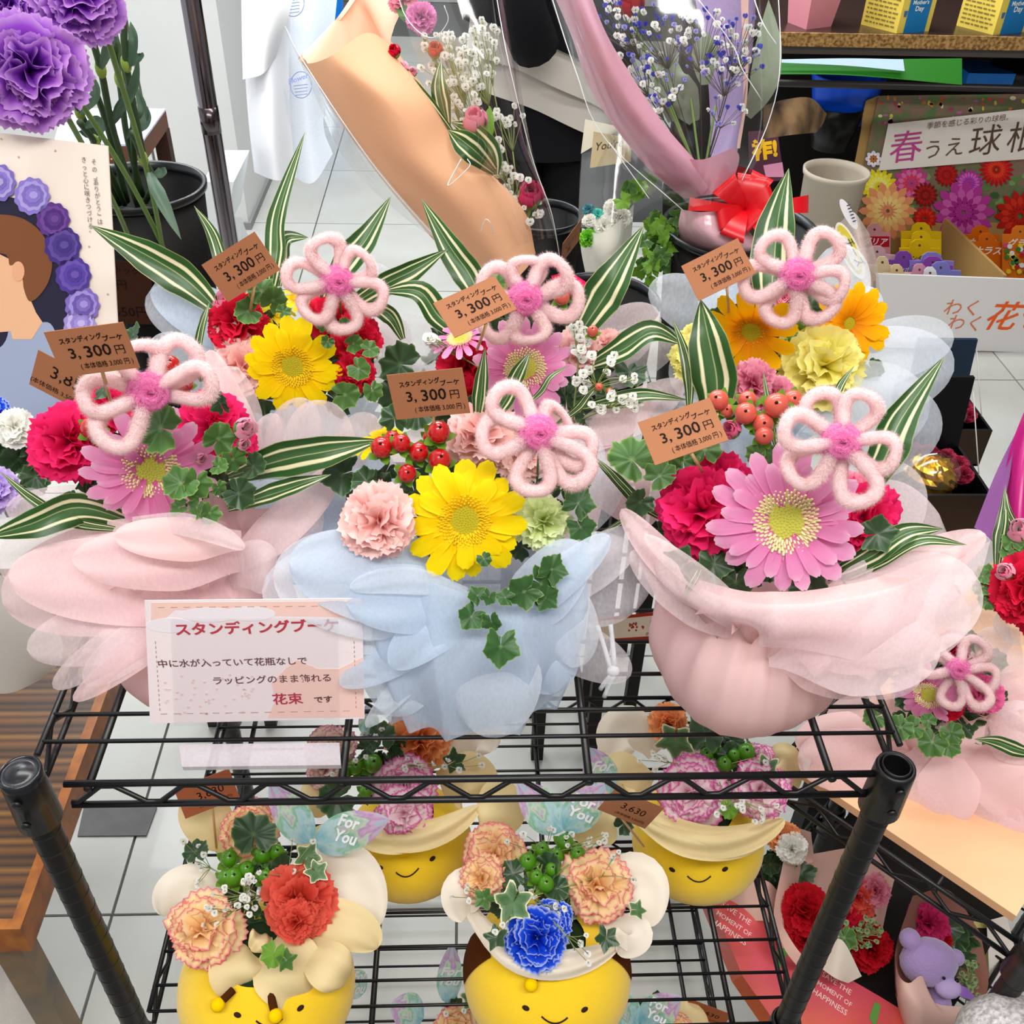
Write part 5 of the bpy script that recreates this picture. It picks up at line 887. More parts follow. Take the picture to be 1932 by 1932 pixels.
bee('bee pot with peach carnations on the lowest shelf beside a 3,630 card', (1250, 2010), 120, -.86, [(1220, 2030, 0), (1290, 2030, 0)], ((1240, 2050), (1270, 2050), 10), [], [(1275, 1950, 40, 'carn_peach', (0, 0)), (1170, 1945, 36, 'carn_peach', (0, .1))], [], [],
    [((1240, 1960), (1300, 1900), (1320, 1960), 40, PC)], [], [((1205, 1935), (1155, 1880), 30), ((1207, 1935), (1285, 1880), 32, ('For', 'You'))])
for tl, tr, bl, d, lab, m in (((1162, 1487), (1253, 1525), (1127, 1527), 1.02, 'brown card reading 3,630 yen between the two right bee pots', 'card_brown'), ((328, 1490), (432, 1450), (350, 1545), 1.07, 'brown card reading 3,630 behind the front left bee pot', 'card_orange'), ((1302, 1885), (1382, 1915), (1284, 1908), 1.36, 'orange-brown card reading 3,630 yen on the lowest shelf', 'card_orange')):
    card(tl, tr, bl, d, L3630(), lab, col=m, stick=((tl[0] + bl[0]) / 2 + 70, (tl[1] + bl[1]) / 2 + 90, d + .06))
# message tag and raffia seen through the top shelf
mt = Plane(P(1190, 1160, 1.35), P(1260, 1150, 1.35), P(1195, 1208, 1.38)); rt = root('message_tag', 'white message tag with red borders and brown writing behind the blue bouquet', 'tag', mt.hit(1225, 1206))
g = G(); ppx(g, mt, [(1110, 1170), (1266, 1156), (1262, 1202), (1115, 1214)], 0, .001); mk('tag_card', g, plain('#f0e8de'), rt, False)
g = G(); ppx(g, mt, [(1110, 1168), (1266, 1152), (1266, 1158), (1110, 1174)]); ppx(g, mt, [(1112, 1208), (1263, 1198), (1262, 1205), (1112, 1216)]); mk('red_border', g, plain('#b03020'), rt, False)
for i, (t, a, b) in enumerate((('お母さん', (1226, 1176), (1262, 1172)), ('いつも', (1230, 1187), (1258, 1184)), ('ありがとう', (1218, 1199), (1262, 1194)))): tpx(t, mt, a, b, plain('#8c7060'), rt)
g = G(); rg = np.random.default_rng(3)
for k in range(12): ppx(g, mt, disc((1196 + rg.uniform(-9, 9), 1182 + rg.uniform(-8, 8)), 2.2, 2, 6))
ppx(g, mt, [(1210, 1182), (1213, 1180), (1216, 1183), (1213, 1188)]); mk('printed_blossom', g, plain('#b04030'), rt)
g = G(); k0 = P(1157, 1266, .90)
for a, b in (((1127, 1180, .9), (1152, 1262, .9)), ((1152, 1178, .9), (1160, 1258, .9)), ((1152, 1275, .9), (1133, 1300, .91)), ((1158, 1275, .9), (1140, 1315, .91))): g.tube(cr([P(*a), (P(*a) + P(*b)) / 2 + [0, 0, .001], P(*b)], 6), .0022, 7)
g.ball(k0, (.0058, .005, .005)); mk('raffia_tie', g, mat('raffia', '#e8f0f4', .5), B_)
# ---------------------------------------------------------------- black buckets and their bench
def bucket(px, py, d, rpx, h, label, dark='black_plastic', rim='rim_plastic'):
    c = P(px, py, d); r = rpx * d / FPX; z1 = c[2]; rt = root('bucket', label, 'bucket', (c[0], c[1], z1 - h), 'black flower buckets')
    M = T((c[0], c[1], z1 - h)); mk('bucket_body', G().lathe([(.001, .002), (r * .78, 0), (r * .8, .004), (r * .97, h - .012), (r * .955, h - .012), (r * .76, .008), (.001, .01)], M, 40), MC[dark], rt)
    mk('rim', G().lathe([(r * .96, h - .014), (r * 1.02, h - .010), (r * 1.03, h - .002), (r * 1.0, h), (r * .95, h - .002), (r * .94, h - .012)], M, 44), MC[rim], rt); return rt, c, r
b1, c1, r1 = bucket(262, 345, 1.42, 121, .34, 'black bucket holding the long-stemmed purple carnations')
b2, c2, r2 = bucket(1022, 402, 1.75, 76, .3, 'black bucket just right of the peach bouquet'); b3, c3, r3 = bucket(1132, 562, 1.45, 112, .3, 'black bucket behind the rear pink gerbera bouquet')
b4, c4, r4 = bucket(1397, 425, 1.55, 143, .34, 'black bucket holding the lilac bouquet with the red bow')
bn = G()
for c, r, h in ((c1, r1, .34), (c2, r2, .3), (c3, r3, .3), (c4, r4, .34)): pass
for nm, c, r, h in (('b1', c1, r1, .34), ('b2', c2, r2, .3), ('b3', c3, r3, .3), ('b4', c4, r4, .34)):
    z = c[2] - h - .001; q = root('pedestal', {'b1': 'dark pedestal under the bucket of purple carnations', 'b2': 'dark pedestal under the bucket right of the peach bouquet', 'b3': 'dark pedestal behind the rear pink gerbera bouquet', 'b4': 'dark pedestal under the lilac bouquet bucket'}[nm], 'stand', (c[0], c[1], FZ), 'dark pedestals')
    s = r * .8; mk('top_plate', G().box((c[0] - s, c[1] - s, z - .02), (c[0] + s, c[1] + s, z)), plain('#141212', .6), q, False)
    for sx in (-1, 1):
        for sy in (-1, 1): mk('leg', G().box((c[0] + sx * (s - .015) - .012, c[1] + sy * (s - .015) - .012, FZ), (c[0] + sx * (s - .015) + .012, c[1] + sy * (s - .015) + .012, z - .02)), plain('#141212', .6), q, False)
# brown label on the left bucket
lb = Plane(PY(222, 500, c1[1] - r1 - .01), PY(300, 500, c1[1] - r1 - .01), PY(222, 560, c1[1] - r1 - .01)); rt = root('price_card', 'dark brown handwritten price label on the black bucket at the left', 'price card', lb.hit(250, 600))
g = G(); ppx(g, lb, [(205, 490), (285, 500), (288, 612), (210, 610)], 0, .001); mk('card', g, plain('#3c1e10', .8), rt, False); tpx('ストック', lb, (200, 512), (262, 520), MC['ink'], rt); tpx('円', lb, (222, 545), (240, 546), MC['ink'], rt); tpx('550円', lb, (218, 598), (282, 600), MC['ink'], rt)
# purple carnations
pcs = [(55, 135, .93, 112, (.0, 0), 'tall purple carnation with the fullest bloom above the poster'), (150, -10, .96, 90, (.1, .1), 'purple carnation cut off by the top edge'), (15, 8, .98, 62, (-.2, .2), 'purple carnation half hidden in the upper left corner')]
for i, (x, y, d, R, ti, lab) in enumerate(pcs):
    base = c1 + np.array([-.02 + .03 * i, .0, -.2]); rt = root('purple_carnation', lab, 'flower', base, 'long-stemmed purple carnations')
    carnation(rt, x, y, d, R, MC['carn_violet'], ti, big=True, name='bloom'); hd = P(x, y, d); k = hd + BACK * -.055; g = G(); g.tube(cr([k, (k + base) / 2 + [.01, 0, .01], base], 12), .0032, 8); mk('stem', g, MC['stem_green'], rt)
stem_m = mat('stem_blue_green', '#3f5638', .5, noise=.25, nscale=60); blade = mat('carn_blade', '#47604c', .5, trl=.1)
SLAB = ['thick carnation stem whose two leaf pairs cross in front of the white column', 'rightmost tall carnation stem ending straight under the cut-off purple bloom', 'carnation stem with two drooping leaves left of the bucket centre', 'dim carnation stem behind the others with one raised leaf', 'short stem with a broad blade hanging over the front rim of the left bucket', 'short leftmost stem just above the top corner of the poster', 'long stem leaning out of the bucket from under the fullest purple bloom', 'rearmost carnation stem with one short leaf near the bucket rim']
for i, (pts, lv) in enumerate((([(160, 30, 1.1), (190, 130, 1.15), (215, 250, 1.25), (262, 395, 1.4)], [((190, 130, 1.14), (205, 90, 1.1), (222, 60, 1.08)), ((215, 225, 1.2), (250, 170, 1.18), (262, 110, 1.16))]), ([(232, 20, 1.15), (238, 120, 1.2), (262, 250, 1.3), (285, 360, 1.42)], [((240, 130, 1.2), (252, 80, 1.18), (246, 40, 1.18)), ((240, 125, 1.2), (262, 105, 1.2), (264, 100, 1.2))]),
                               ([(130, 60, 1.12), (170, 150, 1.2), (200, 230, 1.28), (240, 380, 1.42)], [((200, 240, 1.27), (170, 250, 1.26), (148, 248, 1.25)), ((205, 240, 1.27), (230, 200, 1.2), (250, 160, 1.2))]), ([(200, 20, 1.2), (225, 150, 1.3), (240, 260, 1.36), (270, 370, 1.45)], [((238, 260, 1.33), (270, 215, 1.3), (250, 150, 1.3))]),
                               ([(250, 250, 1.2), (270, 300, 1.25), (290, 340, 1.3), (275, 380, 1.42)], [((282, 325, 1.22), (300, 370, 1.19), (342, 452, 1.17)), ((290, 330, 1.25), (305, 325, 1.25), (312, 315, 1.25))]), ([(150, 230, 1.2), (180, 270, 1.25), (200, 310, 1.3), (235, 385, 1.42)], [((160, 240, 1.2), (185, 230, 1.2), (190, 270, 1.2))]),
                               ([(100, 120, 1.15), (150, 210, 1.22), (190, 300, 1.32), (225, 385, 1.42)], [((150, 215, 1.2), (180, 180, 1.2), (175, 140, 1.2))]), ([(215, 60, 1.25), (248, 190, 1.3), (252, 290, 1.38), (262, 380, 1.46)], [((250, 250, 1.3), (275, 230, 1.3), (278, 200, 1.3))]))):
    rt = root('carnation_stem', SLAB[i], 'stem', P(*pts[-1]), 'bare carnation stems'); 
    mk('stem', G().tube(cr([P(*p) for p in pts], 16), .0042, 8), stem_m, rt); n1 = P(*pts[1]); mk('node', G().ball(n1, (.0065, .0065, .011), None, 10, 8), mat('node_green', '#8ca444', .5), rt)
    for l in lv: leaf(rt, list(l), 11 if l[2] != (342, 452, 1.17) else 15, blade, 'leaf', tw=.5, fold=.3)
# ---------------------------------------------------------------- poster
pl = Plane(P(0, 250, .985), P(203, 275, .965), P(30, 600, 1.03)); rt = root('poster', 'cream poster of a brown-haired woman in profile ringed by purple carnations', 'poster', pl.hit(100, 800))
g = G(); ppx(g, pl, [(-60, 243), (203, 275), (232, 800), (-60, 800)], -.0008, .0016); mk('poster_board', g, plain('#efe2d6', .6), rt, False)
def shp(name, col, pts, e): g = G(); ppx(g, pl, cr(pts + [pts[0]], len(pts) * 4)[:-1, :2].tolist() if False else pts, e, .0002); mk(name, g, plain(col, .65), rt, False)
def smooth_px(pts): q = cr([(x, y, 0) for x, y in pts + pts[:1]], len(pts) * 5)[:-1, :2]; return [tuple(p) for p in q]
shp('printed_shade', '#232238', smooth_px([(-50, 370), (20, 372), (70, 395), (110, 440), (140, 520), (150, 600), (150, 680), (60, 690), (-50, 690)]), .0006)
shp('printed_dress', '#9aa6c2', smooth_px([(18, 612), (60, 612), (94, 610), (112, 650), (132, 720), (110, 800), (20, 805), (-40, 790), (-50, 700), (6, 650)]), .0010)
shp('printed_skin', '#e4b28c', [(-40, 460), (0, 480), (20, 490), (50, 520), (55, 560), (68, 590), (80, 608), (60, 640), (24, 640), (20, 625), (-40, 630)], .0012)
shp('printed_hair', '#7a4a2c', smooth_px([(-40, 408), (10, 405), (50, 416), (82, 445), (98, 490), (92, 530), (72, 560), (55, 568), (45, 545), (42, 525), (30, 500), (18, 500), (10, 480), (-40, 470)]), .0014)
shp('printed_ear', '#e0a884', disc((34, 512), 12, 19, 16), .0016)
for (x, y, r, cs) in ((-5, 345, 34, ('#7868b8', '#a89cd8', '#8878c8')), (60, 370, 33, ('#8878c8', '#a89adc', '#7c6cbc')), (100, 415, 31, ('#5a3484', '#6c4494', '#4c2a78')), (118, 464, 34, ('#40307c', '#5c4898', '#483684')), (138, 520, 33, ('#4c3890', '#6850a8', '#5440a0')), (155, 576, 32, ('#7c68b8', '#9c8cd4', '#6854a8')), (150, 612, 30, ('#9c8cd0', '#bcaee4', '#8c7cc4'))):
    for k in range(5):
        g = G(); ppx(g, pl, disc((x + k * .8, y - k * .5), r * (1 - .19 * k), r * (1 - .2 * k) * 1.06, 72, k, .05, 11 - k), .0018 + .0003 * k, .0002); mk('printed_flower', g, plain(cs[k % 3], .65), rt, False)
g = G()
for x, y in ((60, 380), (35, 296), (104, 284), (168, 465), (203, 555), (2, 262), (210, 300)): ppx(g, pl, disc((x, y), 1.8, 1.8, 6), .0005)
mk('printed_dot', g, plain('#c8a070'), rt)
for x0, s_, y0 in ((172, 'その「ありがとう」は', 306), (153, 'きっと心に咲きつづける。', 302)):
    for i, ch in enumerate(s_):
        x = x0 + i * 1.3; y = y0 + i * 12.3 + (6 if i else 4)
        if ch in '「」':
            g = G(); q = [(x + 2, y + 1), (x + 8, y + 1), (x + 8, y - 3)] if ch == '「' else [(x + 2, y - 9), (x + 2, y - 5), (x + 8, y - 5)]; g.tube([pl.hit(*p, .0008) for p in q], .0003, 4); mk('lettering', g, plain('#50484c'), rt)
        elif ch == '。': tpx('o', pl, (x + 1, y - 5), (x + 4, y - 5), plain('#50484c'), rt, .0008)
        else: chpx(ch, pl, x, y, 10.5, plain('#50484c'), rt, .0008)
# ---------------------------------------------------------------- peach wrapped bouquet
pb = root('peach_bouquet', 'peach paper wrapped bouquet with gypsophila and pink flowers in clear film', 'bouquet', P(1010, 545, 1.45))
PP, PPI, FM = MC['paper_peach'], MC['paper_peach_in'], film()
mk('paper_back', patch([[(560, 115, 1.30), (640, 40, 1.34), (720, -60, 1.36), (800, -60, 1.34)], [(575, 112, 1.24), (640, 40, 1.34), (680, 0, 1.36), (735, 90, 1.30)], [(640, 200, 1.28), (700, 120, 1.38), (745, 90, 1.38), (800, 200, 1.34)], [(740, 360, 1.34), (790, 250, 1.42), (820, 240, 1.42), (880, 300, 1.38)]]), PPI, pb)
mk('paper_front', patch([[(568, 100, 1.26), (572, 118, 1.17), (620, 108, 1.10), (690, 62, 1.12), (735, 85, 1.18)], [(622, 200, 1.28), (640, 200, 1.18), (720, 190, 1.11), (800, 185, 1.15), (822, 195, 1.21)], [(700, 310, 1.31), (712, 310, 1.21), (780, 295, 1.15), (850, 272, 1.19), (868, 268, 1.24)], [(775, 400, 1.34), (790, 400, 1.26), (850, 370, 1.19), (930, 340, 1.24), (945, 345, 1.28)], [(850, 480, 1.38), (862, 480, 1.30), (910, 440, 1.24), (985, 405, 1.28), (1000, 410, 1.32)], [(940, 560, 1.42), (945, 560, 1.36), (970, 530, 1.30), (1008, 480, 1.33), (1014, 490, 1.38)]], 50, 44, fold=(.009, 3, -.3, 1.2)), PP, pb)
g = patch([[(740, -60, 1.22), (850, -50, 1.12), (930, -60, 1.16), (960, -20, 1.30)], [(780, 90, 1.2), (880, 80, 1.1), (960, 120, 1.14), (985, 180, 1.28)], [(840, 230, 1.22), (910, 210, 1.13), (985, 260, 1.17), (1008, 300, 1.30)], [(890, 330, 1.24), (950, 330, 1.17), (1020, 360, 1.2), (1040, 400, 1.32)], [(960, 470, 1.33), (990, 460, 1.25), (1045, 450, 1.26), (1058, 480, 1.34)]], 26, 26)
patch([[(535, 50, 1.30), (575, 118, 1.13)], [(590, 170, 1.34), (630, 205, 1.14)], [(650, 300, 1.36), (715, 320, 1.17)], [(750, 400, 1.38), (800, 420, 1.22)], [(850, 470, 1.40), (880, 500, 1.28)]], 6, 16, g)
mk('clear_film', g, FM, pb)
for q in ([(740, -60, 1.2), (760, 20, 1.2), (790, 60, 1.17), (820, 70, 1.15), (845, 40, 1.13), (838, 10, 1.12)], [(928, -60, 1.15), (958, 110, 1.13), (1005, 300, 1.2), (1040, 400, 1.24), (1056, 485, 1.32)], [(870, 300, 1.12), (845, 350, 1.13), (885, 315, 1.11), (882, 300, 1.11)], [(538, 50, 1.25), (575, 120, 1.12), (715, 325, 1.16), (860, 490, 1.26)], [(906, 440, 1.22), (915, 415, 1.2), (925, 420, 1.2), (930, 440, 1.22)]): mk('film_crease', G().tube(cr([P(*p) for p in q], 26), .0005, 5), mat('crease', '#f8fbff', .15, .8), pb)
gyps(pb, [(840, 110, 60, 60, 1.27, .24), (900, 110, 40, 60, 1.28, .2), (870, 170, 50, 40, 1.27, .2), (910, 60, 30, 30, 1.3, .05), (960, 225, 28, 30, 1.28, .06), (940, 300, 30, 40, 1.28, .12), (960, 350, 40, 30, 1.29, .1), (1000, 400, 26, 30, 1.3, .05), (885, 220, 40, 20, 1.27, .05)], (990, 470, 1.36), 190, (6, 9.5), seed=21)
carnation(pb, 795, 30, 1.26, 34, mat('carn_orchid', ramp=[(0, '#c050a0'), (1, '#ec94cc')], trl=.3), (0, .3), 0); carnation(pb, 760, -10, 1.28, 30, MC['carn_rose'], (0, .3), 1)
bud(pb, 743, 95, 1.14, 15, MC['carn_crimson'], (-.2, .5)); bud(pb, 820, 92, 1.26, 18, MC['carn_salmon'], (0, .5)); bud(pb, 758, 128, 1.16, 16, MC['bud_pink'], (-.3, .3)); bud(pb, 778, 135, 1.18, 12, MC['bud_pink'], (0, .3))
bud(pb, 895, 225, 1.22, 30, mat('rose_pink', ramp=[(0, '#e87a9c'), (1, '#f6a8c0')], trl=.3), (0, .7), 'rose'); bud(pb, 1000, 365, 1.30, 32, MC['rose_magenta'], (.1, .5), 'rose')
for p, w_ in (([(845, 240, 1.24), (835, 200, 1.22), (828, 160, 1.21), (832, 110, 1.22)], 18), ([(860, 260, 1.22), (820, 210, 1.17), (780, 160, 1.16), (745, 120, 1.17)], 12), ([(935, 325, 1.24), (900, 290, 1.18), (870, 265, 1.17), (845, 245, 1.18)], 26), ([(935, 330, 1.24), (925, 290, 1.22), (890, 250, 1.22), (850, 230, 1.23)], 24)): leaf(pb, p, w_)
leaf(pb, [(915, 290, 1.25), (920, 250, 1.23), (922, 220, 1.23), (925, 200, 1.23)], 12, MC['leaf_bright'], 'leaf'); leaf(pb, [(780, 50, 1.28), (760, 20, 1.28), (740, -20, 1.3)], 12, MC['leaf_green'], 'leaf')
g = G()
for (x, y, d) in ((795, 60, 1.27), (820, 110, 1.27), (743, 110, 1.15), (895, 250, 1.23), (1000, 390, 1.31)): stem(g, P(x, y, d), P(985, 500, 1.38), .0018)
mk('stems', g, MC['stem_green'], pb)
tag(mk('red_ribbon', patch([[(1040, 520, 1.36), (1075, 515, 1.33), (1118, 540, 1.36)], [(1046, 560, 1.37), (1080, 550, 1.33), (1120, 575, 1.36)]]), plain('#f01860', .35), pb))
# ---------------------------------------------------------------- lilac wrapped bouquet
lb_ = root('lilac_bouquet', 'rose and lilac paper bouquet of blue and white gypsophila with a red bow', 'bouquet', P(1370, 480, 1.6))
PR, PLi = MC['paper_rose'], MC['paper_lilac']
mk('paper_wrap', patch([[(1022, -60, 1.42), (1050, -60, 1.34), (1080, -60, 1.32), (1098, -60, 1.36)], [(1075, 60, 1.43), (1100, 60, 1.34), (1130, 60, 1.32), (1140, 55, 1.36)], [(1110, 160, 1.44), (1140, 160, 1.36), (1170, 150, 1.34), (1190, 140, 1.38)], [(1160, 240, 1.46), (1200, 240, 1.38), (1230, 235, 1.37), (1248, 228, 1.40)], [(1225, 320, 1.48), (1260, 310, 1.41), (1290, 300, 1.40), (1305, 295, 1.43)], [(1290, 375, 1.50), (1320, 370, 1.45), (1340, 350, 1.44), (1350, 345, 1.46)]], 22, 30), PR, lb_)
mk('paper_wrap', patch([[(1225, 325, 1.48), (1290, 302, 1.42), (1330, 300, 1.41), (1385, 278, 1.46)], [(1255, 345, 1.49), (1310, 330, 1.43), (1345, 325, 1.43), (1395, 300, 1.48)], [(1290, 372, 1.50), (1320, 370, 1.46), (1350, 365, 1.45), (1380, 350, 1.49)]]), PR, lb_)
mk('paper_back', patch([[(1300, -60, 1.56), (1400, -60, 1.55), (1430, -60, 1.48)], [(1330, 100, 1.56), (1400, 90, 1.56), (1420, 90, 1.48)], [(1340, 220, 1.56), (1390, 220, 1.55), (1402, 190, 1.49)], [(1340, 310, 1.53), (1370, 300, 1.52), (1392, 285, 1.48)]]), PLi, lb_)
mk('paper_back', patch([[(1395, -60, 1.50), (1400, 60, 1.50), (1402, 180, 1.50), (1390, 280, 1.48)], [(1412, -60, 1.48), (1412, 60, 1.48), (1410, 180, 1.48), (1396, 280, 1.47)]], 20, 5), mat('paper_peach_edge', '#ecc0b0', .5, trl=.2), lb_)
g = patch([[(1020, -60, 1.36), (1090, -60, 1.27), (1330, -60, 1.22), (1468, -60, 1.36)], [(1080, 120, 1.37), (1140, 110, 1.28), (1350, 90, 1.24), (1470, 120, 1.38)], [(1130, 250, 1.40), (1190, 240, 1.31), (1340, 220, 1.27), (1460, 200, 1.40)], [(1215, 360, 1.43), (1260, 340, 1.35), (1340, 320, 1.32), (1430, 300, 1.42)], [(1290, 400, 1.44), (1310, 390, 1.4), (1340, 385, 1.38), (1380, 375, 1.43)]], 30, 26); mk('clear_film', g, FM, lb_)
for q in ([(1466, -60, 1.33), (1472, 120, 1.35), (1450, 230, 1.39), (1400, 340, 1.41)], [(1030, -40, 1.33), (1085, 130, 1.34), (1140, 260, 1.38), (1290, 398, 1.42)], [(1150, 270, 1.33), (1200, 340, 1.37), (1225, 375, 1.39)], [(1420, -10, 1.29), (1440, 45, 1.285), (1466, 85, 1.3)], [(1310, -10, 1.26), (1365, 60, 1.27), (1390, 100, 1.28), (1400, 130, 1.28), (1438, 190, 1.32)]): mk('film_crease', G().tube(cr([P(*p) for p in q], 14), .0007, 6), mat('crease', '#f8fbff', .15, .8), lb_)
bl_ = [(1170, 40, 50, 50, 1.46, .16), (1240, 60, 60, 60, 1.46, .18), (1320, 70, 60, 60, 1.45, .16), (1400, 80, 50, 60, 1.43, .16), (1190, 130, 40, 50, 1.46, .1), (1250, 150, 50, 50, 1.45, .08), (1380, 130, 60, 30, 1.43, .1), (1370, 210, 40, 30, 1.44, .04), (1230, 190, 20, 30, 1.45, .05)]
gyps(lb_, bl_, (1325, 340, 1.50), 130, (5, 9), seed=31, stemm=mat('stem_olive', '#4c4834', .7)); gyps(lb_, bl_, (1325, 340, 1.50), 170, (3, 6.5), seed=33, stemm=MC['stem_olive'] if 'stem_olive' in MC else None, mlist=[MC['blossom_blue'], MC['blossom_blue'], MC['blossom_lilac']])
for (x, y, w_, q) in ((1290, 200, 34, [(1310, 230, 1.52), (1290, 190, 1.49), (1270, 150, 1.48), (1275, 110, 1.49)]), (0, 0, 30, [(1270, 230, 1.52), (1265, 180, 1.49), (1255, 150, 1.49), (1245, 120, 1.5)]), (0, 0, 28, [(1410, 220, 1.5), (1440, 160, 1.46), (1450, 80, 1.46), (1450, 0, 1.47)]), (0, 0, 26, [(1330, 160, 1.52), (1330, 100, 1.51), (1335, 60, 1.51)])): leaf(lb_, q, w_, mat('eucalyptus', '#87937c', .6, trl=.15, noise=.2, nscale=60), 'leaf')
bud(lb_, 1185, 5, 1.48, 36, mat('tulip_red', ramp=[(0, '#8c1420'), (1, '#c02430')], trl=.2), (0, .8), 'tulip')
g = G()
for x, y in ((1190, 30), (1300, 160), (1260, 180), (1350, 200), (1230, 120)): stem(g, P(x, y, 1.49), P(1325, 350, 1.5), .002, 0, 6)
mk('stems', g, MC['stem_green'], lb_)
mk('wrapped_foot', patch([[(1285, 395, 1.50), (1320, 400, 1.44), (1360, 400, 1.44), (1400, 420, 1.46)], [(1280, 430, 1.52), (1320, 440, 1.45), (1370, 460, 1.45), (1440, 470, 1.47)], [(1290, 470, 1.55), (1340, 480, 1.5), (1400, 490, 1.5), (1450, 480, 1.52)]]), mat('foot_pink', '#dcb0bc', .2, .6, bump=.6, bscale=60), lb_)
bow = root('ribbon_bow', 'glossy red ribbon bow tied on the lilac bouquet', 'bow', P(1400, 470, 1.5)); rdm = mat('ribbon_red', '#d80c1c', .3, .5, trl=.1)
def loop(c, tip, wpx, d, curl=1):
    a, b = P(*c, d), P(*tip, d - .02); n = nrm(a); x = b - a; L_ = np.linalg.norm(x); x = nz(x); s = nz(np.cross(n, x)); th = np.linspace(0, 2 * np.pi, 26); W_ = wpx * d / FPX
    A = np.zeros((26, 5, 3))
    for j, t in enumerate(th):
        p = a + x * L_ * (.5 - .5 * math.cos(t)) + n * (.26 * L_ * math.sin(t) * curl + .008); 
        for k, uu in enumerate((-1, -.5, 0, .5, 1)): A[j, k] = p + s * uu * W_ * (.35 + .65 * (.5 - .5 * math.cos(t)))
    return mk('ribbon_loop', G().gridv(A), rdm, bow)
for tip, w_ in (((1352, 410), 24), ((1365, 345), 26), ((1420, 330), 28), ((1460, 370), 26), ((1440, 330), 22), ((1475, 400), 22), ((1430, 420), 26), ((1380, 450), 24), ((1300, 385), 12), ((1525, 385), 16), ((1450, 430), 22)): loop((1405, 395), tip, w_, 1.46)
# ---------------------------------------------------------------- white soap flower bouquet
sp = root('soap_flower_bouquet', 'small white soap-flower bouquet in a clear bag with a cream tag', 'bouquet', P(1150, 500, 1.62))
mk('paper_cone', patch([[(1098, 430, 1.62), (1130, 440, 1.56), (1165, 420, 1.56), (1196, 385, 1.62)], [(1096, 470, 1.63), (1130, 480, 1.57), (1165, 470, 1.57), (1192, 440, 1.63)], [(1110, 540, 1.66), (1135, 545, 1.62), (1165, 540, 1.62), (1185, 500, 1.66)]]), mat('soap_wrap', '#e8e8dc', .6, trl=.2), sp)
for (x, y, R, m) in ((1158, 395, 24, 'carn_white'), (1140, 425, 24, 'carn_white'), (1170, 410, 22, 'carn_white'), (1112, 415, 14, 'carn_white'), (1150, 450, 20, 'carn_white')): carnation(sp, x, y, 1.58, R, MC[m], (0, .2), name='soap_flower')
for (x, y, R, c) in ((1128, 403, 12, '#58c8b8'), (1110, 395, 13, '#4c8c98'), (1110, 448, 18, '#70c030')): carnation(sp, x, y, 1.58, R, plain(c, .7), (0, .2), name='soap_flower')
g = patch([[(1104, 215, 1.66), (1180, 215, 1.60), (1260, 240, 1.66)], [(1094, 330, 1.66), (1170, 330, 1.58), (1270, 340, 1.64)], [(1088, 480, 1.66), (1150, 480, 1.56), (1215, 480, 1.64)]], 14, 14); mk('clear_bag', g, FM, sp)
tp_ = Plane(P(1118, 250, 1.60), P(1185, 262, 1.60), P(1115, 315, 1.62)); g = G(); ppx(g, tp_, [(1120, 248), (1192, 262), (1190, 305), (1113, 317)], 0, .001); mk('cream_tag', g, plain('#cdbf98'), sp, False); tpx("You're", tp_, (1126, 284), (1176, 276), plain('#40342c'), sp, ital=.4)
mk('paper_panel', patch([[(1104, 225, 1.68), (1170, 240, 1.68), (1190, 250, 1.7)], [(1096, 290, 1.68), (1130, 270, 1.68), (1150, 260, 1.7)]]), plain('#cfc8b4'), sp); mk('grey_panel', patch([[(1098, 290, 1.69), (1180, 270, 1.69), (1250, 300, 1.7)], [(1090, 430, 1.69), (1170, 420, 1.69), (1250, 420, 1.7)]]), plain('#585c60'), sp)
rt = root('green_plant', 'bright green leafy sprigs beside the white soap flowers', 'plant', P(1230, 520, 1.6))
rg = np.random.default_rng(8)
for i in range(44):
    t = i / 44; x = 1235 + rg.normal(0, 14) + (-40 * (1 - t) if i < 10 else 0); y = (345 + rg.uniform(0, 30)) if i < 10 else 370 + 160 * t + rg.normal(0, 6)
    leafat(rt, x, y, 1.55 + rg.uniform(-.03, .03), rg.uniform(12, 22), rg.uniform(0, 360), 2, MC['leaf_bright'] if rg.uniform() < .5 else MC['leaf_green'], (rg.normal(0, .5), rg.normal(0, .5)))
rt = card((1062, 460), (1098, 412), (1058, 500), 1.5, [('ください', .2, .8, .5, {}), ('花', .3, .5, .2, {})], 'brown handwritten card beside the bucket right of the peach bouquet', ratio=.95, stick=False)
# ---------------------------------------------------------------- shelf unit at the upper right
su = root('shelf_unit', 'dark shelf unit with a chipboard-edged shelf at the upper right', 'shelf', PY(1700, 300, 2.9) * [1, 1, 0] + [0, 0, FZ]); zs = PY(1700, 66, 2.6)[2]; xl = PY(1455, 80, 2.6)[0]
mk('shelf_board', G().box((xl, 2.605, zs - .034), (4.2, 3.4, zs)), mat('shelf_top', '#3a2a26', .25, .5), su, False); mk('shelf_edge', G().box((xl, 2.598, zs - .036), (4.2, 2.606, zs + .0005)), mat('chipboard', '#b89058', .8, col2='#6c4a20', nscale=110), su, False)
mk('dark_backdrop', G().box((xl - .1, 3.4, FZ), (4.2, 3.44, .9)), plain('#1a1513', .8), su, False); mk('rail', G().box((xl, 2.62, zs - .062), (4.2, 2.66, zs - .036)), plain('#57504c', .5), su, False)  # near-black sheet added for the darkness behind the shelf, hiding the wall
yy = PY(1700, 168, 2.66); mk('pipe', G().tube([(xl, 2.66, yy[2] + .012), (4.2, 2.66, yy[2] - .006)], .011, 10), plain('#2c2826', .35), su); zb = PY(1700, 190, 2.95)[2]

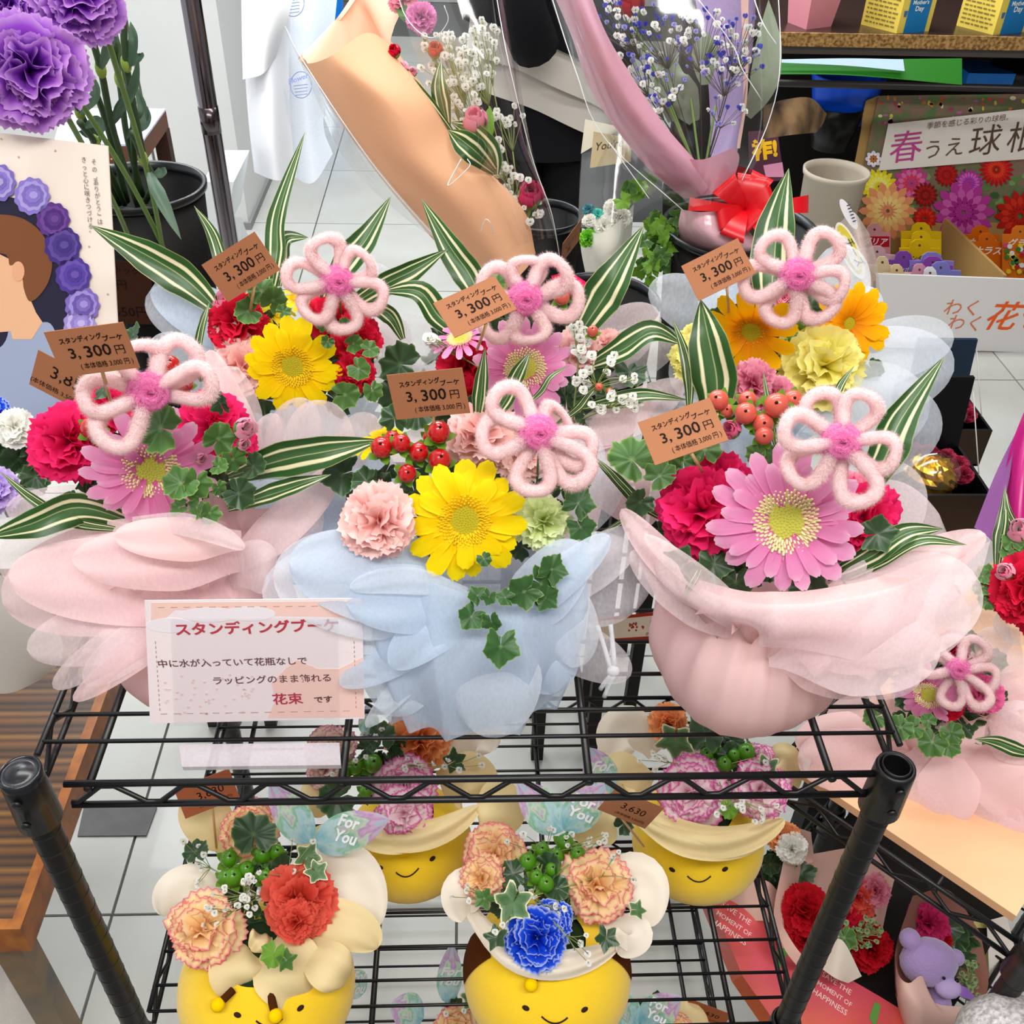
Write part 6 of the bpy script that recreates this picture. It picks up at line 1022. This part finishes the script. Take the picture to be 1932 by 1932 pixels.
tag(mk('green_sheet', patch([[(1440, 112, 2.72), (1600, 112, 2.72), (1815, 110, 2.72)], [(1440, 140, 2.7), (1600, 142, 2.7), (1815, 160, 2.7)]]), plain('#1c6810', .5), None), 'green printed sheet lying under the chipboard shelf', 'sheet')
tag(mk('pale_blue_sheet', patch([[(1470, 112, 2.69), (1600, 110, 2.69), (1704, 112, 2.69)], [(1475, 118, 2.69), (1600, 124, 2.69), (1707, 134, 2.69)]]), plain('#b8d0f0', .5), None), 'pale blue sheet lying on the green one under the shelf', 'sheet')
tag(mk('blue_tub', G().lathe([(.09, 0), (.12, .14), (.12, .145), (.1, .14)], T(PY(1590, 195, 2.9) - [0, 0, .05]), 24), plain('#1050d8', .3), None), 'shiny blue plastic tub behind the black rail', 'tub'); tag(mk('blue_case', G().box(PY(1820, 165, 2.75), PY(1880, 115, 2.9)), plain('#1868b8', .4), None, False), 'blue case at the end of the green sheet', 'case'); tag(mk('black_bag', G().ball(PY(1925, 140, 2.85), (.12, .1, .06)), plain('#0c0c0e', .5), None), 'black bag under the right end of the shelf', 'bag')
for i, (q, lab) in enumerate((([(1624, 46), (1691, 63), (1752, 59)], 'yellow gift box with a blue greeting band, nearer the lilac bouquet'), ([(1804, 48), (1873, 66), (1936, 60)], 'yellow gift box with a blue greeting band at the right edge'))):
    a, b, c = (PZ(x, y, zs) for x, y in q); d = a + c - b; rt = root('gift_box', lab, 'box', (a + c) / 2, 'yellow gift boxes on the chipboard shelf'); H = .19; g = G().prism([a, b, c, d], (0, 0, H)); mk('box', g, mat('box_yellow', '#ecd05c', .5), rt, False)
    ex = c - b; n = nz(np.cross(ex, (0, 0, 1))); n = n if n @ (CAM - b) > 0 else -n; g = G(); g.prism([b + ex * .2 + n * .001, b + ex * .85 + n * .001, b + ex * .85 + n * .001 + [0, 0, H], b + ex * .2 + n * .001 + [0, 0, H]], n * .001); mk('blue_band', g, plain('#1878b8', .5), rt, False)
    for k, t in enumerate(('Happy', "Mother's", 'Day')): cc = b + ex * .525 + n * .0024; w_ = np.linalg.norm(ex) * (.24 if k < 2 else .13); u_ = nz(ex); z_ = .098 - .022 * k; text(t, cc - u_ * w_ + [0, 0, z_], cc + u_ * w_ + [0, 0, z_], n, plain('#f4f4ea', .5), rt, bold=.02)
    ex2 = b - a; n2 = nz(np.cross(ex2, (0, 0, 1))); n2 = n2 if n2 @ (CAM - b) > 0 else -n2; g = G(); rg = np.random.default_rng(i)
    for r_ in range(14):
        x_ = .08
        while x_ < .85: w_ = rg.uniform(.05, .14); p = a + ex2 * x_ + n2 * .0008 + np.array([0, 0, .012 + r_ * .012]); g.prism([p, p + ex2 * w_, p + ex2 * w_ + [0, 0, .004], p + [0, 0, .004]], n2 * .0003); x_ += w_ + .03
    mk('printed_lines', g, plain('#8c7c3c', .6), rt, False)
    g = G(); p = b + ex * .08 + n * .001 + np.array([0, 0, .06]); g.prism([p, p + nz(ex) * .012, p + nz(ex) * .010 + [0, 0, -.016], p + nz(ex) * .002 + [0, 0, -.016]], n * .0006); mk('printed_pot', g, plain('#3c6cb0'), rt, False)
a, b, c = (PZ(x, y, zs) for x, y in ((1486, 42), (1521, 56), (1568, 50))); d = a + c - b; rt = root('paper_bag', 'pink paper bag with a folded bottom standing on the chipboard shelf', 'bag', (a + c) / 2); g = G().gridv(np.array([[a, b, c, d], [p + (p - (a + c) / 2) * .25 + [0, 0, .1] for p in (a, b, c, d)], [p + (p - (a + c) / 2) * .35 + [0, 0, .2] for p in (a, b, c, d)]]), closed=True); mk('bag_body', g, mat('bag_pink', '#e0909c', .6, bump=.4, bscale=25), rt, False)
# things under the shelf
tag(mk('brown_paper_bag', patch([[(1440, 200, 2.35), (1480, 188, 2.3), (1530, 185, 2.35), (1560, 215, 2.45)], [(1440, 235, 2.4), (1490, 225, 2.3), (1530, 215, 2.35), (1552, 235, 2.45)], [(1440, 262, 2.4), (1490, 255, 2.3), (1520, 252, 2.35), (1540, 250, 2.4)]]), mat('bag_brown', '#7c6040', .8, col2='#2c2018', nscale=14), None), 'crumpled brown paper bag under the shelf', 'bag')
tag(mk('black_pot', G().lathe([(.001, 0), (.06, 0), (.09, .14), (.085, .14), (.05, .01)], T(PY(1570, 250, 2.85) - [0, 0, .05]), 28), plain('#0e0e10', .3), None), 'glossy black pot behind the bulb display', 'pot')
q = PY(1565, 380, 2.5); tag(mk('beige_bin', G().lathe([(.001, FZ), (.07, FZ), (.095, q[2] + .08), (.10, q[2] + .085), (.102, q[2] + .10), (.094, q[2] + .10), (.088, q[2] + .08), (.06, FZ + .02)], T((q[0], q[1], 0)), 32), plain('#b4a898', .6), None), 'beige plastic bin left of the bulb display', 'bin')
fp = Plane(PY(1425, 250, 2.2), PY(1475, 250, 2.2), PY(1425, 330, 2.15)); rt = root('seed_packet', 'dark packet with big yellow letters behind the red bow', 'packet', fp.hit(1450, 330)); g = G(); ppx(g, fp, [(1412, 248), (1466, 244), (1480, 340), (1415, 345)], 0, .002); mk('packet', g, plain('#4c2438', .5), rt, False); tpx('祚!', fp, (1420, 305), (1468, 298), plain('#e8b010', .4), rt, .001, bold=.05); g = G(); ppx(g, fp, [(1440, 312), (1476, 306), (1480, 334), (1445, 334)], .0006); mk('pink_patch', g, plain('#d088a8'), rt, False)
# ---------------------------------------------------------------- bulb display
bd = root('bulb_display', 'cardboard display of spring bulbs with a flower photo header', 'display', PY(1800, 662, 2.4)); kr = mat('kraft', '#b08c54', .75, noise=.1, nscale=20); wf = plain('#e2dfe0', .6)
fr = Plane(PY(1652, 518, 2.4), PY(1932, 526, 2.4), PY(1662, 655, 2.4)); g = G(); ppx(g, fr, [(1652, 517), (2010, 530), (2010, 668), (1662, 655)], 0, .008); mk('front_panel', g, wf, bd, False)
def q3(x, y, Y): return PY(x, y, Y)
q = [fr.hit(1652, 517), fr.hit(2010, 530)]; zt = q[0][2]; yb = 2.78; g = G(); g.prism([q[0], q[0] + [0, yb - 2.4, .0], q[0] + [0, yb - 2.4, -.25], q[0] + [0, 0, -.25]], (-.006, 0, 0)); mk('side_panel', g, kr, bd, False)
g = G(); g.prism([(q[0][0], 2.42, FZ + .12), (q[1][0] + .3, 2.42, FZ + .12), (q[1][0] + .3, yb, FZ + .12), (q[0][0], yb, FZ + .12)], (0, 0, -.01)); mk('inner_floor', g, plain('#4c3a24', .8), bd, False)
hd = Plane(PY(1652, 182, yb), PY(1932, 178, yb), PY(1612, 418, yb)); g = G(); ppx(g, hd, [(1658, 181), (2010, 176), (2010, 421), (1612, 419), (1640, 260)], 0, .003); mk('header_card', g, mat('meadow_print', '#5c7848', .6, col2='#8c6c60', nscale=28), bd, False)
g = G(); ppx(g, hd, [(1634, 190), (1658, 181), (1640, 262), (1612, 420), (1592, 420), (1625, 245), (1628, 215)], -.012, .004); mk('header_side', g, kr, bd, False)
g = G(); ppx(g, hd, [(1592, 420), (2010, 421), (2010, 540), (1610, 540)], .004, .004); mk('header_base', g, kr, bd, False)
a, b = hd.hit(1782, 412, .004), fr.hit(1897, 522) + np.array([0, .012, 0]); g = G(); g.prism([a, b, b - [0, 0, .22], a - [0, 0, .32]], (.01, 0, 0)); mk('divider', g, kr, bd, False)
E_N = [0]
def dahlia(x, y, r, cols, n=14, layers=4, sq=1.0, pt=.5):
    for l in range(layers):
        R = r * (1 - .24 * l); g = G(); E_N[0] += 1
        for i in range(n):
            a = (i + .5 * l) * 2 * np.pi / n; ca, sa = math.cos(a), math.sin(a); w_ = R * 3.8 / n
            P4 = [(x + R * .15 * ca, y + R * .15 * sa * sq)] + [(x + R * t * ca - w_ * k * sa, y + (R * t * sa + w_ * k * ca) * sq) for t, k in ((.55, -.55), (.85, -.5 * pt - .2), (1.0, 0), (.85, .5 * pt + .2), (.55, .55))]
            ppx(g, hd, P4, .0017 + .00014 * E_N[0], .0001)
        mk('printed_dahlia', g, plain(cols[l % len(cols)], .6), bd, False)
rg = np.random.default_rng(12)
for k in range(64):
    x, y = rg.uniform(1660, 1940), rg.uniform(184, 235); g = G(); ppx(g, hd, disc((x, y), rg.uniform(2, 6), rg.uniform(2, 5), 9), .0006, .0001); mk('printed_bloom', g, plain(['#c060a0', '#d87840', '#e0c850', '#a04868', '#e8d8b0', '#cc5030'][k % 6], .6), bd, False)
for k in range(60):
    x, y = rg.uniform(1620, 1940), rg.uniform(310, 418); g = G(); ppx(g, hd, disc((x, y), rg.uniform(4, 10), rg.uniform(3, 7), 7), .0004 + .00002 * k, .0001); mk('printed_leaf', g, plain(['#3c6430', '#5c8848', '#2c4c28', '#7ca060'][k % 4], .6), bd, False)
for v in ((1880, 320, 34, ('#b01010', '#d42018', '#e84020'), 20, 4), (1658, 352, 36, ('#e8d820', '#f4ec50', '#f8f480'), 16, 4), (1720, 346, 36, ('#c8408c', '#e070a8', '#d84060'), 12, 4), (1786, 330, 24, ('#9c1010', '#c01818'), 16, 4), (1828, 346, 28, ('#b838a0', '#d868c0', '#a838b8'), 18, 4), (1746, 368, 25, ('#801010', '#b01818'), 16, 4), (1675, 398, 56, ('#e89868', '#f4c078', '#f8d888'), 14, 4), (1818, 400, 60, ('#b83898', '#d060b0', '#a82888'), 13, 4), (1925, 408, 50, ('#b81808', '#d83018'), 14, 3), (1745, 412, 24, ('#c01810', '#e03020'), 12, 3), (1648, 300, 16, ('#e0dcf0', '#f4f0f8', '#b06818'), 8, 3)): dahlia(*v)
g = G(); ppx(g, hd, [(1676, 234), (1940, 205), (1940, 300), (1866, 305), (1658, 322), (1660, 310)], .0085, .0004); mk('banner', g, plain('#ece4dc', .6), bd, False)
for t, a, b, c, bo in (('春', (1676, 309), (1736, 302), '#c04890', .0), ('うえ', (1745, 300), (1815, 291), '#6c5040', 0), ('球', (1826, 296), (1884, 289), '#5c4434', .0), ('根', (1896, 289), (1954, 283), '#5c4434', .0), ('季節を感じる彩りの球根。', (1748, 244), (1902, 227), '#806050', 0)): tpx(t, hd, a, b, plain(c, .6), bd, .010, bold=bo)
for t, a, b, c in (('わく', (1778, 594), (1838, 596), '#dc7850'), ('わく', (1784, 622), (1842, 625), '#dc7850'), ('花', (1854, 622), (1916, 624), '#ee6020'), ('つ', (1920, 618), (1965, 620), '#ee6020')): tpx(t, fr, a, b, plain(c, .6), bd, .001, bold=0 if t == 'わく' else .012, ital=.2 if t != 'わく' else 0)
def packet(x, y, w_, h, Y, col, t=None, tc='#ffffff', lab='', band=None):
    q = Plane(PY(x - w_, y, Y), PY(x + w_, y, Y), PY(x - w_, y + 30, Y)); rt = root('bulb_packet', lab, 'packet', q.hit(x, y + h), 'bulb packets in the cardboard display')
    pts = [(x - w_, y + h), (x - w_, y), (x - w_ * .5, y), (x - w_ * .42, y - 10), (x - w_ * .2, y - 16), (x + w_ * .2, y - 16), (x + w_ * .42, y - 10), (x + w_ * .5, y), (x + w_, y + 1), (x + w_, y + h)]
    g = G(); ppx(g, q, pts, 0, .003); mk('packet', g, plain(col, .5), rt, False); g = G(); ppx(g, q, disc((x, y - 5), 2.4, 2.4, 10), .0006); mk('hang_hole', g, plain('#5c4430'), rt)
    if band: g = G(); ppx(g, q, [(x - w_ + 2, y + 8), (x + w_ - 2, y + 8), (x + w_ - 2, y + 28), (x - w_ + 2, y + 28)], .0006); mk('band', g, plain(band, .5), rt, False)
    if t: tpx(t, q, (x - w_ * .75, y + 24), (x + w_ * .75, y + 25), plain(tc, .5), rt, .001, bold=.02)
for v in ((1650, 438, 30, 50, 2.70, '#e8a8b0', 'ダリア', '#ffffff', 'pink checked packet with a red name band in the display', '#c81838'), (1738, 436, 38, 60, 2.70, '#ecc818', 'ボンダリア', '#403c50', 'rearmost yellow bulb packet'), (1738, 452, 38, 60, 2.64, '#ecc818', 'ボンダリア', '#403c50', 'second yellow bulb packet from the header'), (1735, 468, 38, 60, 2.60, '#e8c010', 'ボンダリア', '#403c50', 'frontmost yellow bulb packet'),
          (1655, 480, 34, 50, 2.6, '#ecc0c8', None, None, 'pale pink bulb packet below the checked one'), (1705, 490, 34, 50, 2.55, '#8c50b8', 'ポンポン', '#e8f4f0', 'purple bulb packet left of the lilac ones'), (1758, 492, 42, 40, 2.54, '#9890e0', None, None, 'rear lilac bulb packet'), (1760, 500, 38, 40, 2.50, '#a050b8', None, None, 'magenta-purple bulb packet in the row'), (1775, 510, 38, 30, 2.46, '#8c8cdc', None, None, 'front lilac bulb packet'), (1735, 514, 28, 20, 2.44, '#e0a0b8', None, None, 'front pink bulb packet'), (1755, 520, 26, 14, 2.42, '#ece8f4', None, None, 'frontmost white bulb packet'), (1665, 500, 26, 30, 2.48, '#f0dcb4', None, None, 'cream checked bulb packet at the left'), (1692, 515, 26, 20, 2.43, '#ecd0a0', None, None, 'front cream checked bulb packet'),
          (1850, 442, 36, 70, 2.68, '#e07010', 'ネラス', '#f8f4e8', 'orange bulb packet right of the divider'), (1862, 456, 34, 70, 2.62, '#dc6810', 'ナラス', '#f8f4e8', 'front orange bulb packet by the divider'), (1925, 442, 34, 90, 2.60, '#e07818', 'グラジ', '#f8f4e8', 'orange and white bulb packet at the right edge')): packet(*v[:8], lab=v[8], band=v[9] if len(v) > 9 else None)
g = G(); q = Plane(PY(1900, 460, 2.595), PY(1932, 460, 2.595), PY(1900, 500, 2.595))
for i in range(40): pass
for k, c in enumerate(('#d85080', '#f0d020', '#f0f0f0', '#408030', '#c02828')):
    g = G(); rr = np.random.default_rng(k)
    for i in range(9): ppx(g, q, disc((rr.uniform(1895, 1950), rr.uniform(462, 515)), 5, 5, 7), .001 + .0002 * k)
    mk('packet_print', g, plain(c), bd)
# leaning plastic with oval labels
pk = root('plastic_sleeve', 'clear plastic sleeve with round yellow and white labels behind the orange gerberas', 'sleeve', P(1640, 560, 1.5)); mk('sleeve', patch([[(1585, 420, 1.62), (1610, 400, 1.58), (1640, 440, 1.6)], [(1590, 480, 1.6), (1625, 470, 1.55), (1655, 500, 1.58)], [(1600, 560, 1.56), (1640, 560, 1.5), (1665, 600, 1.54)]], 10, 12), mat('sleeve_plastic', '#c8b8b0', .2, .6, alpha=.6), pk)
q = Plane(P(1580, 420, 1.5), P(1640, 480, 1.5), P(1580, 500, 1.53))
for (x, y, rx, ry, c, a, e) in ((1601, 404, 9, 32, '#f4f4f8', -.5, .0), (1604, 473, 17, 58, '#f4f4ec', -.42, 0), (1603, 470, 13, 50, '#e8d850', -.42, .001), (1606, 478, 8, 36, '#f4f4ec', -.42, .002)):
    pts = [(x + rx * math.cos(t) * math.cos(a) - ry * math.sin(t) * math.sin(a), y + rx * math.cos(t) * math.sin(a) + ry * math.sin(t) * math.cos(a)) for t in np.linspace(0, 2 * np.pi, 26, endpoint=False)]; g = G(); ppx(g, q, pts, e, .0006); mk('oval_label', g, plain(c, .5), pk, False)
g = G()
for k in range(6): g.tube([q.hit(1598 + k * 2.2, 388 + k * 6, .001), q.hit(1604 + k * 2.2, 386 + k * 6, .001)], .0008, 4)
mk('label_print', g, plain('#303048'), pk); tpx('チーズ', q, (1592, 455), (1618, 505), plain('#404038'), pk, .003)
# ---------------------------------------------------------------- black boxes with gold domes
for i, (bx, by, dd_, s, lab) in enumerate(((1762, 935, 1.30, 1.0, 'black open gift box with a gold-foiled clear dome, the nearer one'), (1790, 812, 1.52, .9, 'black open gift box with a clear dome, the farther one'))):
    o = P(bx, by, dd_); W_, D_, H_ = .105 * s, .11 * s, .075 * s; rt = root('gift_box', lab, 'box', o - [0, 0, H_], 'black gift boxes'); x0, y0, z1 = o[0] - .03, o[1], o[2]; bk = plain('#08080a', .35); t_ = .004
    g = G(); g.box((x0, y0, z1 - H_), (x0 + W_, y0 + t_, z1)); g.box((x0, y0 + D_, z1 - H_), (x0 + W_, y0 + D_ + t_, z1)); g.box((x0 - t_, y0, z1 - H_), (x0, y0 + D_, z1)); g.box((x0 + W_, y0, z1 - H_), (x0 + W_ + t_, y0 + D_, z1)); g.box((x0, y0, z1 - H_), (x0 + W_, y0 + D_, z1 - H_ + t_)); mk('box_body', g, bk, rt, False)
    g = G(); A = [(x0, y0 + D_, z1), (x0 + W_, y0 + D_, z1), (x0 + W_, y0 + D_ + .02, z1 + .1 * s), (x0, y0 + D_ + .02, z1 + .1 * s)]; g.prism(A, (0, .006, 0)); mk('lid', g, plain('#1c2a3c' if i else '#0a0c10', .2), rt, False)  # blue reflection on the farther black lid is put into its colour
    c = np.array([x0 + W_ * .42, y0 + D_ * .45, z1 - .008]); R = .038 * s; gg = G(); gg.ball(c, R * .93, None, 26, 16); v = gg.v[0]; rr = np.random.default_rng(i); gg.v[0] = c + (v - c) * (1 + rr.normal(0, .05, (len(v), 1))) * [1, 1, .9]; mk('gold_foil', gg, mat('gold', '#d8a838', .22, .5, metal=.9), rt, False); mk('clear_dome', G().ball(c, R * 1.08, None, 26, 16), film('dome_film', bump=0.02), rt)
    for k in range(5): cc = c + [R * 1.25 * math.cos(k * .5 - .3), R * 1.1 * math.sin(k * .5 - .3) + .01, .008]; cr_ = CARN[k % 3]; M = scl(frame(cc, nrm(cc, .2, .3), UP), .015 * s); inst('dried_flower', cr_, M, rt, mat('wine_petals', ramp=[(0, '#480818'), (1, '#9c2040')], trl=.2))
    mk('hinge_ribbon', G().tube([(x0 + W_ + .003, y0 + D_ * .4, z1), (x0 + W_ + .003, y0 + D_ + .018, z1 + .08 * s)], .0008, 5), plain('#b8b8b4'), rt)
    z = z1 - H_ - .001; q = root('pedestal', ['dark pedestal under the nearer gold-dome box', 'dark pedestal under the farther gold-dome box'][i], 'stand', (x0 + W_ / 2, y0 + D_ / 2, FZ), 'dark pedestals'); mk('top_plate', G().box((x0 + .005, y0 + .005, z - .02), (x0 + W_ - .005, y0 + D_ - .005, z)), plain('#141212', .6), q, False); mk('column', G().box((x0 + W_ * .3, y0 + D_ * .3, FZ), (x0 + W_ * .7, y0 + D_ * .7, z - .02)), plain('#141212', .6), q, False)
# ---------------------------------------------------------------- lower right: small bouquets on the second rack
BH = MC['paper_blush']
def cone_wrap(rt, rows, m): mk('paper_wrap', patch(rows, 20, 20), m, rt)
DOFF = -.13
r1 = root('rose_bouquet', 'red rose bouquet in blush paper on the lower shelf of the right rack', 'bouquet', P(1560, 1830, 1.5))
cone_wrap(r1, [[(1478, 1625, 1.5), (1540, 1610, 1.56), (1640, 1600, 1.58), (1690, 1650, 1.54)], [(1460, 1720, 1.46), (1530, 1700, 1.54), (1640, 1690, 1.56), (1672, 1720, 1.5)], [(1470, 1790, 1.46), (1540, 1780, 1.5), (1620, 1790, 1.52), (1660, 1780, 1.5)]], BH)
mk('paper_fold', patch([[(1462, 1735, 1.43), (1480, 1790, 1.42), (1510, 1830, 1.43)], [(1470, 1735, 1.45), (1500, 1785, 1.43), (1530, 1820, 1.44)]]), BH, r1); mk('paper_fold', patch([[(1560, 1780, 1.42), (1590, 1775, 1.40), (1626, 1842, 1.42)], [(1540, 1820, 1.42), (1575, 1845, 1.40), (1600, 1855, 1.42)]]), MC['paper_ivory'], r1)
for (x, y, R, m, ti) in ((1515, 1720, 46, 'rose_red', (-.2, 0)), (1520, 1770, 40, 'rose_red', (-.2, -.1)), (1620, 1690, 36, 'carn_salmon', (.2, .1)), (1655, 1680, 30, 'carn_rose', (.4, 0)), (1645, 1790, 40, 'rose_red', (.1, -.1)), (1600, 1720, 30, 'carn_crimson', (0, 0))): carnation(r1, x, y, 1.46, R, MC[m], ti, name='rose')
gyps(r1, [(1620, 1760, 50, 30, 1.43, 1)], (1600, 1800, 1.46), 40, (4, 7), m=mat('hydrangea', '#94a878', .7), name='filler_flower', seed=41); fill_leaves(r1, 1590, 1750, 1.48, 60, 50, 10, (20, 30), seed=43); leafat(r1, 1590, 1760, 1.42, 22, 290, 0, MC['leaf_green'])
DOFF = -.04
r2 = root('bear_bouquet', 'bouquet with a lilac plush bear in blush paper beside the right rack post', 'bouquet', P(1760, 1900, 1.36))
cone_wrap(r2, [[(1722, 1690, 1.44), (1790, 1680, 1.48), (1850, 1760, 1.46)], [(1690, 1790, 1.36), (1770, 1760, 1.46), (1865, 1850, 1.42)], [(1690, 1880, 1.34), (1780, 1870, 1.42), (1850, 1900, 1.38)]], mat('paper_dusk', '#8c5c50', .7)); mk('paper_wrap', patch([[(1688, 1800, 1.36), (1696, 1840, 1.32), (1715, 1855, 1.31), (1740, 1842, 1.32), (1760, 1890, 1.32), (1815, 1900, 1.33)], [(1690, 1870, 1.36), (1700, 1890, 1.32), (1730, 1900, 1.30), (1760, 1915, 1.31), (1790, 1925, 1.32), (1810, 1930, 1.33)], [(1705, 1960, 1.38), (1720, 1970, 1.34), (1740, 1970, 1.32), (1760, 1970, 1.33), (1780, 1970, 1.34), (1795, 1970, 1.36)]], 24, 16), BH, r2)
carnation(r2, 1750, 1740, 1.42, 40, MC['rose_magenta'], (0, .2), name='rose'); carnation(r2, 1770, 1770, 1.42, 26, MC['rose_red'], (0, .2), name='rose'); gyps(r2, [(1830, 1850, 22, 40, 1.36, 1)], (1820, 1900, 1.4), 34, (4, 7), m=MC['hydrangea'], name='filler_flower', seed=45); fill_leaves(r2, 1800, 1790, 1.42, 50, 50, 8, (20, 30), seed=47)
br_ = root('plush_bear', 'small lilac plush bear tucked in a blush paper bouquet', 'plush toy', P(1750, 1870, 1.35)); pm = mat('plush_lilac', '#a992c8', .95, .1, sheen=.5, bump=.6, bscale=300)
s = 1.35 / FPX; hc = P(1752, 1815, 1.345); g = G(); g.ball(hc, (52 * s, 42 * s, 46 * s)); mk('head', g, pm, br_); mk('muzzle', G().ball(hc + RIGHT * 22 * s - UP * 32 * s + BACK * 30 * s, (24 * s, 20 * s, 18 * s)), mat('plush_lilac_pale', '#bca8d8', .95), br_)
for (dx, dy, r_) in ((-34, 42, 19), (50, 8, 15)): mk('ear', G().ball(hc + RIGHT * dx * s + UP * dy * s, r_ * s), pm, br_)
mk('eye', G().ball(hc + RIGHT * 36 * s - UP * 18 * s + BACK * 34 * s, 4.5 * s), plain('#1c1020', .2), br_); mk('eye', G().ball(hc + RIGHT * 8 * s - UP * 8 * s + BACK * 46 * s, 3 * s), plain('#1c1020', .2), br_); mk('torso', G().ball(hc - UP * 85 * s + RIGHT * 20 * s - BACK * 20 * s, (28 * s, 30 * s, 36 * s)), pm, br_)
mk('ribbon', patch([[(1795, 1855, 1.33), (1820, 1862, 1.32), (1838, 1878, 1.33)], [(1790, 1868, 1.33), (1812, 1880, 1.32), (1836, 1888, 1.33)]]), plain('#9468c0', .4), br_)
DOFF = -.12
r3 = root('bouquet', 'dim bouquet with an orange and cream flower behind the right bee pot', 'bouquet', P(1480, 1700, 1.6)); carnation(r3, 1480, 1580, 1.5, 34, MC['carn_orange'], (0, .2)); carnation(r3, 1495, 1600, 1.48, 28, MC['carn_white'], (0, .1)); fill_leaves(r3, 1470, 1640, 1.52, 40, 50, 12, (20, 30), seed=51); mk('paper_wrap', patch([[(1500, 1560, 1.55), (1530, 1570, 1.52)], [(1510, 1600, 1.55), (1535, 1620, 1.52)], [(1480, 1640, 1.55), (1525, 1630, 1.52)]]), BH, r3); mk('paper_wrap', patch([[(1350, 1680, 1.5), (1440, 1660, 1.5), (1480, 1700, 1.52)], [(1390, 1740, 1.5), (1450, 1740, 1.48), (1470, 1780, 1.5)]]), BH, r3)
sv = Plane(P(1345, 1690, 1.5), P(1410, 1700, 1.5), P(1560, 1932, 1.42)); sb = root('printed_box', 'long red and orange printed box with white capital lettering under the bouquets', 'box', sv.hit(1500, 1900)); g = G(); ppx(g, sv, [(1338, 1688), (1365, 1680), (1440, 1735), (1560, 1822), (1660, 1880), (1790, 1960), (1560, 2000), (1470, 1940), (1400, 1840)], 0, .05); mk('box_body', g, mat('box_red', '#c8405c', .35, .4, col2='#d8603c', nscale=5), sb, False)
for x0, y0 in ((1358, 1706), (1548, 1838)):
    for k, t in enumerate(('SAVE THE', 'MOMENT OF', 'HAPPINESS')): a = (x0 + 2 - 9 * k, y0 + 3 + 16 * k); ln = 66 if k == 0 else 78; tpx(t, sv, a, (a[0] + ln * .82, a[1] + ln * .56), plain('#f0c8c8', .5), sb, .001, bold=.01)
g = G(); ppx(g, sv, [(1640, 1920), (1650, 1890), (1662, 1896), (1652, 1940)], .001); ppx(g, sv, [(1466, 1790), (1480, 1780), (1486, 1800), (1470, 1830)], .001); mk('green_stripe', g, plain('#5c9440'), sb, False)
DOFF = -.06
tag(mk('mesh_bundle', G().ball(P(1905, 1965, 1.15), (.06, .05, .05)).tube([P(1905, 1965, 1.15), P(1905, 1965, 1.15) - [0, 0, .28]], [.05, .015], 20), mat('mesh_white', '#d8d4d4', .5, col2='#9c9898', nscale=220), None), 'round white mesh-wrapped bundle in the bottom right corner', 'bundle')
tag(mk('white_card', G().prism([P(*p) for p in ((1862, 1740, 1.5), (1900, 1730, 1.5), (1925, 1830, 1.5), (1868, 1870, 1.5))], (0, .002, 0)).prism([P(*p) for p in ((1835, 1730, 1.52), (1865, 1750, 1.52), (1872, 1860, 1.52), (1860, 1850, 1.52))], (0, .002, 0), 1), [plain('#e4dcd4'), plain('#d8d080')], None, False), 'white and yellow card behind the plush bear bouquet', 'card')
